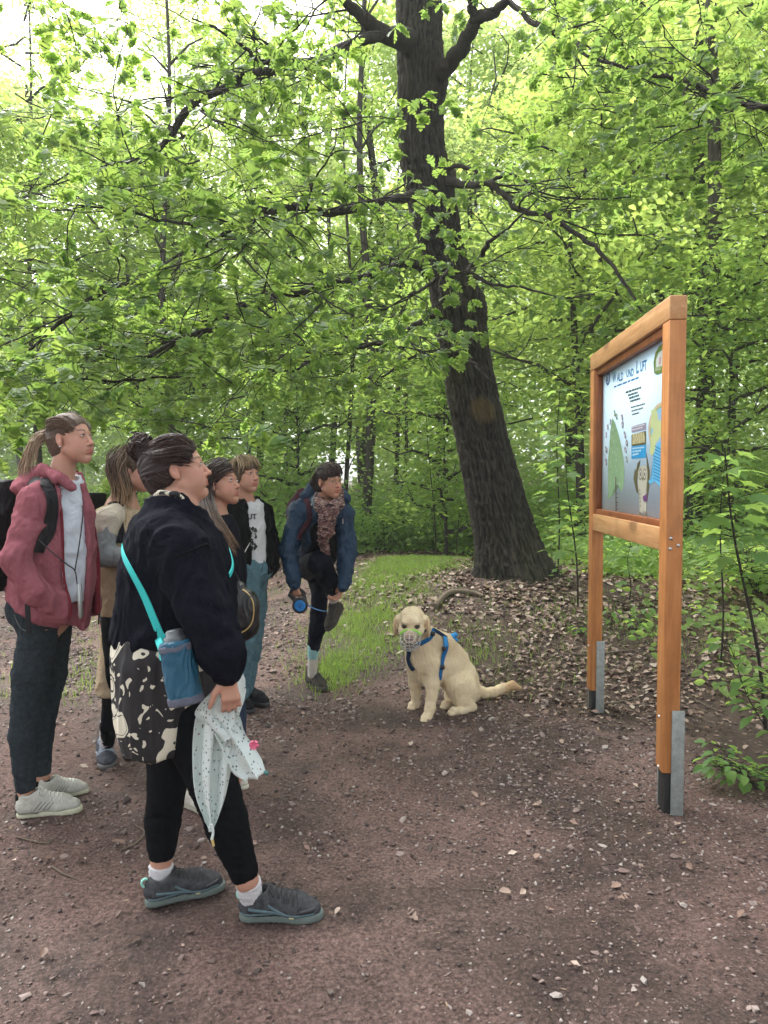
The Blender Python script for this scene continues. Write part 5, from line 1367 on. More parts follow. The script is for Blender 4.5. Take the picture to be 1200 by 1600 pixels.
def shoe(parent, heel, toe, upper, sole, lace, ln=.27, hgt=.075, pitch=None, accents=(), tab=None, name='shoe', boot=0.0, sole_h=.000, wd=1.12):
    """heel, toe: points under the sole; everything built along that axis"""
    heel = np.asarray(heel, float); toe = np.asarray(toe, float); f = nz(toe - heel); L_ = np.linalg.norm(toe - heel)
    up = np.array([0, 0, 1.]); up = nz(up - f * np.dot(up, f)); l = np.cross(up, f); k = L_ / .29
    def P(x, y, z): return heel + f * x * k + l * y * k + up * z * k
    R = np.array([f, l, up])
    so = S()
    xs = [(.030, .0, .033), (.09, .003, .034), (.15, .006, .040), (.205, .005, .049), (.240, .0, .043), (.262, -.002, .030)]
    for a, b in zip(xs[:-1], xs[1:]): so.cap(P(a[0], a[1], .016), P(b[0], b[1], .016), a[2] * k * wd, b[2] * k * wd, .006)
    so.box(P(.14, 0, .131 + sole_h), (.3 * k, .2 * k, .100 * k), .004, 's', R, .001); so.box(P(.14, 0, -.100), (.3 * k, .2 * k, .100 * k), .003, 's', R, .001)
    for x in np.arange(.02, .28, .022): so.cap(P(x, -.08, -.001), P(x, .08, -.001), .0055, .0055, .003, 's')
    us = S()
    us.cap(P(.036, 0, .050), P(.10, .001, .052), .034 * k * wd, .033 * k * wd, .01); us.cap(P(.10, .002, .050), P(.195, .005, .040), .036 * k * wd, .046 * k * wd, .02, 'u', .74, l); us.cap(P(.195, .005, .040), P(.245, .0, .038), .046 * k * wd, .036 * k * wd, .02, 'u', .72, l)
    us.cap(P(.036, 0, .055), P(.046, 0, .088 + boot), .033 * k * wd, .034 * k * wd, .02); us.cap(P(.07, 0, .06), P(.080, 0, .092 + boot), .034 * k * wd, .031 * k * wd, .03)
    us.cap(P(.085, 0, .088 + boot * .7), P(.20, .004, .055), .028 * k * wd, .032 * k * wd, .03)
    us.cap(P(.016, 0, .05), P(.010, 0, .096 + boot), .014 * k, .010 * k, .02, 'u', .6, f)
    us.cap(P(.058, 0, .100 + boot), P(.056, 0, .19 + boot), .029 * k * wd, .045 * k * wd, .008, 's')
    us.box(P(.14, 0, -.070), (.3 * k, .2 * k, .098 * k), .003, 's', R, .001)
    o = empty(name, tuple(heel)); o.parent = parent; o.location = tuple(heel - world_loc(parent))
    solid('upper', us, upper, o, .0045 * max(1, k), sm_it=2, fold=(.0012, (30, 30, 30), 4)); solid('sole', so, sole, o, .0045 * max(1, k), sm_it=1)
    g = Geo()
    def hg(pts_, r, n, off=.001):
        Q = spline(np.array(pts_), n); Q, _ = hug(us, Q, off * k, 8); g.tube(Q, r * k, 5)
    for i in range(6):
        x = .098 + i * .018; z = .115 - i * .009 + boot * (1 - i / 5) * .6; yy = .026
        hg([P(x, -yy, z - .012), P(x + .004, -yy * .4, z), P(x + .01, yy * .4, z), P(x + .014, yy, z - .013)], .0027, 9)
        hg([P(x + .014, -yy, z - .014), P(x + .008, 0, z + .002), P(x, yy, z - .011)], .0025, 9)
    for q in (-1, 1): g.tube([P(.098, 0, .118 + boot * .6), P(.104, q * .022, .124 + boot * .6), P(.118, q * .040, .105 + boot * .6), P(.114, q * .024, .106 + boot * .6), P(.100, 0, .118 + boot * .6)], .0024 * k, 5, 12)
    me = g.mesh('laces', lace, True, world_loc(o)); link('laces', me, o)
    for (pts_, r, mt, nm) in accents:
        for q in (-1, 1):
            Q = spline(np.array([P(a, q * b * 1.4, c) for a, b, c in pts_]), 14); Q, _ = hug(us, Q, .0005, 10)
            link(nm, Geo().tube(Q, r * k, 6).mesh(nm, mt, True, world_loc(o)), o)
    if tab is not None:
        link('pull_tab', Geo().tube([P(.008, 0, .070), P(-.010, 0, .080), P(-.014, 0, .096), P(-.002, 0, .106), P(.010, 0, .098)], .0048 * k, 6, 14).mesh('pull_tab', tab, True, world_loc(o)), o)
    return o, P
# ------------------------------------------------------------------ people
def s_eval(S_, P):
    X, Y, Z = np.asarray(P, float).T; F = np.full(len(X), .5)
    for fn, lo, hi, k, op in S_.P:
        d2 = fn(X, Y, Z)
        if op == 'u': h = np.clip(.5 + .5 * (d2 - F) / k, 0, 1); F = d2 * (1 - h) + F * h - k * h * (1 - h)
        elif op == 's': d2 = -d2; h = np.clip(.5 - .5 * (d2 - F) / k, 0, 1); F = d2 * (1 - h) + F * h + k * h * (1 - h)
    return F
def s_grad(S_, P, e=.004):
    P = np.asarray(P, float); G_ = np.stack([s_eval(S_, P + np.eye(3)[i] * e) - s_eval(S_, P - np.eye(3)[i] * e) for i in range(3)], 1)
    return G_ / (np.linalg.norm(G_, axis=1, keepdims=True) + 1e-9)
def hug(S_, P, off, it=10):
    P = np.array(P, float)
    for _ in range(it):
        d = s_eval(S_, P) - off; P = P - s_grad(S_, P) * np.clip(d, -.03, .03)[:, None] * .8
    return P, s_grad(S_, P)
def ribbon(name, pts_, width, thick, mat, parent, S_=None, off=.004, n=40, nrm=None, tws=None, **k):
    P = spline(np.asarray(pts_, float), n)
    if S_ is not None:
        P, N = hug(S_, P, off)
        for _ in range(6): P[1:-1] = .5 * P[1:-1] + .25 * (P[:-2] + P[2:]); N[1:-1] = .5 * N[1:-1] + .25 * (N[:-2] + N[2:])
    else: N = np.tile(np.asarray(nrm if nrm is not None else (0, -1, 0), float), (n, 1))
    T = np.gradient(P, axis=0); T /= np.linalg.norm(T, axis=1, keepdims=True) + 1e-9
    W_ = np.cross(T, N); W_ /= np.linalg.norm(W_, axis=1, keepdims=True) + 1e-9; N = np.cross(W_, T)
    w2 = np.broadcast_to(np.asarray(width, float), (n,))[:, None] / 2; t2 = thick / 2
    V = np.stack([P + W_ * w2 + N * t2 * .6, P + W_ * w2 * .8 + N * t2, P - W_ * w2 * .8 + N * t2, P - W_ * w2 + N * t2 * .6, P - W_ * w2 - N * t2, P + W_ * w2 - N * t2], 1).reshape(-1, 3)
    I = np.arange(n * 6).reshape(n, 6); J = np.roll(I, -1, 1); F = np.stack([I[:-1], J[:-1], J[1:], I[1:]], -1).reshape(-1, 4)[:, ::-1]
    g = Geo().add(V, [F, np.array([[0, 1, 2, 3, 4, 5][::-1], [len(V) - 6 + i for i in range(6)]])]); me = g.mesh(name, mat, True, world_loc(parent) if parent else np.asarray(P[0]))
    o = link(name, me, parent, **k)
    if parent is None: o.location = tuple(P[0])
    return o
def sheet(name, left, right, mat, parent, nu=26, nv=40, wave=(.02, 5, 0), thick=.0016, bulge=0.0, **k):
    """hanging cloth between two edge curves, folded in depth"""
    A = spline(np.asarray(left, float), nv); B = spline(np.asarray(right, float), nv); u = np.linspace(0, 1, nu)
    P = A[:, None] * (1 - u)[None, :, None] + B[:, None] * u[None, :, None]
    vv = np.linspace(0, 1, nv)[:, None]; amp, fr, ph = wave
    d = amp * np.sin(u[None] * fr * 3.14 + ph + 1.5 * np.sin(vv * 3 + ph)) * (.35 + .65 * np.sin(vv * 3.0).clip(0, 1)) + bulge * np.sin(u * 3.1416)[None] 
    d = d + .006 * fbm(u[None] * 4 + vv * 0, vv * 7 + u[None] * 0, o=3, seed=int(ph * 10))
    P[..., 1] -= d; P[..., 0] += .3 * d * np.cos(u[None] * fr * 3.14)
    P2 = P + np.array([0, thick, 0])
    V = np.concatenate([P.reshape(-1, 3), P2.reshape(-1, 3)]); n = nu * nv; I = np.arange(n).reshape(nv, nu)
    q = np.stack([I[:-1, :-1], I[1:, :-1], I[1:, 1:], I[:-1, 1:]], -1).reshape(-1, 4); rim = np.concatenate([I[0, :], I[1:, -1], I[-1, ::-1][1:], I[::-1, 0][1:]])
    rq = np.stack([rim[:-1], rim[1:], rim[1:] + n, rim[:-1] + n], 1)
    me = mk_mesh(name, V - (world_loc(parent) if parent else 0), [np.concatenate([q, q[:, ::-1] + n, rq])], mat)
    return link(name, me, parent, **k)
def ring(y, x0, x1, hy, Y, cx=None):
    a, b = pt(x0, y, Y), pt(x1, y, Y); return ((a[0] + b[0]) / 2, Y, a[2], (b[0] - a[0]) / 2, hy)
def skin_body(person, H, S_extra, chains, mat, foci=(), ears=(1, 1), neckbase=None, mouth=0.0, look=(1, 0, 0), neck_r=.053):
    S_ = S()
    H.skin(S_, ears, mouth); H.neck(S_, neckbase, neck_r, .028)
    for pts_, rs, k in chains: S_.chain(pts_, rs, k)
    for f in S_extra: f(S_)
    c = H.c; hb = (c - .15, c + .15, .0042); 
    o = solid('body', S_, mat, person, .013, (hb,) + tuple(foci), attr=H.tone, sm_it=1)
    H.eyes(person, look); return S_
def tshirt_text(s, c, w_, h_, u, v, S_, mat, parent, name='print'):
    cu = bpy.data.curves.new('t', 'FONT'); cu.body = s; cu.size = 1; cu.resolution_u = 2; cu.offset = .03; o = bpy.data.objects.new('t', cu); COL.objects.link(o); bpy.context.view_layer.update()
    me = bpy.data.meshes.new_from_object(o.evaluated_get(bpy.context.evaluated_depsgraph_get())); bpy.data.objects.remove(o)
    V = np.array([x.co[:] for x in me.vertices]); F = [list(p.vertices) for p in me.polygons]; V -= (V.min(0) + V.max(0)) / 2; V /= (V.max(0) - V.min(0) + 1e-9)
    P = c + V[:, :1] * w_ * np.asarray(u) + V[:, 1:2] * h_ * np.asarray(v); P, _ = hug(S_, P, .009)
    return link(name, mk_mesh(name, P - world_loc(parent), F, mat, False), parent)
BLACKC = cloth('black_knit', (.005, .005, .006), (.009, .009, .011), .9, 500, .2, .35, 7, .3)
LEGG = cloth('black_leggings', (.003, .0035, .005), (.006, .007, .009), .75, 600, .15, .25, 6, .2)
SOCKW = cloth('white_sock', (.62, .62, .62), (.5, .5, .52), .9, 200, .5, .2, 20)
def hair_cap(H, S_, big=1.0, back=.0, front=(.112, 0, -.035), fr=(.088, .088, .098), low=-.05, thick=.010, sideburn=0.0):
    t = thick
    H.E(S_, (-.014 - back / 2, 0, .038), (.094 + t + back / 2, .074 + t, .084 + t), .02)
    H.E(S_, (-.040 - back, 0, .0), (.066 + t, .064 + t, .072 + t), .03); H.E(S_, (-.052 - back * .8, 0, low), (.040 + t, .050 + t, .040), .03)
    H.E(S_, front, fr, .012, 's')
    for q in (-1, 1): H.E(S_, (.000, q * .090, -.012), (.026, .030, .036), .008, 's')
def hair_fold(H, amp=.0028, fr=70, axis_='up'):
    def f(V, F):
        q = (V - H.c) @ H.R.T / H.s; N = vnormals(V, F)
        a = np.arctan2(q[:, 1], q[:, 2] - .0) 
        return V + N * (amp * (vnoise(a * fr / 6, q[:, 0] * 9, q[:, 2] * 0, 3) + .6 * vnoise(a * fr / 2.5, q[:, 0] * 14, q[:, 2] * 0, 8)))[:, None]
    return f

# ---------- woman in front: black sweatshirt, patterned skirt, bun
def w3():
    Y = 2.52; b = pt(300, 1440, Y); base = (b[0], Y, 0)
    w = empty('person', base, 'woman in front with a dark bun, black sweatshirt and black and cream skirt over leggings', 'person', 'women looking at the board')
    H = Head(pt(279, 735, 2.55), 9, 11, 0, .92)
    SW = cloth('black_sweatshirt', (.0035, .004, .008), (.007, .008, .014), .92, 500, .25, .5, 7, .35)
    sk, skt, bs = M('black_cream_skirt'); v = coords(skt, 'Object', (1, 1, .8)); n1 = noise(skt, v, 7.0, 1.0, .5, .8); n2 = noise(skt, v, 21, 1.2, .5, 1.6)
    f = math_(skt, 'MAXIMUM', math_(skt, 'GREATER_THAN', n1, .555), math_(skt, 'MULTIPLY', math_(skt, 'GREATER_THAN', n2, .60), math_(skt, 'LESS_THAN', n1, .515)))
    f = math_(skt, 'MULTIPLY', f, math_(skt, 'GREATER_THAN', math_(skt, 'ABSOLUTE', math_(skt, 'SUBTRACT', n1, .61)), .007))
    skt.links.new(mixc(skt, f, (.012, .011, .013), (.66, .63, .50)), bs.inputs['Base Color']); bs.inputs['Roughness'].default_value = .7
    bump(skt, noise(skt, coords(skt, 'Object', (1, 1, .3)), 9, 3, .5, .8), bs, .5, .02)
    la = [pt(262, 1130, 2.62), pt(262, 1215, 2.61), pt(254, 1285, 2.60), pt(252, 1343, 2.59), pt(250, 1400, 2.585)]
    lb = [pt(288, 1120, 2.46), pt(330, 1212, 2.43), pt(354, 1285, 2.42), pt(385, 1372, 2.43), pt(395, 1420, 2.465)]
    arm = [pt(284, 862, 2.335), pt(316, 958, 2.26), pt(344, 1018, 2.235), pt(354, 1046, 2.225), pt(356, 1054, 2.22)]
    arm2 = [pt(284, 862, 2.73), pt(305, 950, 2.80), pt(330, 1030, 2.74), pt(350, 1080, 2.68)]
    hd = lambda S_: hand(S_, pt(356, 1056, 2.22), (.12, -.02, -1), (-.25, .9, .0), (.55, .6, .6, .55), .86, 1, .3)
    hd2 = lambda S_: hand(S_, pt(350, 1080, 2.68), (.05, 0, -1), (-.3, -.9, 0), .8, .9, 1, .5)
    hb = pt(362, 1090, 2.22)
    body = skin_body(w, H, [hd, hd2], [
        ([pt(268, 815, Y), pt(262, 940, Y), pt(262, 1050, Y)], [.10, .12, .13], .05), ([pt(268, 830, 2.38), pt(268, 830, 2.66)], [.06, .06], .04),
        (arm, [.045, .038, .03, .024, .023], .03), (arm2, [.045, .038, .03, .024], .03),
        ([pt(262, 1060, 2.60)] + la, [.09, .075, .055, .048, .034, .03], .03), ([pt(265, 1060, 2.45)] + lb, [.09, .08, .065, .055, .036, .032], .03)], SKIN,
        ((hb - .08, hb + .08, .0035),), neckbase=pt(266, 800, 2.53), look=(1, .2, .1))
    # sweatshirt
    T = S(); T.loft([ring(772, 240, 296, .055, Y), ring(790, 228, 305, .10, Y), ring(812, 217, 325, .175, Y), ring(840, 206, 345, .215, Y), ring(880, 198, 358, .215, Y), ring(920, 191, 364, .20, Y), ring(960, 182, 368, .20, Y), ring(978, 178, 360, .20, Y), ring(994, 178, 352, .195, Y), ring(1004, 188, 342, .18, Y)], .03)
    T.cap(pt(262, 835, 2.38), arm[0], .085, .088, .04); T.chain([arm[0], arm[1], arm[2], pt(351, 1036, 2.23)], [.088, .078, .068, .050], .02); T.cap(pt(351, 1036, 2.23), pt(355, 1052, 2.222), .042, .036, .008)
    T.chain(arm2[:3] + [pt(343, 1062, 2.70)], [.09, .082, .07, .045], .02)
    T.loft([ring(755, 250, 292, .05, 2.535), ring(784, 238, 300, .072, 2.535)], .012, 's')
    for (a, b_, dpt) in [((270, 905, 2.19), (330, 880, 2.2), .010), ((262, 1000, 2.28), (300, 965, 2.2), .008), ((300, 940, 2.18), (355, 965, 2.2), .010), ((322, 1000, 2.2), (372, 1000, 2.2), .012), ((330, 1022, 2.2), (372, 1018, 2.2), .010)]:
        T.cap(pt(*a), pt(*b_), dpt, dpt, .02, 'g')
    solid('sweatshirt', T, SW, w, .0085, fold=[(.0085, (6, 6, 4), 4), (.0028, (15, 15, 9), 9)], sm_it=2)
    # rib cuffs and seam of the dropped shoulder
    P = [pt(x, y, 2.3) for x, y in [(266, 925), (270, 895), (290, 868), (320, 852), (345, 858)]]
    ribbon('shoulder_seam', P, .007, .004, BLACKC, w, T, .008)
    c = S(); c.chain([pt(233, 782, 2.50), pt(250, 770, 2.46), pt(275, 772, 2.455), pt(298, 790, 2.50)], [.010] * 4, .006); c.chain([pt(233, 782, 2.50), pt(214, 815, 2.47), pt(203, 850, 2.44)], [.010, .008, .006], .006)
    solid('collar', c, sk, w, .005)
    K = S(); K.loft([ring(985, 184, 345, .185, Y), ring(1020, 180, 350, .20, Y), ring(1060, 180, 344, .20, Y), ring(1095, 182, 334, .20, Y), ring(1125, 187, 324, .195, Y), ring(1148, 194, 314, .19, Y), ring(1162, 202, 306, .18, Y)], .02)
    for i, x in enumerate((200, 222, 248, 275, 300)): K.cap(pt(x, 1040, 2.32), pt(x + 3, 1200, 2.33), .008, .014, .016, 'g')
    solid('skirt', K, sk, w, .009, fold=[(.008, (9, 9, 2), 14)], sm_it=1)
    G_ = S(); G_.chain([pt(262, 1080, 2.61)] + la[:4], [.10, .094, .070, .062, .043], .02); G_.chain([pt(265, 1080, 2.45)] + lb[:4], [.10, .098, .082, .070, .045], .02)
    for e, d in ((la[3], la[3] - la[2]), (lb[3], lb[3] - lb[2])): d = nz(d); G_.box(e + d * .045, (.08, .08, .05), .004, 's', basis(d), .002)
    solid('leggings', G_, LEGG, w, .0065, fold=(.0018, (14, 14, 22), 3))
    for e, f_, r in ((pt(252, 1353, 2.588), pt(249, 1402, 2.585), .043), (pt(388, 1379, 2.44), pt(396, 1420, 2.465), .043)):
        So = S(); So.cap(e, f_, r, r * .80, .004); d = nz(e - f_); So.box(e + d * .045, (.08, .08, .04), .004, 's', basis(d), .002); solid('sock', So, SOCKW, w, .005, fold=(.0015, (3, 3, 70), 5))
    UP = cloth('grey_shoe_mesh', (.085, .088, .092), (.03, .03, .034), .7, 350, .6, .2, 12); UP2 = plain('shoe_side_panel', (.09, .14, .155), .6, 0, .3, 60, .3, .3)
    SOL = plain('grey_green_sole', (.13, .165, .15), .7, 0, .3, 40, .3, .3); LACE = plain('black_lace', (.02, .02, .022), .7); MINT = plain('mint_rubber', (.33, .75, .62), .5)
    TC = plain('dark_toe_cap', (.025, .025, .028), .6); YT = plain('yellow_tread', (.45, .45, .25), .7)
    acc = [([(.215, .044, .048), (.245, .036, .052), (.262, .020, .050)], .007, TC, 'toe_cap'), ([(.17, .05, .018), (.19, .052, .018)], .005, YT, 'tread_patch'), ([(.03, .036, .060), (.09, .040, .052), (.14, .040, .040)], .006, UP2, 'side_overlay'), ([(.10, .036, .075), (.14, .042, .045), (.16, .042, .035)], .005, UP2, 'side_overlay'), ([(.0, .022, .035), (.08, .040, .038), (.2, .044, .034), (.262, .026, .036)], .004, UP2, 'rand')]
    for (hx, hyy, tx, ty) in ((220, 1430, 344, 1402), (371, 1456, 501, 1452)):
        dh, dt = EYE * FPX / (hyy - 750), EYE * FPX / (ty - 750)
        shoe(w, ((hx - 600) / FPX * dh, dh, hz((hx - 600) / FPX * dh, dh) + .004), ((tx - 600) / FPX * dt, dt, .004), UP, SOL, LACE, boot=-.006, tab=MINT, accents=acc)
    # hair
    HM = hair_mat('dark_brown_hair', (.026, .013, .012), (.085, .044, .036), (25, 60, 60))
    C = S(); hair_cap(H, C, back=.022, low=-.045, thick=.008, front=(.116, 0, -.035), fr=(.098, .094, .108))
    solid('hair', C, HM, w, .0055, ((H.c - .14, H.c + .14, .0045),), post=hair_fold(H, .003))
    g = []
    for q in (-.5, 0, .5):
        g.append([H.w(.070, q * .06, .078), H.w(.02, q * .12, .125), H.w(-.05, q * .1, .118), H.w(-.115, q * .03, .085)])
        g.append([H.w(.055, -.066, .045 + q * .05), H.w(.01, -.088, .055 + q * .04), H.w(-.06, -.080, .06 + q * .03), H.w(-.12, -.02, .08)])
    g.append([H.w(-.03, -.086, -.035), H.w(-.06, -.080, -.02), H.w(-.10, -.05, .03), H.w(-.125, -.01, .07)]); g.append([H.w(-.08, -.03, -.075), H.w(-.115, -.04, -.03), H.w(-.125, -.03, .03), H.w(-.125, -.01, .07)])
    for a in range(0, 6, 2): strands('hair_locks', [g[a], g[a + 1]], HM, w, 130, .006, .0013, seed=a)
    strands('hair_locks', g[6:8], HM, w, 40, .006, .0018, seed=7)
    bc = pt(220, 700, 2.55); g = []
    for k in range(7):
        a = k * .9; r = .030; B = basis((math.cos(a * 1.3), math.sin(a * .7), .6 + math.sin(a)))
        strands('bun', [[bc + r * (math.cos(t) * B[0] + math.sin(t) * B[1]) * np.array([1, 1, 1.25]) for t in np.linspace(0, 5.6, 10)]] * 2, HM, w, 26, .0085, .003, seed=k, taper=0)
    bb = S(); bb.ell(bc, (.032, .032, .040), .01); bb.cap(bc, H.w(-.10, 0, .07), .022, .028, .02); solid('bun', bb, HM, w, .005)
    strands('loose_hair', [[H.w(-.085, -.03, -.05), H.w(-.10, -.04, -.09), H.w(-.085, -.05, -.13)], [H.w(-.05, -.06, -.05), H.w(-.06, -.07, -.09), H.w(-.09, -.06, -.14)]], HM, w, 14, .006, .0009, seed=20)
    # bottle bag on a turquoise strap
    TQ = plain('turquoise_webbing', (.03, .55, .53), .6, 0, .4, 200, .15, .2)
    bl = empty('bottle_bag', tuple(pt(288, 1105, 2.22)), 'teal insulated bottle bag hanging on a turquoise strap at the front woman\'s hip', 'bottle bag')
    NY = cloth('teal_nylon', (.010, .075, .13), (.015, .10, .17), .5, 300, .2, .5, 12, 0, .4); GR = cloth('grey_band', (.13, .14, .18), None, .8, 300, .4, .3, 20)
    a, c_ = pt(275, 1003, 2.225), pt(291, 1096, 2.215); r = .052
    q = S(); q.cap(a, c_, r, r, .006); q.box(a + nz(a - c_) * .06, (.1, .1, .055), .008, 's', basis(c_ - a), .004); q.box(c_ + nz(c_ - a) * .055, (.1, .1, .05), .008, 's', basis(c_ - a), .004); solid('pouch', q, NY, bl, .006, fold=(.002, (20, 20, 10), 5))
    for (u0, u1) in ((.02, .15), (.88, 1.03)): 
        q = S(); A1, A2 = a + (c_ - a) * u0, a + (c_ - a) * u1; q.cap(A1, A2, r + .0025, r + .0025, .004); d = basis(c_ - a)
        q.box(A1 - nz(c_ - a) * .05, (.1, .1, .05), .003, 's', d, .002); q.box(A2 + nz(c_ - a) * .05, (.1, .1, .05), .003, 's', d, .002); solid('band', q, GR, bl, .005)
    Geo().tube([a + nz(a - c_) * .0, a + nz(a - c_) * .018, a + nz(a - c_) * .020, a + nz(a - c_) * .034, a + nz(a - c_) * .038], [.036, .034, .027, .026, .020], 20).obj('bottle_lid', plain('steel_lid', (.10, .11, .115), .4, .6), bl)
    U = S(); U.P = T.P + K.P
    ribbon('strap', [pt(256, 1012, 2.24), pt(248, 1000, 2.27), pt(226, 940, 2.30), pt(212, 890, 2.34), pt(206, 855, 2.42)], .024, .003, TQ, bl, U, .013)
    ribbon('strap', [pt(340, 845, 2.66), pt(346, 865, 2.60), pt(347, 890, 2.52), pt(348, 900, 2.48)], .018, .003, TQ, bl, U, .009)
    ribbon('strap_end', [pt(247, 998, 2.25), pt(253, 1015, 2.215), pt(256, 1030, 2.20)], .024, .006, TQ, bl, None, nrm=(0, -1, 0), n=10)
    # muslin cloth in her hand
    mm, mt, bs = M('speckled_muslin'); v = coords(mt, 'Object'); vo = nd(mt, 'ShaderNodeTexVoronoi', i_Scale=95.0); mt.links.new(v, vo.inputs['Vector'])
    sc = nd(mt, 'ShaderNodeSeparateColor'); mt.links.new(vo.outputs['Color'], sc.inputs[0])
    f = math_(mt, 'MULTIPLY', math_(mt, 'LESS_THAN', vo.outputs['Distance'], .34), math_(mt, 'GREATER_THAN', sc.outputs[0], .62)); mt.links.new(mixc(mt, f, (.62, .70, .67), ramp(mt, sc.outputs[1], [(0, (.08, .10, .13)), (.6, (.20, .28, .29)), (1, (.30, .16, .14))])), bs.inputs['Base Color'])
    bs.inputs['Roughness'].default_value = .9; bump(mt, noise(mt, coords(mt, 'Object', (1, 1, 1)), 60, 3), bs, .6, .004)
    cl = empty('muslin_cloth', tuple(pt(350, 1200, 2.25)), 'pale speckled muslin cloth dangling from the front woman\'s hand', 'cloth')
    sheet('cloth_fold', [pt(x, y, 2.33) for x, y in [(338, 1085), (312, 1105), (303, 1130), (300, 1180), (304, 1235), (318, 1275), (330, 1292)]], [pt(x, y, 2.31) for x, y in [(366, 1075), (372, 1110), (368, 1160), (360, 1205), (352, 1245), (342, 1275), (333, 1294)]], mm, cl, wave=(.022, 4.5, 0.6), bulge=.02)
    sheet('cloth_fold', [pt(x, y, 2.30) for x, y in [(345, 1068), (322, 1092), (308, 1112), (325, 1130), (338, 1152), (350, 1180), (362, 1205), (380, 1219)]], [pt(x, y, 2.30) for x, y in [(362, 1070), (370, 1085), (374, 1110), (378, 1130), (384, 1150), (398, 1172), (408, 1190), (415, 1208)]], mm, cl, wave=(.018, 3.5, 2.1), bulge=.02)
    sheet('cloth_fold', [pt(x, y, 2.32) for x, y in [(352, 1062), (348, 1085), (344, 1100), (346, 1125)]], [pt(x, y, 2.32) for x, y in [(376, 1045), (381, 1065), (380, 1090), (374, 1118)]], mm, cl, 16, 20, wave=(.012, 3, 1.0), bulge=.022)
    sheet('cloth_fold', [pt(x, y, 2.285) for x, y in [(333, 1078), (312, 1100), (304, 1116), (318, 1128), (340, 1150), (352, 1170)]], [pt(x, y, 2.285) for x, y in [(356, 1075), (350, 1090), (345, 1105), (356, 1130), (370, 1140), (374, 1130)]], mm, cl, 18, 24, wave=(.012, 3, 4.0), bulge=.018)
    Geo().tube([pt(330, 1288, 2.255), pt(333, 1300, 2.255), pt(331, 1312, 2.255)], [.006, .004, .005], 6, 8).obj('cloth_tip', mm, cl)
    Geo().tube([pt(331, 1310, 2.255), pt(334, 1322, 2.255)], [.005, .0035], 6).obj('tassel', plain('yellow_thread', (.6, .45, .16), .8), cl)
    g = Geo(); 
    for k in range(6): g.tube([pt(397, 1164, 2.215), pt(397, 1164, 2.215) + np.array([math.cos(k) * .014, -.004, math.sin(k) * .014])], [.004, .006], 5)
    g.obj('pom', plain('pink_pom', (.70, .16, .26), .9), cl); g = Geo().tube([pt(412, 1207, 2.22), pt(419, 1208, 2.22)], [.005, .007], 6).obj('tassel', plain('green_thread', (.05, .16, .15), .9), cl)
w3()

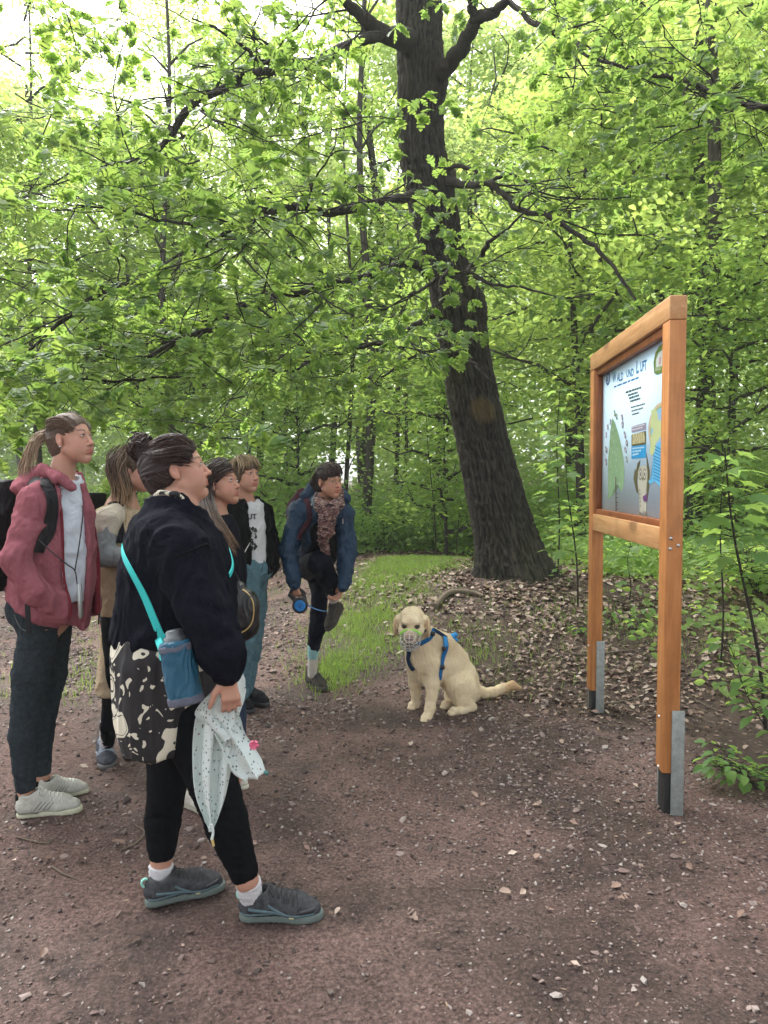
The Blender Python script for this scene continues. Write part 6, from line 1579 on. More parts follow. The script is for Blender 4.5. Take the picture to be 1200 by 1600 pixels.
# ---------- woman at the left with ponytail and red hooded jacket
def w1():
    Y = 3.32; base = (pt(60, 1270, Y)[0], Y, 0)
    w = empty('person', base, 'woman with blond ponytail in a dusty red hooded jacket, white shirt and grey jeans', 'person', 'women looking at the board')
    H = Head(pt(111, 687, 3.3), -14, 6, 0, .95)
    RD = cloth('dusty_red_fleece', (.25, .082, .100), (.32, .115, .135), .9, 450, .3, .5, 7, .3); RI = cloth('dark_red_lining', (.17, .022, .034), (.21, .03, .042), .9, 400, .3, .5, 9, .2)
    WT = cloth('white_tshirt', (.62, .68, .74), (.56, .62, .68), .85, 500, .2, .5, 9, .1); JE = cloth('grey_jeans', (.018, .025, .030), (.036, .048, .055), .85, 700, .5, .45, 9, .1)
    na = [pt(66, 965, 3.26), pt(47, 1055, 3.23), pt(41, 1105, 3.22), pt(36, 1150, 3.22), pt(38, 1202, 3.23), pt(41, 1236, 3.24)]
    fa = [pt(82, 965, 3.43), pt(78, 1055, 3.44), pt(70, 1105, 3.44), pt(64, 1150, 3.44), pt(64, 1190, 3.44), pt(66, 1212, 3.44)]
    arm = [pt(58, 786, 3.16), pt(24, 878, 3.08), pt(58, 925, 3.09), pt(90, 950, 3.15)]
    arm2 = [pt(95, 780, 3.50), pt(105, 875, 3.56), pt(135, 925, 3.52), pt(145, 945, 3.50)]
    skin_body(w, H, [], [([pt(85, 780, Y), pt(85, 860, Y), pt(72, 960, Y)], [.09, .11, .11], .05), (arm, [.045, .038, .03, .028], .02), (arm2, [.045, .038, .03, .028], .02),
        (na + [pt(38, 1262, 3.25)], [.085, .065, .055, .048, .036, .032, .031], .03), (fa + [pt(66, 1238, 3.44)], [.085, .065, .052, .045, .034, .031, .03], .03)], SKIN, (), neckbase=pt(93, 758, 3.31), look=(1, 0, .15))
    I_ = S(); I_.loft([ring(742, 74, 122, .085, Y), ring(765, 55, 130, .13, Y), ring(800, 50, 136, .155, Y), ring(850, 48, 139, .155, Y), ring(900, 44, 137, .155, Y), ring(938, 40, 132, .155, Y)], .02, yaw=-.2)
    I_.loft([ring(728, 84, 122, .045, 3.30), ring(752, 84, 124, .055, 3.29)], .012, 's')
    solid('shirt', I_, WT, w, .0085, fold=[(.005, (10, 10, 6), 31)])
    T = S(); rr_ = [ring(738, 66, 122, .08, Y), ring(752, 56, 128, .115, Y), ring(772, 46, 134, .155, Y), ring(800, 40, 142, .18, Y), ring(850, 32, 146, .185, Y), ring(900, 24, 146, .185, Y), ring(940, 10, 142, .185, Y), ring(965, 6, 136, .195, Y), ring(992, 6, 130, .195, Y)]
    T.loft(rr_, .02); T.chain(arm, [.066, .058, .050, .044], .02); T.cap(pt(76, 775, 3.22), arm[0], .070, .066, .05); T.chain(arm2, [.066, .058, .05, .045], .02)
    T.ell(pt(96, 948, 3.17), (.085, .05, .075), .03)
    c = pt(125, 850, 3.18); a = math.radians(-38); 
    T.box((pt(90, 850, Y)[0] + math.cos(a) * .20, Y + math.sin(a) * .20, pt(0, 840, Y)[2]), (.13, .062, .42), .008, 's', [[math.cos(a), math.sin(a), 0], [-math.sin(a), math.cos(a), 0], [0, 0, 1]], .03)
    T.loft([ring(700, 74, 128, .058, 3.30), ring(757, 68, 130, .075, 3.30)], .012, 's')
    d = nz(pt(115, 985, Y) - pt(8, 925, Y)); n = np.array([d[2], 0, -d[0]]); T.box(pt(60, 946, Y) + n * .2 * (1 if n[2] < 0 else -1), (.5, .5, .2), .006, 's', np.array([d, [0, 1, 0], np.cross(d, [0, 1, 0])]), .003)
    for (a_, b_, dd) in [((15, 870, 3.0), (45, 905, 3.03), .010), ((28, 860, 3.0), (48, 880, 3.03), .010), ((60, 905, 3.0), (72, 935, 3.05), .008), ((20, 840, 3.05), (40, 850, 3.05), .009)]: T.cap(pt(*a_), pt(*b_), dd, dd, .02, 'g')
    solid('hooded_jacket', T, RD, w, .0085, fold=[(.0075, (7, 7, 5), 12), (.002, (18, 18, 12), 2)], sm_it=1)
    hd = S(); hd.chain([pt(112, 760, 3.20), pt(88, 745, 3.19), pt(68, 735, 3.22), pt(50, 745, 3.30), pt(58, 742, 3.40), pt(85, 740, 3.44), pt(120, 748, 3.40)], [.014, .022, .028, .032, .030, .022, .014], .03); hd.ell(pt(46, 762, 3.3), (.060, .10, .050), .04)
    solid('hood', hd, RD, w, .007, fold=(.006, (12, 12, 12), 5))
    rib = [pt(x, y, 3.14) for x, y in [(86, 745), (102, 780), (112, 830), (116, 880), (118, 935), (118, 975)]]
    ribbon('zip_edge', rib, .016, .005, RI, w, T, .001)
    sheet('jacket_front', [pt(x, y, 3.44) for x, y in [(112, 738), (128, 790), (136, 850), (134, 900), (128, 955)]], [pt(x, y, 3.40) for x, y in [(120, 735), (140, 790), (150, 850), (154, 910), (155, 962)]], RI, w, 14, 30, (.012, 3, .5), .008)
    J = S(); J.chain(na, [.084, .076, .063, .058, .047, .040], .02); J.chain(fa, [.09, .074, .060, .054, .045, .039], .02); J.ell(pt(58, 950, 3.33), (.125, .15, .11), .05)
    for e, d_ in ((na[-1], na[-1] - na[-2]), (fa[-1], fa[-1] - fa[-2])): d_ = nz(d_); J.box(e + d_ * .044, (.08, .08, .05), .004, 's', basis(d_), .002)
    for (x0, y0, x1, y1) in [(20, 1096, 62, 1092), (18, 1110, 58, 1116), (22, 1102, 60, 1104)]: J.cap(pt(x0, y0, 3.15), pt(x1, y1, 3.15), .006, .006, .014, 'g')
    solid('jeans', J, JE, w, .008, fold=[(.0022, (12, 12, 22), 8)])
    ribbon('pocket_seam', [pt(12, 962, 3.15), pt(18, 985, 3.14), pt(40, 990, 3.13)], .004, .002, plain('seam_thread', (.12, .13, .13), .9), w, J, .001, 20)
    for e in ((38, 1244, 3.245, 1268), (66, 1222, 3.44, 1244)): So = S(); So.cap(pt(*e[:3]), pt(e[0], e[3], e[2]), .037, .036, .004); solid('sock', So, LEGG, w, .006)
    UP = cloth('offwhite_shoe', (.50, .50, .44), (.38, .38, .33), .7, 350, .5, .2, 12); SOL = plain('cream_sole', (.52, .52, .38), .6, 0, .3, 30, .25, .2); GY = plain('shoe_grey_trim', (.14, .14, .12), .6); LA = plain('cream_lace', (.55, .55, .50), .8)
    acc = [([(.08 + i * .02, .038, .040), (.10 + i * .02, .034, .066), (.115 + i * .018, .022, .080 - i * .004)], .0022, GY, 'side_strip') for i in range(4)] + [([(.0, .022, .03), (.05, .038, .028), (.10, .036, .022)], .005, GY, 'heel_guard')]
    for (hx, hyy, tx, ty) in ((17, 1288, 119, 1277), (52, 1259, 131, 1246)):
        dh, dt = EYE * FPX / (hyy - 750), EYE * FPX / (ty - 750); shoe(w, ((hx - 600) / FPX * dh, dh, .003), ((tx - 600) / FPX * dt, dt, .003), UP, SOL, LA, boot=.012, accents=acc)
    HM = hair_mat('dark_blond_hair', (.10, .062, .042), (.25, .17, .11), (30, 60, 60))
    C = S(); hair_cap(H, C, back=.004, thick=.005, front=(.116, 0, -.035), fr=(.098, .094, .108)); solid('hair', C, HM, w, .006, ((H.c - .14, H.c + .14, .005),), post=hair_fold(H, .002))
    t0 = H.w(-.115, 0, .045)
    for k, q in enumerate((-.06, -.03, 0, .03, .06)): strands('hair_locks', [[H.w(.066, q, .075 - abs(q) * .5), H.w(.02, q * 1.35, .118 - abs(q) * .4), H.w(-.06, q * 1.2, .105 - abs(q) * .3), t0], [H.w(.05, q * 1.1, .06 - abs(q) * .5), H.w(.0, q * 1.45, .09 - abs(q) * .5), H.w(-.07, q * 1.2, .07 - abs(q) * .3), t0]], HM, w, 100, .005, .0013, seed=k)
    tl = [[t0, pt(52, 690, 3.30), pt(40, 722, 3.28), pt(30, 748, 3.27)], [t0, pt(60, 690, 3.27), pt(54, 712, 3.25), pt(62, 735, 3.22)], [t0, pt(50, 700, 3.30), pt(34, 730, 3.30), pt(24, 752, 3.30)], [t0, pt(58, 685, 3.28), pt(48, 715, 3.25), pt(44, 745, 3.22)]]
    HB = hair_mat('blond_ends', (.26, .17, .10), (.48, .36, .24), (60, 60, 8)); strands('ponytail', tl, HB, w, 170, .008, .0022, seed=9); Geo().tube([t0 + (0, 0, .006), t0 - (.012, 0, .008)], [.017, .017], 10).obj('hair_tie', plain('hair_tie_beige', (.45, .32, .22), .8), w)
    e = H.w(.002, -.086, -.036); Geo().tube([e, e + (0, -.004, 0)], [.003, .003], 8).obj('earring', plain('pearl', (.8, .8, .78), .2), w)
    Geo().tube([H.w(.03, -.05, -.14), H.w(.055, -.03, -.19), H.w(.075, 0, -.22), H.w(.07, .03, -.19)], .0008, 4, 16).obj('necklace', BOLT, w)
    # backpack
    BK = cloth('black_backpack_nylon', (.004, .004, .006), (.008, .008, .010), .7, 300, .4, .6, 8, .1, .35)
    bp = empty('backpack', tuple(pt(5, 920, 3.33)), 'black backpack worn by the woman in the red hooded jacket', 'backpack')
    q = S(); q.loft([ring(752, -8, 32, .11, 3.35), ring(775, -26, 36, .15, 3.35), ring(830, -38, 34, .165, 3.35), ring(890, -38, 26, .165, 3.35), ring(922, -28, 18, .14, 3.35)], .02, sq=3); q.loft([ring(840, -52, -20, .12, 3.35), ring(910, -52, -20, .12, 3.35)], .03, sq=3); solid('pack', q, BK, bp, .009, fold=(.006, (10, 10, 10), 7))
    ribbon('shoulder_strap', [pt(50, 762, 3.24), pt(66, 754, 3.18), pt(80, 768, 3.13), pt(87, 792, 3.12), pt(84, 820, 3.11), pt(72, 846, 3.11), pt(58, 862, 3.12)], .055, .006, BK, bp, T, .011)
    ribbon('loose_strap', [pt(44, 918, 3.06), pt(43, 950, 3.06), pt(45, 985, 3.06), pt(44, 990, 3.06)], .022, .003, BK, bp, None, nrm=(0, -1, 0), n=12)
    ln = empty('lanyard', tuple(pt(125, 965, 3.08)), 'black lanyard with a silver whistle hanging before the red hooded jacket', 'lanyard')
    CO = plain('black_cord', (.015, .015, .015), .7)
    Geo().tube([pt(60, 843, 3.05), pt(85, 866, 3.04), pt(105, 882, 3.06), pt(117, 892, 3.08), pt(121, 915, 3.08)], .0028, 5, 24).obj('cord', CO, ln); Geo().tube([pt(129, 790, 3.14), pt(129, 810, 3.10), pt(124, 850, 3.08), pt(117, 892, 3.08)], .0028, 5, 24).obj('cord', CO, ln)
    Geo().tube([pt(123, 912, 3.07), pt(124, 915, 3.07), pt(126, 960, 3.06), pt(126, 966, 3.06)], [.006, .0095, .0095, .006], 12).obj('whistle', plain('silver_tube', (.33, .36, .35), .3, .8), ln); Geo().tube([pt(155, 958, 3.38), pt(154, 975, 3.38)], [.004, .004], 6).obj('cord_end', CO, ln)
w1()
# ---------- woman in the beige vest, half hidden
def w2():
    Y = 3.85; base = (pt(185, 1195, Y)[0], Y, 0)
    w = empty('person', base, 'half hidden woman in a beige vest over grey sleeves, left of the bun', 'person', 'women looking at the board')
    H = Head(pt(205, 736, Y), 5, 2, 0, .93)
    VE = cloth('beige_vest', (.42, .32, .20), (.50, .40, .27), .9, 250, .5, .6, 12, .2); VL = cloth('cream_vest_trim', (.56, .50, .40), None, .9, 250, .4, .5, 12, .2); GY = cloth('grey_sleeve', (.20, .22, .22), (.26, .28, .28), .9, 400, .3, .5, 9, .1)
    arm = [pt(168, 812, 3.66), pt(160, 868, 3.60), pt(190, 872, 3.60), pt(224, 866, 3.66)]; arm2 = [pt(205, 812, 4.04), pt(205, 880, 4.08), pt(230, 880, 4.0)]
    na = [pt(186, 965, 3.76), pt(184, 1050, 3.75), pt(178, 1090, 3.75), pt(170, 1135, 3.78), pt(168, 1160, 3.86)]; fa = [pt(196, 965, 3.95), pt(198, 1060, 3.98), pt(200, 1120, 4.0), pt(202, 1150, 4.05)]
    skin_body(w, H, [], [([pt(190, 800, Y), pt(190, 880, Y), pt(190, 960, Y)], [.09, .11, .12], .05), (arm, [.045, .035, .03, .025], .02), (arm2, [.045, .035, .03], .02), (na, [.06, .05, .045, .035, .03], .02), (fa, [.06, .05, .04, .03], .02)], SKIN, (), neckbase=pt(192, 792, Y))
    T = S(); T.loft([ring(788, 172, 210, .09, Y), ring(800, 152, 222, .16, Y), ring(830, 147, 234, .19, Y), ring(890, 147, 240, .19, Y), ring(940, 150, 240, .19, Y), ring(956, 154, 236, .18, Y)], .02)
    for y in range(812, 950, 22): T.cap(pt(140, y, 3.64), pt(245, y + 2, 3.64), .006, .006, .012, 'g')
    solid('vest', T, VE, w, .009, fold=(.006, (10, 10, 10), 21)); 
    q = S(); q.cap(pt(184, 806, 3.78), pt(168, 814, 3.67), .070, .068, .02); q.cap(pt(168, 814, 3.67), pt(165, 830, 3.645), .068, .060, .01); solid('vest_shoulder', q, VL, w, .008)
    A = S(); A.chain(arm2, [.06, .05, .045], .02); solid('sleeve', A, GY, w, .01); A = S(); A.chain([pt(165, 832, 3.64)] + arm[1:], [.056, .054, .046, .040], .02); solid('sleeve', A, GY, w, .008, fold=[(.004, (12, 12, 14), 6)])
    q = S(); q.loft([ring(945, 158, 230, .165, Y), ring(966, 160, 226, .16, Y)], .01); solid('shirt_hem', q, GY, w, .01); q = S(); q.loft([ring(962, 160, 226, .16, Y), ring(1000, 166, 224, .15, Y)], .02); solid('dark_waistband', q, BLACKC, w, .01)
    q = S(); q.loft([ring(985, 160, 208, .10, 3.80), ring(1030, 156, 204, .10, 3.80), ring(1082, 153, 196, .10, 3.78)], .02); q.loft([ring(985, 185, 222, .10, 3.97), ring(1082, 184, 222, .10, 3.97)], .02)
    for e in ((158, 1000, 166, 1078), (172, 1000, 176, 1080)): q.cap(pt(e[0], e[1], 3.68), pt(e[2], e[3], 3.68), .006, .01, .014, 'g')
    solid('wide_trousers', q, VE, w, .009, fold=(.006, (14, 14, 5), 3))
    G_ = S(); G_.chain(na[:5], [.09, .066, .056, .043, .036], .02); G_.chain(fa[1:3], [.06, .045], .02); solid('leggings', G_, LEGG, w, .009)
    So = S(); So.cap(pt(170, 1128, 3.775), pt(167, 1160, 3.86), .043, .036, .004); solid('sock', So, SOCKW, w, .006, fold=(.002, (3, 3, 60), 5))
    UP = cloth('dark_grey_shoe', (.045, .05, .06), (.08, .085, .10), .7, 350, .5, .2, 12); SOL = plain('grey_sole', (.10, .10, .10), .7); LA = plain('pale_lace', (.35, .42, .50), .7); PU = plain('violet_lining', (.30, .20, .55), .8)
    shoe(w, (pt(160, 1166, 3.97)[0], 3.98, .003), (pt(173, 1203, 3.80)[0], 3.755, .003), UP, SOL, LA, boot=.02, tab=PU, accents=[([(.08, .038, .045), (.12, .038, .06), (.15, .04, .04)], .004, LA, 'side_strip')])
    shoe(w, (pt(196, 1160, 4.1)[0], 4.1, .003), (pt(214, 1180, 4.0)[0], 3.90, .003), UP, SOL, LA, boot=.02)
    HM = hair_mat('light_brown_hair', (.07, .042, .025), (.24, .155, .09), (60, 60, 8), ends=(1.38, 1.52, (.26, .16, .07), (.52, .36, .20))); C = S(); hair_cap(H, C, back=.01, thick=.012); solid('hair', C, HM, w, .007, post=hair_fold(H, .003))
    g = [[H.w(-.03, -.02, .12), H.w(-.10, -.05, .05), pt(180, 765, 3.78), pt(178, 795, 3.76)], [H.w(0, -.05, .11), H.w(-.03, -.09, .04), pt(198, 765, 3.76), pt(196, 800, 3.74)], [H.w(-.06, .03, .11), H.w(-.12, -.01, .03), pt(176, 760, 3.82), pt(166, 790, 3.80)], [H.w(.02, -.06, .10), H.w(.0, -.095, .0), pt(208, 765, 3.76), pt(205, 795, 3.74)]]
    strands('long_hair', g, HM, w, 170, .016, .0035, seed=3)
    BK = cloth('dark_backpack', (.014, .014, .016), None, .7); bp = empty('backpack', tuple(pt(140, 880, 3.95)), 'black backpack of the woman in the beige vest, seen just behind her shoulder', 'backpack')
    q = S(); q.loft([ring(770, 128, 160, .10, 3.95), ring(800, 118, 160, .14, 3.95), ring(870, 114, 156, .15, 3.95), ring(905, 120, 154, .14, 3.95)], .02, sq=3); solid('pack', q, BK, bp, .011)
    ribbon('shoulder_strap', [pt(150, 785, 3.75), pt(170, 776, 3.66), pt(186, 790, 3.60), pt(191, 820, 3.58), pt(192, 850, 3.58)], .045, .010, BK, bp, T, .008)
w2()
# ---------- long haired woman
def w4():
    Y = 3.45; base = (pt(320, 1262, 3.4)[0], 3.4, 0)
    w = empty('person', base, 'woman with long dark brown hair over her dark top, carrying a black leather bag', 'person', 'women looking at the board')
    H = Head(pt(345, 757, 3.5), -20, 10, 0, .86)
    DT = cloth('dark_navy_top', (.006, .006, .010), (.010, .010, .016), .9, 400, .3, .5, 8, .1); JE = cloth('navy_jeans', (.02, .03, .055), (.04, .055, .09), .85, 600, .4, .4, 9, .1)
    na = [pt(325, 1030, 3.36), pt(318, 1120, 3.33), pt(308, 1218, 3.32), pt(303, 1258, 3.33)]; fa = [pt(345, 1030, 3.52), pt(360, 1120, 3.52), pt(368, 1200, 3.52), pt(368, 1232, 3.53)]
    arm = [pt(325, 845, 3.27), pt(318, 930, 3.22), pt(340, 990, 3.20), pt(350, 1010, 3.22)]; arm2 = [pt(350, 845, 3.62), pt(355, 930, 3.66), pt(372, 980, 3.62)]
    skin_body(w, H, [], [([pt(335, 830, Y), pt(340, 930, Y), pt(338, 1020, Y)], [.09, .11, .12], .05), (arm, [.04, .033, .028, .025], .02), (arm2, [.04, .03, .025], .02), ([pt(330, 1000, 3.4)] + na, [.08, .08, .06, .034, .03], .03), ([pt(340, 1000, 3.5)] + fa, [.08, .08, .06, .034, .03], .03)], SKIN2, (), neckbase=pt(334, 818, 3.47), look=(1, 0, .25))
    T = S(); T.loft([ring(806, 312, 360, .09, Y), ring(825, 300, 372, .16, Y), ring(860, 298, 380, .185, Y), ring(920, 298, 382, .185, Y), ring(980, 298, 378, .185, Y), ring(1040, 294, 376, .185, Y)], .02); T.chain(arm[:3], [.064, .056, .045], .02); T.chain(arm2, [.06, .05, .04], .02)
    solid('top', T, DT, w, .009, fold=(.006, (10, 10, 6), 8))
    G_ = S(); G_.ell(pt(335, 1030, Y), (.14, .17, .12), .05); G_.chain(na[:3], [.095, .075, .052], .02); G_.chain(fa[:3], [.095, .075, .05], .02); solid('jeans', G_, JE, w, .009)
    UP = cloth('white_slip_on', (.60, .58, .50), None, .8); SOL = plain('white_sole', (.55, .53, .42), .6); LA = plain('white_lace', (.6, .6, .55), .8)
    for (hx, hd_, tx, td) in ((279, 3.35, 332, 3.235), (335, 3.62, 383, 3.52)): shoe(w, ((hx - 600) / FPX * hd_, hd_, .003), ((tx - 600) / FPX * td, td, .003), UP, SOL, LA)
    HM = hair_mat('dark_brown_long', (.028, .016, .012), (.09, .055, .038), (30, 60, 60)); HE = hair_mat('brown_ends', (.022, .013, .010), (.075, .045, .032), (60, 60, 8), ends=(1.20, 1.42, (.12, .065, .035), (.34, .20, .11)))
    C = S(); hair_cap(H, C, thick=.007, back=.005, front=(.116, 0, -.035), fr=(.098, .094, .108)); solid('hair', C, HM, w, .006, ((H.c - .13, H.c + .13, .005),), post=hair_fold(H, .002))
    g = [[H.w(.045, 0, .105), H.w(.02, -.07, .08), H.w(-.035, -.088, -.01), pt(330, 800, 3.30), pt(350, 840, 3.20), pt(366, 868, 3.17)], [H.w(.02, 0, .12), H.w(-.02, -.078, .07), H.w(-.06, -.078, -.02), pt(318, 800, 3.30), pt(336, 840, 3.20), pt(350, 862, 3.16)], [H.w(.0, 0, .125), H.w(-.05, -.070, .07), H.w(-.08, -.06, -.02), pt(314, 800, 3.36), pt(325, 830, 3.24), pt(340, 852, 3.18)], [H.w(.05, -.02, .10), H.w(.03, -.072, .07), H.w(-.03, -.086, -.04), pt(334, 805, 3.29), pt(358, 838, 3.22), pt(374, 862, 3.19)]]
    strands('long_hair', g, HE, w, 300, .014, .0026, seed=5)
    strands('hair_locks', [[H.w(.084, 0, .070), H.w(.066, -.050, .058), H.w(.025, -.084, .03), H.w(-.03, -.090, -.01)], [H.w(.075, 0, .09), H.w(.04, -.065, .08), H.w(.0, -.088, .04), H.w(-.05, -.088, -.01)]], HM, w, 220, .006, .0014, seed=6)
    LE = plain('black_leather', (.008, .008, .009), .36, 0, .5, 30, .3, .3); bg_ = empty('crossbody_bag', tuple(pt(378, 1000, 3.25)), 'black leather crossbody bag with gold zip hanging in front of the blue jeans', 'bag')
    q = S(); q.chain([pt(371, 918, 3.26), pt(380, 945, 3.24), pt(379, 975, 3.24), pt(366, 992, 3.25)], [.034, .066, .070, .042], .04, fl=.62, side=(1, 0, 0)); solid('bag_body', q, LE, bg_, .006, fold=[(.004, (14, 14, 9), 4)])
    Z = [pt(x, y, 3.16) for x, y in [(375, 908), (392, 925), (400, 950), (397, 975), (380, 992), (364, 998)]]; Q, _ = hug(q, spline(np.array(Z), 30), .002); Geo().tube(Q, .0035, 5).obj('zip', plain('gold_zip', (.55, .40, .16), .35, .8), bg_)
    ribbon('bag_strap', [pt(372, 908, 3.26), pt(362, 890, 3.24), pt(348, 872, 3.22), pt(335, 850, 3.22)], .018, .004, LE, bg_, None, nrm=(0, -1, 0), n=16)
w4()
# ---------- woman with blond bob, bomber jacket
def w5():
    Y = 4.78; base = (pt(388, 1105, Y)[0], Y, 0)
    w = empty('person', base, 'woman with a short blond bob in a black bomber jacket and light blue jeans', 'person', 'women looking at the board')
    H = Head(pt(383, 743, 4.72), -36, 4, 0, .93)
    BJ = cloth('black_bomber', (.004, .004, .0045), (.008, .008, .008), .75, 300, .3, .5, 10, .1); WT = cloth('white_print_shirt', (.62, .64, .64), (.55, .58, .58), .85, 400, .2, .4, 12, .1); JE = cloth('light_blue_jeans', (.065, .135, .165), (.12, .21, .24), .85, 600, .4, .4, 12, .1)
    yw = -.6; c = lambda y, x: pt(x, y, Y)
    na = [pt(385, 890, 4.70), pt(387, 950, 4.68), pt(383, 1000, 4.68), pt(377, 1084, 4.72), pt(378, 1100, 4.76)]; fa = [pt(398, 890, 4.86), pt(398, 950, 4.88), pt(393, 1010, 4.88), pt(385, 1080, 4.90), pt(385, 1096, 4.94)]
    arm = [pt(362, 800, 4.66), pt(352, 845, 4.62), pt(362, 885, 4.55), pt(372, 895, 4.52)]; arm2 = [pt(412, 800, 4.95), pt(424, 850, 4.98), pt(424, 885, 4.92), pt(418, 895, 4.88)]
    skin_body(w, H, [], [([pt(388, 805, Y), pt(388, 850, Y), pt(390, 890, Y)], [.06, .07, .07], .03), (arm, [.04, .033, .028, .025], .02), (arm2, [.04, .03, .025, .024], .02), (na, [.07, .06, .05, .035, .03], .03), (fa, [.08, .07, .055, .035, .03], .03)], SKIN, (), neckbase=pt(385, 787, 4.76), look=(1, -.2, .1))
    def rg(y, x0, x1, hd): a, b = pt(x0, y, Y), pt(x1, y, Y); return ((a[0] + b[0]) / 2, Y, a[2], hd, (b[0] - a[0]) / 2 * 1.12)
    I_ = S(); I_.loft([rg(778, 374, 398, .06), rg(790, 362, 412, .10), rg(830, 360, 414, .125), rg(887, 364, 412, .125)], .02, yaw=-.75); I_.cap(H.w(-.02, 0, -.10), pt(387, 776, 4.76), .05, .06, .01, 's')
    solid('shirt', I_, WT, w, .008, fold=(.004, (12, 12, 8), 3))
    T = S(); T.loft([rg(776, 372, 400, .08), rg(788, 356, 415, .115), rg(830, 350, 426, .14), rg(875, 352, 426, .145), rg(897, 356, 422, .14)], .02, yaw=-.75); T.chain(arm, [.066, .060, .050, .040], .02); T.chain(arm2, [.062, .056, .048, .038], .02)
    a = -.85; T.box((pt(390, 840, Y)[0] + math.cos(a) * .17, Y + math.sin(a) * .17, pt(0, 840, Y)[2]), (.14, .066, .40), .008, 's', [[math.cos(a), math.sin(a), 0], [-math.sin(a), math.cos(a), 0], [0, 0, 1]], .02)
    T.cap(H.w(-.02, 0, -.10), pt(387, 772, 4.76), .056, .062, .01, 's')
    solid('bomber_jacket', T, BJ, w, .008, fold=[(.006, (12, 12, 10), 9)])
    ribbon('zip', [pt(400, 850, 4.5), pt(396, 868, 4.48), pt(385, 882, 4.46), pt(378, 886, 4.45)], .006, .003, BOLT, w, T, .002, 20)
    PR = plain('print_black', (.03, .03, .03), .8); wx = np.array([math.cos(-.85 + 1.57), math.sin(-.85 + 1.57), 0]); 
    tshirt_text('UT', pt(398, 806, 4.62), .09, .035, wx, (0, 0, 1), I_, PR, w)
    r = random.Random(4)
    for k in range(26):
        p0 = pt(399 + r.uniform(-8, 8), 822 + r.uniform(0, 40), 4.62); th = np.linspace(0, 6.28, 7)[:-1]; rr_ = r.uniform(.006, .016); V, N = hug(I_, [p0 + wx * math.cos(t) * rr_ * r.uniform(.5, 1.2) + np.array([0, 0, 1]) * math.sin(t) * rr_ * r.uniform(.5, 1.2) for t in th], .008)
        link('print', mk_mesh('print', V - world_loc(w), [[0, 1, 2, 3, 4, 5]], PR, False), w)
    G_ = S(); G_.ell(pt(391, 890, Y), (.13, .15, .12), .04, R=[[.8, -.6, 0], [.6, .8, 0], [0, 0, 1]]); G_.chain(na[:4], [.09, .078, .068, .045], .02); G_.chain(fa[:4], [.088, .076, .066, .045], .02); solid('jeans', G_, JE, w, .009, fold=(.005, (12, 12, 14), 3))
    UP = cloth('black_trainer', (.02, .02, .024), None, .7); SOL = plain('black_sole', (.03, .03, .034), .6); LA = plain('dark_lace', (.04, .04, .04), .8)
    for (hx, hd_, tx, td) in ((370, 4.98, 417, 4.83), (362, 4.86, 391, 4.68)): shoe(w, ((hx - 600) / FPX * hd_, hd_, .003), ((tx - 600) / FPX * td, td, .003), UP, SOL, LA, boot=.01)
    HM = hair_mat('blond_bob', (.20, .13, .065), (.55, .43, .26), (50, 50, 10)); HU = hair_mat('bob_roots', (.09, .06, .035), (.30, .22, .13), (50, 50, 10))
    C = S(); hair_cap(H, C, thick=.013, back=.0, front=(.118, 0, -.05), fr=(.082, .080, .098)); H.E(C, (-.02, -.075, -.015), (.045, .022, .055), .02); H.E(C, (-.02, .075, -.015), (.045, .022, .055), .02); solid('hair', C, HU, w, .006, post=hair_fold(H, .003))
    for k, q in enumerate((-.9, -.5, -.1, .3, .7)):
        strands('hair_locks', [[H.w(-.02, 0, .130), H.w(.05, q * .045, .118), H.w(.088, q * .065, .075), H.w(.088, q * .075, .045)], [H.w(-.03, q * .03, .130), H.w(.03, q * .085, .105), H.w(.055, q * .10, .055), H.w(.045, q * .10, .01)]], HM, w, 26, .006, .0035, seed=k)
    for q in (-1, 1): strands('hair_locks', [[H.w(-.02, 0, .13), H.w(.0, q * .08, .09), H.w(.0, q * .097, .02), H.w(-.01, q * .088, -.05)], [H.w(-.03, 0, .13), H.w(-.05, q * .075, .09), H.w(-.06, q * .085, .01), H.w(-.05, q * .075, -.06)]], HM, w, 60, .008, .0035, seed=9)
w5()
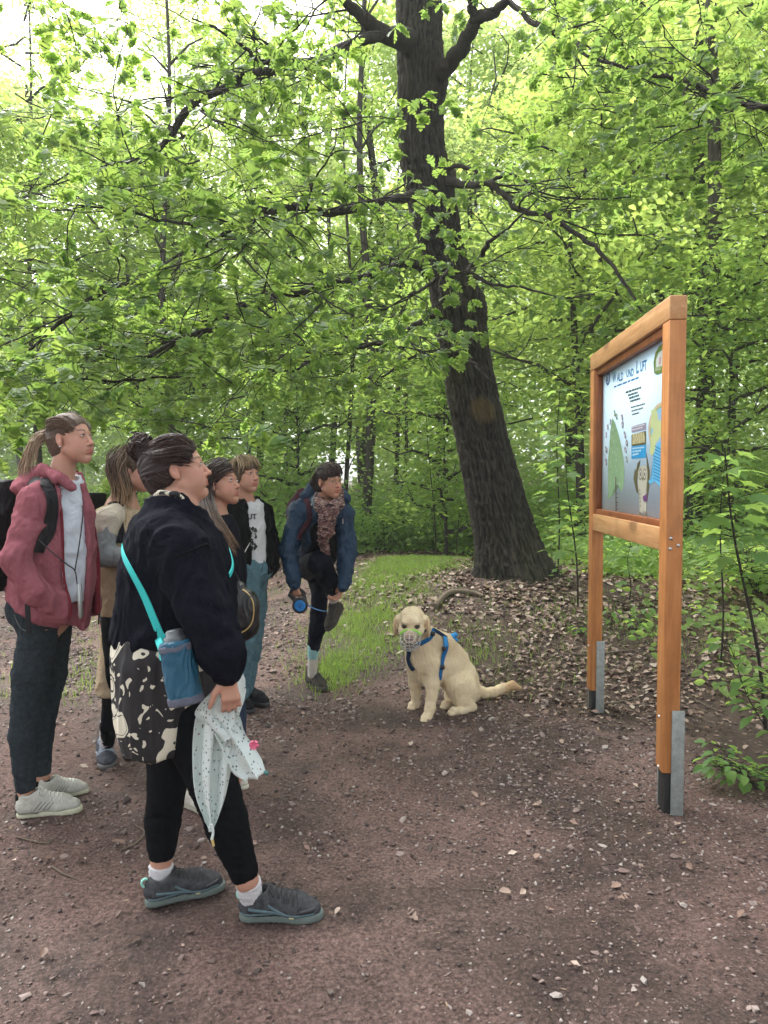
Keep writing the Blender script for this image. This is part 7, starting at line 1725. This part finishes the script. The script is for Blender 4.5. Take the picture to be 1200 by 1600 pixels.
# ---------- woman crouching on one raised knee
def w6():
    base = (pt(492, 1078, 5.27)[0], 5.27, hz(-.5, 5.3))
    w = empty('person', base, 'bending woman in a blue rain jacket and patterned scarf lifting one foot', 'person', 'women looking at the board')
    H = Head(pt(514, 752, 4.85), -47, -2, 3, .92)
    JB = cloth('blue_rain_jacket', (.008, .030, .065), (.013, .042, .085), .6, 300, .2, .7, 9, .05, .35); JL = cloth('grey_jacket_lining', (.20, .24, .27), None, .85)
    arm = [pt(468, 800, 4.98), pt(450, 858, 4.90), pt(458, 903, 4.86), pt(460, 912, 4.86)]; arm2 = [pt(536, 803, 5.0), pt(545, 862, 4.97), pt(538, 908, 4.90), pt(536, 916, 4.89)]
    sl = [pt(492, 880, 5.30), pt(500, 925, 5.27), pt(496, 980, 5.27), pt(490, 1012, 5.28), pt(488, 1056, 5.30)]; rl = [pt(480, 882, 5.22), pt(500, 880, 4.90), pt(518, 915, 4.98), pt(521, 928, 5.0), pt(524, 950, 5.03)]
    hd = lambda S_: hand(S_, pt(460, 912, 4.86), (.25, -.05, -1), (.5, .85, -.1), 1.35, .9, 1, .9)
    hd2 = lambda S_: hand(S_, pt(535, 916, 4.89), (-.35, .2, -1), (-.7, -.3, .2), .8, .9, -1, .5)
    h1, h2 = pt(464, 925, 4.86), pt(531, 930, 4.90)
    skin_body(w, H, [hd, hd2], [([pt(505, 800, 4.97), pt(500, 845, 5.12), pt(490, 875, 5.26)], [.09, .10, .11], .05), (arm, [.04, .033, .026, .024], .02), (arm2, [.04, .033, .026, .024], .02), (sl, [.08, .05, .044, .032, .03], .02), (rl, [.08, .06, .042, .034, .03], .02)], SKIN2, ((h1 - .07, h1 + .07, .0045), (h2 - .07, h2 + .07, .0045)), neckbase=pt(507, 788, 4.93), mouth=.003, look=(1, -.5, .05))
    T = S(); T.chain([pt(504, 800, 4.98), pt(500, 835, 5.08), pt(493, 862, 5.20)], [.135, .15, .14], .04, fl=.78, side=(.8, .6, 0)); T.cap(pt(480, 795, 5.02), arm[0], .085, .078, .04); T.cap(pt(528, 798, 5.0), arm2[0], .08, .072, .04)
    T.chain(arm[:3], [.072, .060, .048], .02); T.chain(arm2[:3], [.066, .056, .046], .02); T.cap(arm[2], arm[3], .042, .040, .006); T.cap(arm2[2], arm2[3], .040, .038, .006)
    T.chain([pt(536, 820, 4.98), pt(535, 862, 4.96), pt(531, 886, 4.98)], [.05, .05, .035], .02, fl=.6, side=(0, 1, 0))
    T.chain([pt(510, 800, 4.80), pt(507, 840, 4.84), pt(509, 880, 4.9)], [.055, .052, .07], .015, 's'); T.cap(H.w(-.02, 0, -.09), pt(508, 790, 4.90), .07, .075, .01, 's')
    for e in [((440, 868, 4.82), (462, 852, 4.82)), ((442, 885, 4.82), (466, 880, 4.8)), ((436, 845, 4.84), (456, 838, 4.82)), ((538, 870, 4.88), (556, 866, 4.9)), ((534, 890, 4.86), (552, 888, 4.86)), ((468, 830, 4.86), (490, 845, 4.9)), ((470, 815, 4.86), (480, 850, 4.9))]: T.cap(pt(*e[0]), pt(*e[1]), .008, .008, .022, 'g')
    solid('rain_jacket', T, JB, w, .0085, fold=[(.006, (9, 9, 8), 17), (.002, (24, 24, 20), 4)])
    ribbon('hood_lining', [pt(494, 762, 4.92), pt(486, 775, 4.86), pt(493, 790, 4.80), pt(500, 800, 4.79)], .035, .01, JL, w, T, .004, 20); ribbon('hood_lining', [pt(532, 775, 4.95), pt(538, 783, 4.88), pt(531, 793, 4.80), pt(526, 800, 4.79)], .035, .01, JL, w, T, .004, 20)
    q = S(); q.chain([pt(478, 776, 5.0), pt(495, 762, 5.04), pt(520, 764, 5.04), pt(540, 780, 5.0)], [.045, .055, .055, .04], .03); solid('hood', q, JB, w, .009, fold=(.006, (14, 14, 14), 7))
    for x, y in ((478, 776), (539, 808)): Geo().tube(list(hug(T, [pt(x, y, 4.8), pt(x - 1, y + 9, 4.8)], .004)[0]), .004, 6).obj('drawcord', SOCKW, w)
    q = S(); q.chain([pt(503, 820, 4.98), pt(503, 865, 5.08)], [.10, .11], .03); solid('dark_shirt', q, LEGG, w, .01)
    sm_, st_, bs = M('knit_scarf'); v = coords(st_, 'Object', (1, 1, 2.2)); n = noise(st_, v, 26, 2, .6, 1.5)
    st_.links.new(ramp(st_, n, [(.36, (.02, .012, .014)), (.44, (.26, .13, .12)), (.52, (.035, .02, .022)), (.58, (.50, .40, .32)), (.66, (.16, .06, .07)), (.74, (.60, .50, .42))], 'CONSTANT'), bs.inputs['Base Color']); bs.inputs['Roughness'].default_value = .95; bump(st_, n, bs, .6, .01)
    q = S(); q.chain([pt(498, 775, 4.92), pt(502, 790, 4.80), pt(515, 796, 4.76), pt(528, 787, 4.82), pt(531, 772, 4.93)], [.030, .040, .044, .036, .028], .02); q.chain([pt(513, 800, 4.76), pt(509, 830, 4.78), pt(503, 850, 4.84)], [.060, .050, .026], .02, fl=.6, side=(1, .5, 0)); q.chain([pt(506, 845, 4.84), pt(509, 866, 4.88)], [.03, .02], .01)
    q.cap(H.w(-.02, 0, -.06), pt(509, 790, 4.90), .045, .045, .01, 's'); solid('scarf', q, sm_, w, .006, fold=[(.008, (18, 18, 26), 3)])
    LG = S(); LG.ell(pt(488, 882, 5.27), (.12, .13, .11), .04); LG.chain(sl[:4], [.085, .062, .058, .044], .02); LG.chain(rl[:4], [.095, .082, .058, .045], .03); solid('leggings', LG, cloth('navy_leggings', (.003, .004, .010), (.006, .007, .014), .7, 600, .15, .3, 8, .05), w, .0075, fold=(.003, (14, 14, 14), 5))
    SK1 = cloth('aqua_sock', (.30, .52, .52), None, .9, 200, .5, .2, 20); SK2 = cloth('cream_sock', (.58, .55, .48), None, .9, 200, .5, .2, 20)
    for A, B, C_ in ((pt(490, 1010, 5.28), pt(489, 1026, 5.285), pt(488, 1054, 5.30)), (pt(517, 914, 4.975), pt(521, 930, 5.0), pt(524, 950, 5.03))):
        q = S(); q.cap(A, B, .043, .039, .004); solid('sock', q, SK1, w, .006); q = S(); q.cap(B, C_, .0375, .034, .004); solid('sock_foot', q, SK2, w, .006)
    UP = cloth('brown_hiking_boot', (.075, .068, .055), (.05, .045, .038), .85, 200, .5, .3, 12); SOL = plain('boot_sole', (.06, .055, .045), .8); LA = plain('boot_lace', (.03, .03, .03), .8)
    z0 = hz(-.5, 5.3); shoe(w, (pt(481, 1062, 5.38)[0], 5.40, z0), (pt(508, 1080, 5.2)[0], 5.19, z0), UP, SOL, LA, boot=.045, sole_h=.008); shoe(w, pt(535, 950, 5.08), pt(512, 987, 4.94), UP, SOL, LA, boot=.035, sole_h=.008)
    HM = hair_mat('dark_brown_fringe', (.030, .018, .015), (.085, .055, .042), (50, 50, 12)); C = S(); hair_cap(H, C, thick=.012, back=.004, front=(.118, 0, -.055), fr=(.082, .080, .098)); solid('hair', C, HM, w, .006, post=hair_fold(H, .003))
    for k, q in enumerate((-.9, -.5, -.1, .3, .7)): strands('fringe', [[H.w(-.01, 0, .128), H.w(.055, q * .045, .115), H.w(.089, q * .060, .075), H.w(.094, q * .060, .044)], [H.w(-.02, q * .03, .128), H.w(.04, q * .07, .108), H.w(.075, q * .078, .065), H.w(.078, q * .080, .035)]], HM, w, 30, .005, .0032, seed=k)
    strands('loose_hair', [[H.w(.0, -.06, .09), H.w(-.05, -.085, .02), H.w(-.09, -.08, -.03), H.w(-.12, -.07, -.04)], [H.w(-.05, -.03, .1), H.w(-.09, -.06, .04), H.w(-.09, -.06, -.03), H.w(-.085, -.05, -.08)]], HM, w, 50, .009, .0028, seed=30)
    GL = plain('gold_frame', (.45, .28, .10), .3, .8); gl = Geo()
    for q in (-1, 1):
        gl.tube([H.w(.101, q * .031 + .020 * math.cos(t), .004 + .0155 * math.sin(t)) for t in np.linspace(0, 6.283, 20)], .0011, 5); gl.tube([H.w(.100, q * .051, .010), H.w(.05, q * .078, .008), H.w(-.005, q * .082, .006)], .0011, 5, 8)
    gl.tube([H.w(.101, -.011, .006), H.w(.106, 0, .010), H.w(.101, .011, .006)], .0011, 5, 8); e = empty('glasses', tuple(H.w(.1, 0, 0)), 'thin gold framed glasses on the bending woman with the fringe', 'glasses'); gl.obj('frame', GL, e, kind='stuff')
    BK = cloth('dark_red_pack', (.02, .014, .02), (.10, .03, .04), .8); bp = empty('backpack', tuple(pt(470, 800, 5.2)), 'small dark backpack on the back of the bending woman', 'backpack')
    q = S(); q.chain([pt(472, 778, 5.15), pt(465, 800, 5.25), pt(468, 835, 5.3)], [.07, .11, .12], .03, fl=.7, side=(0, 0, 1)); solid('pack', q, BK, bp, .011); ribbon('shoulder_strap', [pt(476, 776, 4.95), pt(480, 790, 4.86), pt(480, 815, 4.84), pt(474, 845, 4.86)], .035, .008, BK, bp, T, .005, 24)
    # retractable leash
    lc = pt(469, 946, 4.84); ls = empty('dog_leash', tuple(lc), 'blue and black retractable leash reel held by the bending woman', 'leash')
    BL_ = plain('blue_plastic', (.01, .20, .55), .35, 0, .5); BKP = plain('black_plastic', (.012, .012, .014), .4, 0, .5)
    q = S(); q.cap(lc + (0, -.012, 0), lc + (0, .012, 0), .052, .052, .006); q.box(lc + (0, -.067, 0), (.1, .05, .1), .004, 's'); q.box(lc + (0, .067, 0), (.1, .05, .1), .004, 's'); a = pt(452, 930, 4.86); b = pt(474, 925, 4.86)
    q.chain([lc + (-.035, 0, .035), a, pt(455, 922, 4.86), pt(465, 917, 4.86), b, lc + (.03, 0, .04)], [.014, .010, .009, .009, .010, .014], .008); solid('reel_case', q, BKP, ls, .0045)
    q = S(); q.cap(lc + (0, -.016, 0), lc + (0, .0, 0), .038, .038, .004); q.box(lc + (0, -.070, 0), (.1, .05, .1), .004, 's'); solid('reel_disc', q, BL_, ls, .004)
    pw = lc + np.array([.0, -.0215, 0]); pr = Geo()     # pale paw mark on the disc
    for (x, z, r_) in ((0, -.006, .009), (-.012, .006, .0045), (-.004, .012, .0045), (.006, .012, .0045), (.013, .005, .0045)): pr.tube([pw + (x, .001, z), pw + (x, -.0005, z)], r_, 10)
    pr.obj('paw_mark', plain('paw_print', (.02, .10, .32), .5), ls, kind='stuff')
    Geo().tube([lc + (.045, 0, .012), pt(485, 948, 4.85), pt(497, 953, 4.88), pt(509, 955, 5.0), pt(512, 954, 5.2)], .0038, 5, 20).obj('leash_cord', plain('blue_cord', (.10, .30, .62), .7), ls)
w6()
# ------------------------------------------------------------------ the dog
def dog():
    base = (pt(690, 1110, 4.75)[0], 4.75, hz(.37, 4.75))
    g = empty('dog', base, 'sitting yellow labrador in a blue harness and green rimmed muzzle beside the path', 'dog')
    m, nt, bs = M('yellow_fur'); v = coords(nt, 'Object', (1, 1, .45)); n = noise(nt, v, 150, 4, .7, .4); big = noise(nt, coords(nt, 'Object'), 9, 3)
    tan = nd(nt, 'ShaderNodeAttribute', attribute_name='tan').outputs['Fac']; dk = nd(nt, 'ShaderNodeAttribute', attribute_name='dark').outputs['Fac']; pink = nd(nt, 'ShaderNodeAttribute', attribute_name='pinkish').outputs['Fac']
    c = mixc(nt, big, (.72, .56, .33), (.86, .75, .52)); c = mixc(nt, tan, c, (.48, .28, .11)); c = mixc(nt, .3, c, mixc(nt, n, (.40, .28, .13), (.90, .80, .58)))
    c = mixc(nt, pink, c, (.30, .17, .13)); c = mixc(nt, dk, c, (.035, .022, .018)); nt.links.new(c, bs.inputs['Base Color']); bs.inputs['Roughness'].default_value = .85; bs.inputs['Sheen Weight'].default_value = .1
    bump(nt, n, bs, .7, .006)
    H = Head(pt(643, 979, 4.60), -97, -10, 0, 1.08)
    A = S(); E, C = H.E, H.C
    E(A, (-.035, 0, .035), (.085, .074, .070), .02); E(A, (.015, 0, .0), (.055, .062, .060), .03); E(A, (.03, 0, .045), (.03, .045, .025), .02)
    for q in (-1, 1):
        E(A, (.02, q * .045, -.015), (.045, .03, .035), .02); E(A, (.064, q * .038, .022), (.016, .016, .011), .012, 's'); E(A, (.048, q * .036, .045), (.018, .018, .012), .015)
        E(A, (-.025, q * .088, -.008), (.028, .012, .052), .012, 'u', [[.95, 0, .3], [0, 1, 0], [-.3, 0, .95]]); E(A, (-.03, q * .074, .035), (.03, .022, .022), .015)
    C(A, (.04, 0, -.020), (.122, 0, -.036), .038, .030, .02); C(A, (.04, 0, -.050), (.105, 0, -.064), .030, .022, .012); E(A, (.138, 0, -.022), (.014, .019, .013), .008)
    for q in (-1, 1): C(A, (.10, q * .012, -.046), (.09, q * .03, -.060), .014, .010, .012)
    C(A, (.135, -.022, -.052), (.135, .022, -.052), .003, .003, .004, 's')
    P = pt
    nk = [P(648, 990, 4.68), P(656, 1010, 4.74), P(668, 1030, 4.80)]; A.chain(nk, [.078, .088, .105], .04)
    A.chain([P(655, 1032, 4.74), P(668, 1045, 4.78), P(694, 1040, 4.86), P(716, 1058, 4.94), P(727, 1078, 4.98)], [.085, .100, .115, .120, .105], .05)
    A.chain([P(668, 990, 4.74), P(692, 1008, 4.84), P(712, 1030, 4.92)], [.055, .075, .085], .05)
    A.chain([P(676, 1040, 4.72), P(675, 1068, 4.68), P(674, 1086, 4.66), P(672, 1106, 4.63), P(668, 1121, 4.61)], [.065, .046, .034, .030, .030], .03)
    A.chain([P(648, 1045, 4.78), P(648, 1068, 4.80), P(650, 1084, 4.81), P(649, 1100, 4.82), P(647, 1106, 4.83)], [.05, .036, .029, .026, .028], .03)
    def paw(c, d, s=1.0):
        d = nz(d); l = np.cross([0, 0, 1], d); c = np.asarray(c); A.ell(c + (0, 0, .012), (.034 * s, .032 * s, .024 * s), .012)
        for q in (-1.4, -.5, .5, 1.4): A.cap(c + l * q * .011 * s, c + d * (.036 - abs(q) * .005) * s + l * q * .0125 * s + np.array([0, 0, -.003]), .0135 * s, .0125 * s, .004)
    paw(P(666, 1124, 4.59), (-.35, -1, 0)); paw(P(645, 1104, 4.81), (-.5, -1, 0), .95)
    A.ell(P(722, 1076, 4.82), (.098, .085, .115), .03, R=[[.95, 0, .3], [0, 1, 0], [-.3, 0, .95]]); A.chain([P(712, 1072, 4.78), P(722, 1094, 4.77), P(735, 1103, 4.78)], [.075, .052, .034], .03)
    A.chain([P(738, 1105, 4.79), P(726, 1109, 4.74), P(713, 1112, 4.70)], [.030, .026, .025], .012); paw(P(710, 1113, 4.69), (-1, -.4, 0), 1.0)
    A.chain([P(705, 1088, 4.92), P(704, 1100, 4.88), P(697, 1102, 4.84)], [.05, .032, .026], .02); paw(P(696, 1103, 4.83), (-.6, -1, 0), .9)
    A.chain([P(742, 1078, 5.02), P(756, 1083, 5.04), P(770, 1082, 5.06), P(785, 1076, 5.07), P(800, 1071, 5.08), P(812, 1075, 5.08)], [.046, .036, .034, .033, .030, .016], .02)
    fc = H.c
    # groin and elbow creases
    A.chain([P(700, 1060, 4.70), P(698, 1080, 4.70), P(704, 1098, 4.72)], [.008, .010, .008], .03, 'g'); A.chain([P(662, 1058, 4.66), P(662, 1085, 4.66)], [.012, .010], .03, 's')
    def tone(V):
        q = (V - H.c) @ H.R.T / H.s; f, l, u = q.T; hd_ = np.exp(-np.maximum(0, np.linalg.norm(q, axis=1) - .13) * 40)
        ear = np.clip(1.3 - (((f + .025) / .032) ** 2 + ((np.abs(l) - .094) / .02) ** 2 + ((u + .01) / .06) ** 2), 0, 1) * .45
        brow = np.exp(-((l / .02) ** 2 + ((u - .01) / .05) ** 2)) * (f > .03) * .5
        back = sm(.22, .6, (V[:, 2] - base[2])) * sm(.30, .45, V[:, 0]) * .42; tip = sm(.80, .88, V[:, 0]) * .9; tl = sm(.58, .75, V[:, 0]) * .15
        nose = np.clip(1.6 - (((f - .137) / .013) ** 2 + (l / .020) ** 2 + ((u + .020) / .015) ** 2), 0, 1)
        lip = np.clip(1.2 - ((u + .053) / .008) ** 2, 0, 1) * (f > .07) * .7; eye = np.clip(1.5 - (((np.abs(l) - .038) / .016) ** 2 + ((u - .022) / .010) ** 2), 0, 1) * (f > .03) * 1.0
        pk = np.clip(1.2 - ((f - .12) / .04) ** 2 - (l / .04) ** 2, 0, 1) * (f > .09) * .7
        return dict(tan=np.clip(ear + brow + back + tip + tl, 0, 1), dark=np.clip(lip + eye + nose * .5, 0, 1), pinkish=np.clip(pk + nose, 0, 1))
    nf = lambda V: np.ones(len(V))
    solid('body', A, m, g, .009, ((fc - .13, fc + .13, .0045), (P(660, 1128, 4.55) - .06, P(672, 1110, 4.66) + .06, .005)), attr=tone, sm_it=2, fold=[(.0022, (30, 30, 16), 4)])
    for q in (-1, 1):
        c = H.w(.058, q * .038, .022); G2 = Geo(); th = np.linspace(0, np.pi, 7); ph = np.linspace(0, 6.283, 10, endpoint=False); V = np.array([[math.sin(t) * math.cos(p_), math.sin(t) * math.sin(p_), math.cos(t)] for t in th for p_ in ph]) * .0125 + c
        I = np.arange(len(V)).reshape(len(th), -1); J = np.roll(I, -1, 1); G2.add(V, np.stack([I[:-1], J[:-1], J[1:], I[1:]], -1).reshape(-1, 4)).obj('eye', plain('dog_eye', (.025, .012, .008), .12, 0, .6), g)
    q = S(); E(q, (.143, 0, -.020), (.011, .0175, .0115), .004); solid('nose', q, plain('dog_nose', (.20, .10, .09), .45), g, .003)
    for s_ in (-1, 1): q = S(); E(q, (-.012, s_ * .100, -.012), (.034, .010, .058), .01, 'u', [[.95, 0, .3], [0, 1, 0], [-.3, 0, .95]]); solid('ear', q, m, g, .004, attr=lambda V: dict(tan=np.full(len(V), .55), dark=np.zeros(len(V)), pinkish=np.zeros(len(V))))
    # short fur so that the outline is not hard
    me = [o for o in g.children if o.name.startswith('body')][0].data; n_ = len(me.polygons); Vc = np.zeros(len(me.vertices) * 3); me.vertices.foreach_get('co', Vc); Vc = Vc.reshape(-1, 3)
    pc = np.zeros(n_ * 3); me.polygons.foreach_get('center', pc); pc = pc.reshape(-1, 3); pn = np.zeros(n_ * 3); me.polygons.foreach_get('normal', pn); pn = pn.reshape(-1, 3); ar = np.zeros(n_); me.polygons.foreach_get('area', ar)
    k = RNG.choice(n_, 34000, p=ar / ar.sum()); q_ = (pc[k] + world_loc(g) - H.c) @ H.R.T; fw = (q_[:, 0] < .02) | (np.linalg.norm(q_, axis=1) > .18); k = k[fw]; n2 = len(k)
    wp = pc[k] + world_loc(g); flow = np.where((wp[:, :1] > .62), np.array([[.9, .1, -.35]]), np.array([[.25, .1, -.9]])); D_ = pn[k] * .45 + flow + RNG.normal(0, .22, (n2, 3)); D_ /= np.linalg.norm(D_, axis=1, keepdims=True)
    Sd = np.cross(D_, pn[k]); Sd /= np.linalg.norm(Sd, axis=1, keepdims=True) + 1e-9; P0 = pc[k] + RNG.normal(0, .003, (n2, 3)); ln = RNG.uniform(.004, .010, n2)[:, None]; wv = .0009
    Vf = np.stack([P0 - Sd * wv, P0 + Sd * wv, P0 + D_ * ln], 1).reshape(-1, 3); tn = tone(np.repeat(wp, 3, 0))
    link('fur', mk_mesh('fur', Vf, np.arange(n2 * 3).reshape(-1, 3), m, True, tn), g, kind='stuff')
    # harness
    hn = empty('dog_harness', tuple(P(700, 1000, 4.8)), 'blue webbing harness strapped round the sitting labrador', 'harness'); BW = cloth('blue_webbing', (.012, .10, .26), (.02, .15, .36), .7, 300, .5, .1, 20); NW = cloth('navy_webbing', (.012, .03, .07), None, .7, 300, .5, .1, 20); LBW = plain('bright_blue_pad', (.02, .27, .62), .6)
    rb = lambda nm, L_, w_, mt, off=.007: ribbon(nm, [P(*p) for p in L_], w_, .006, mt, hn, A, off, 36)
    rb('neck_strap', [(680, 983, 4.70), (672, 1000, 4.64), (660, 1012, 4.58), (648, 1022, 4.56), (638, 1024, 4.58)], .034, BW); rb('neck_strap', [(632, 1020, 4.62), (632, 1030, 4.66), (638, 1042, 4.66), (645, 1050, 4.66)], .034, NW)
    rb('girth_strap', [(700, 995, 4.74), (705, 1008, 4.70), (705, 1022, 4.68), (698, 1038, 4.66), (690, 1052, 4.66), (686, 1060, 4.68)], .030, BW); rb('back_strap', [(680, 982, 4.70), (690, 990, 4.74), (700, 996, 4.76)], .026, NW)
    rb('bright_pad', [(699, 993, 4.74), (704, 1002, 4.70), (706, 1012, 4.68)], .032, LBW, .012)
    for (x, y) in ((706, 1016), (694, 1043), (678, 990)): p_, _ = hug(A, [P(x, y, 4.66)], .014); Geo().box(p_[0] - .013, p_[0] + .013, None, .004).obj('buckle', plain('black_buckle', (.015, .015, .016), .4), hn)
    p_ = P(707, 995, 4.86); gg = S(); gg.cap(P(700, 996, 4.84), P(712, 992, 4.86), .014, .016, .01); gg.cap(P(706, 998, 4.84), P(713, 1000, 4.88), .012, .012, .01); solid('leash_clip', gg, LBW, hn, .005, fold=(.004, (40, 40, 40), 3))
    # basket muzzle
    mz = empty('dog_muzzle', tuple(H.w(.1, 0, -.06)), 'pale wire basket muzzle with a lime green rim on the labrador', 'muzzle'); WR = plain('pale_wire', (.55, .58, .56), .35, .2); LM = plain('lime_band', (.32, .75, .08), .5)
    def hoop(f, rl, ru, u0, r, n=22, a0=0, a1=6.2832): return [H.w(f, math.sin(a) * rl, u0 + math.cos(a) * ru) for a in np.linspace(a0, a1, n)]
    for f, rl, ru, u0 in ((.052, .062, .056, -.046), (.085, .060, .054, -.048), (.118, .056, .050, -.050), (.150, .045, .040, -.050), (.164, .024, .022, -.050)): Geo().tube(hoop(f, rl, ru, u0, 0), .0019, 5).obj('wire', WR, mz)
    for a in np.linspace(0, 6.2832, 11)[:-1]: Geo().tube([H.w(.052, math.sin(a) * .062, -.046 + math.cos(a) * .056), H.w(.118, math.sin(a) * .056, -.050 + math.cos(a) * .050), H.w(.150, math.sin(a) * .045, -.050 + math.cos(a) * .040), H.w(.164, math.sin(a) * .024, -.050 + math.cos(a) * .022)], .0019, 5, 12).obj('wire', WR, mz)
    Geo().tube([H.w(.165, 0, -.029), H.w(.165, 0, -.071)], .0019, 5).obj('wire', WR, mz); Geo().tube([H.w(.165, -.022, -.050), H.w(.165, .022, -.050)], .0019, 5).obj('wire', WR, mz)
    Geo().tube(hoop(.060, .064, .058, -.046, 0, 20, -1.15, 1.15), .0065, 8).obj('green_band', LM, mz); Geo().tube(hoop(.074, .063, .057, -.047, 0, 20, -1.1, 1.1), .0055, 8).obj('green_band', LM, mz)
    for s_ in (-1, 1): ribbon('muzzle_strap', [H.w(.05, s_ * .064, -.03), H.w(.01, s_ * .082, -.02), H.w(-.04, s_ * .105, -.02)], .014, .003, NW, mz, None, nrm=tuple(H.R[1] * s_), n=12)
dog()
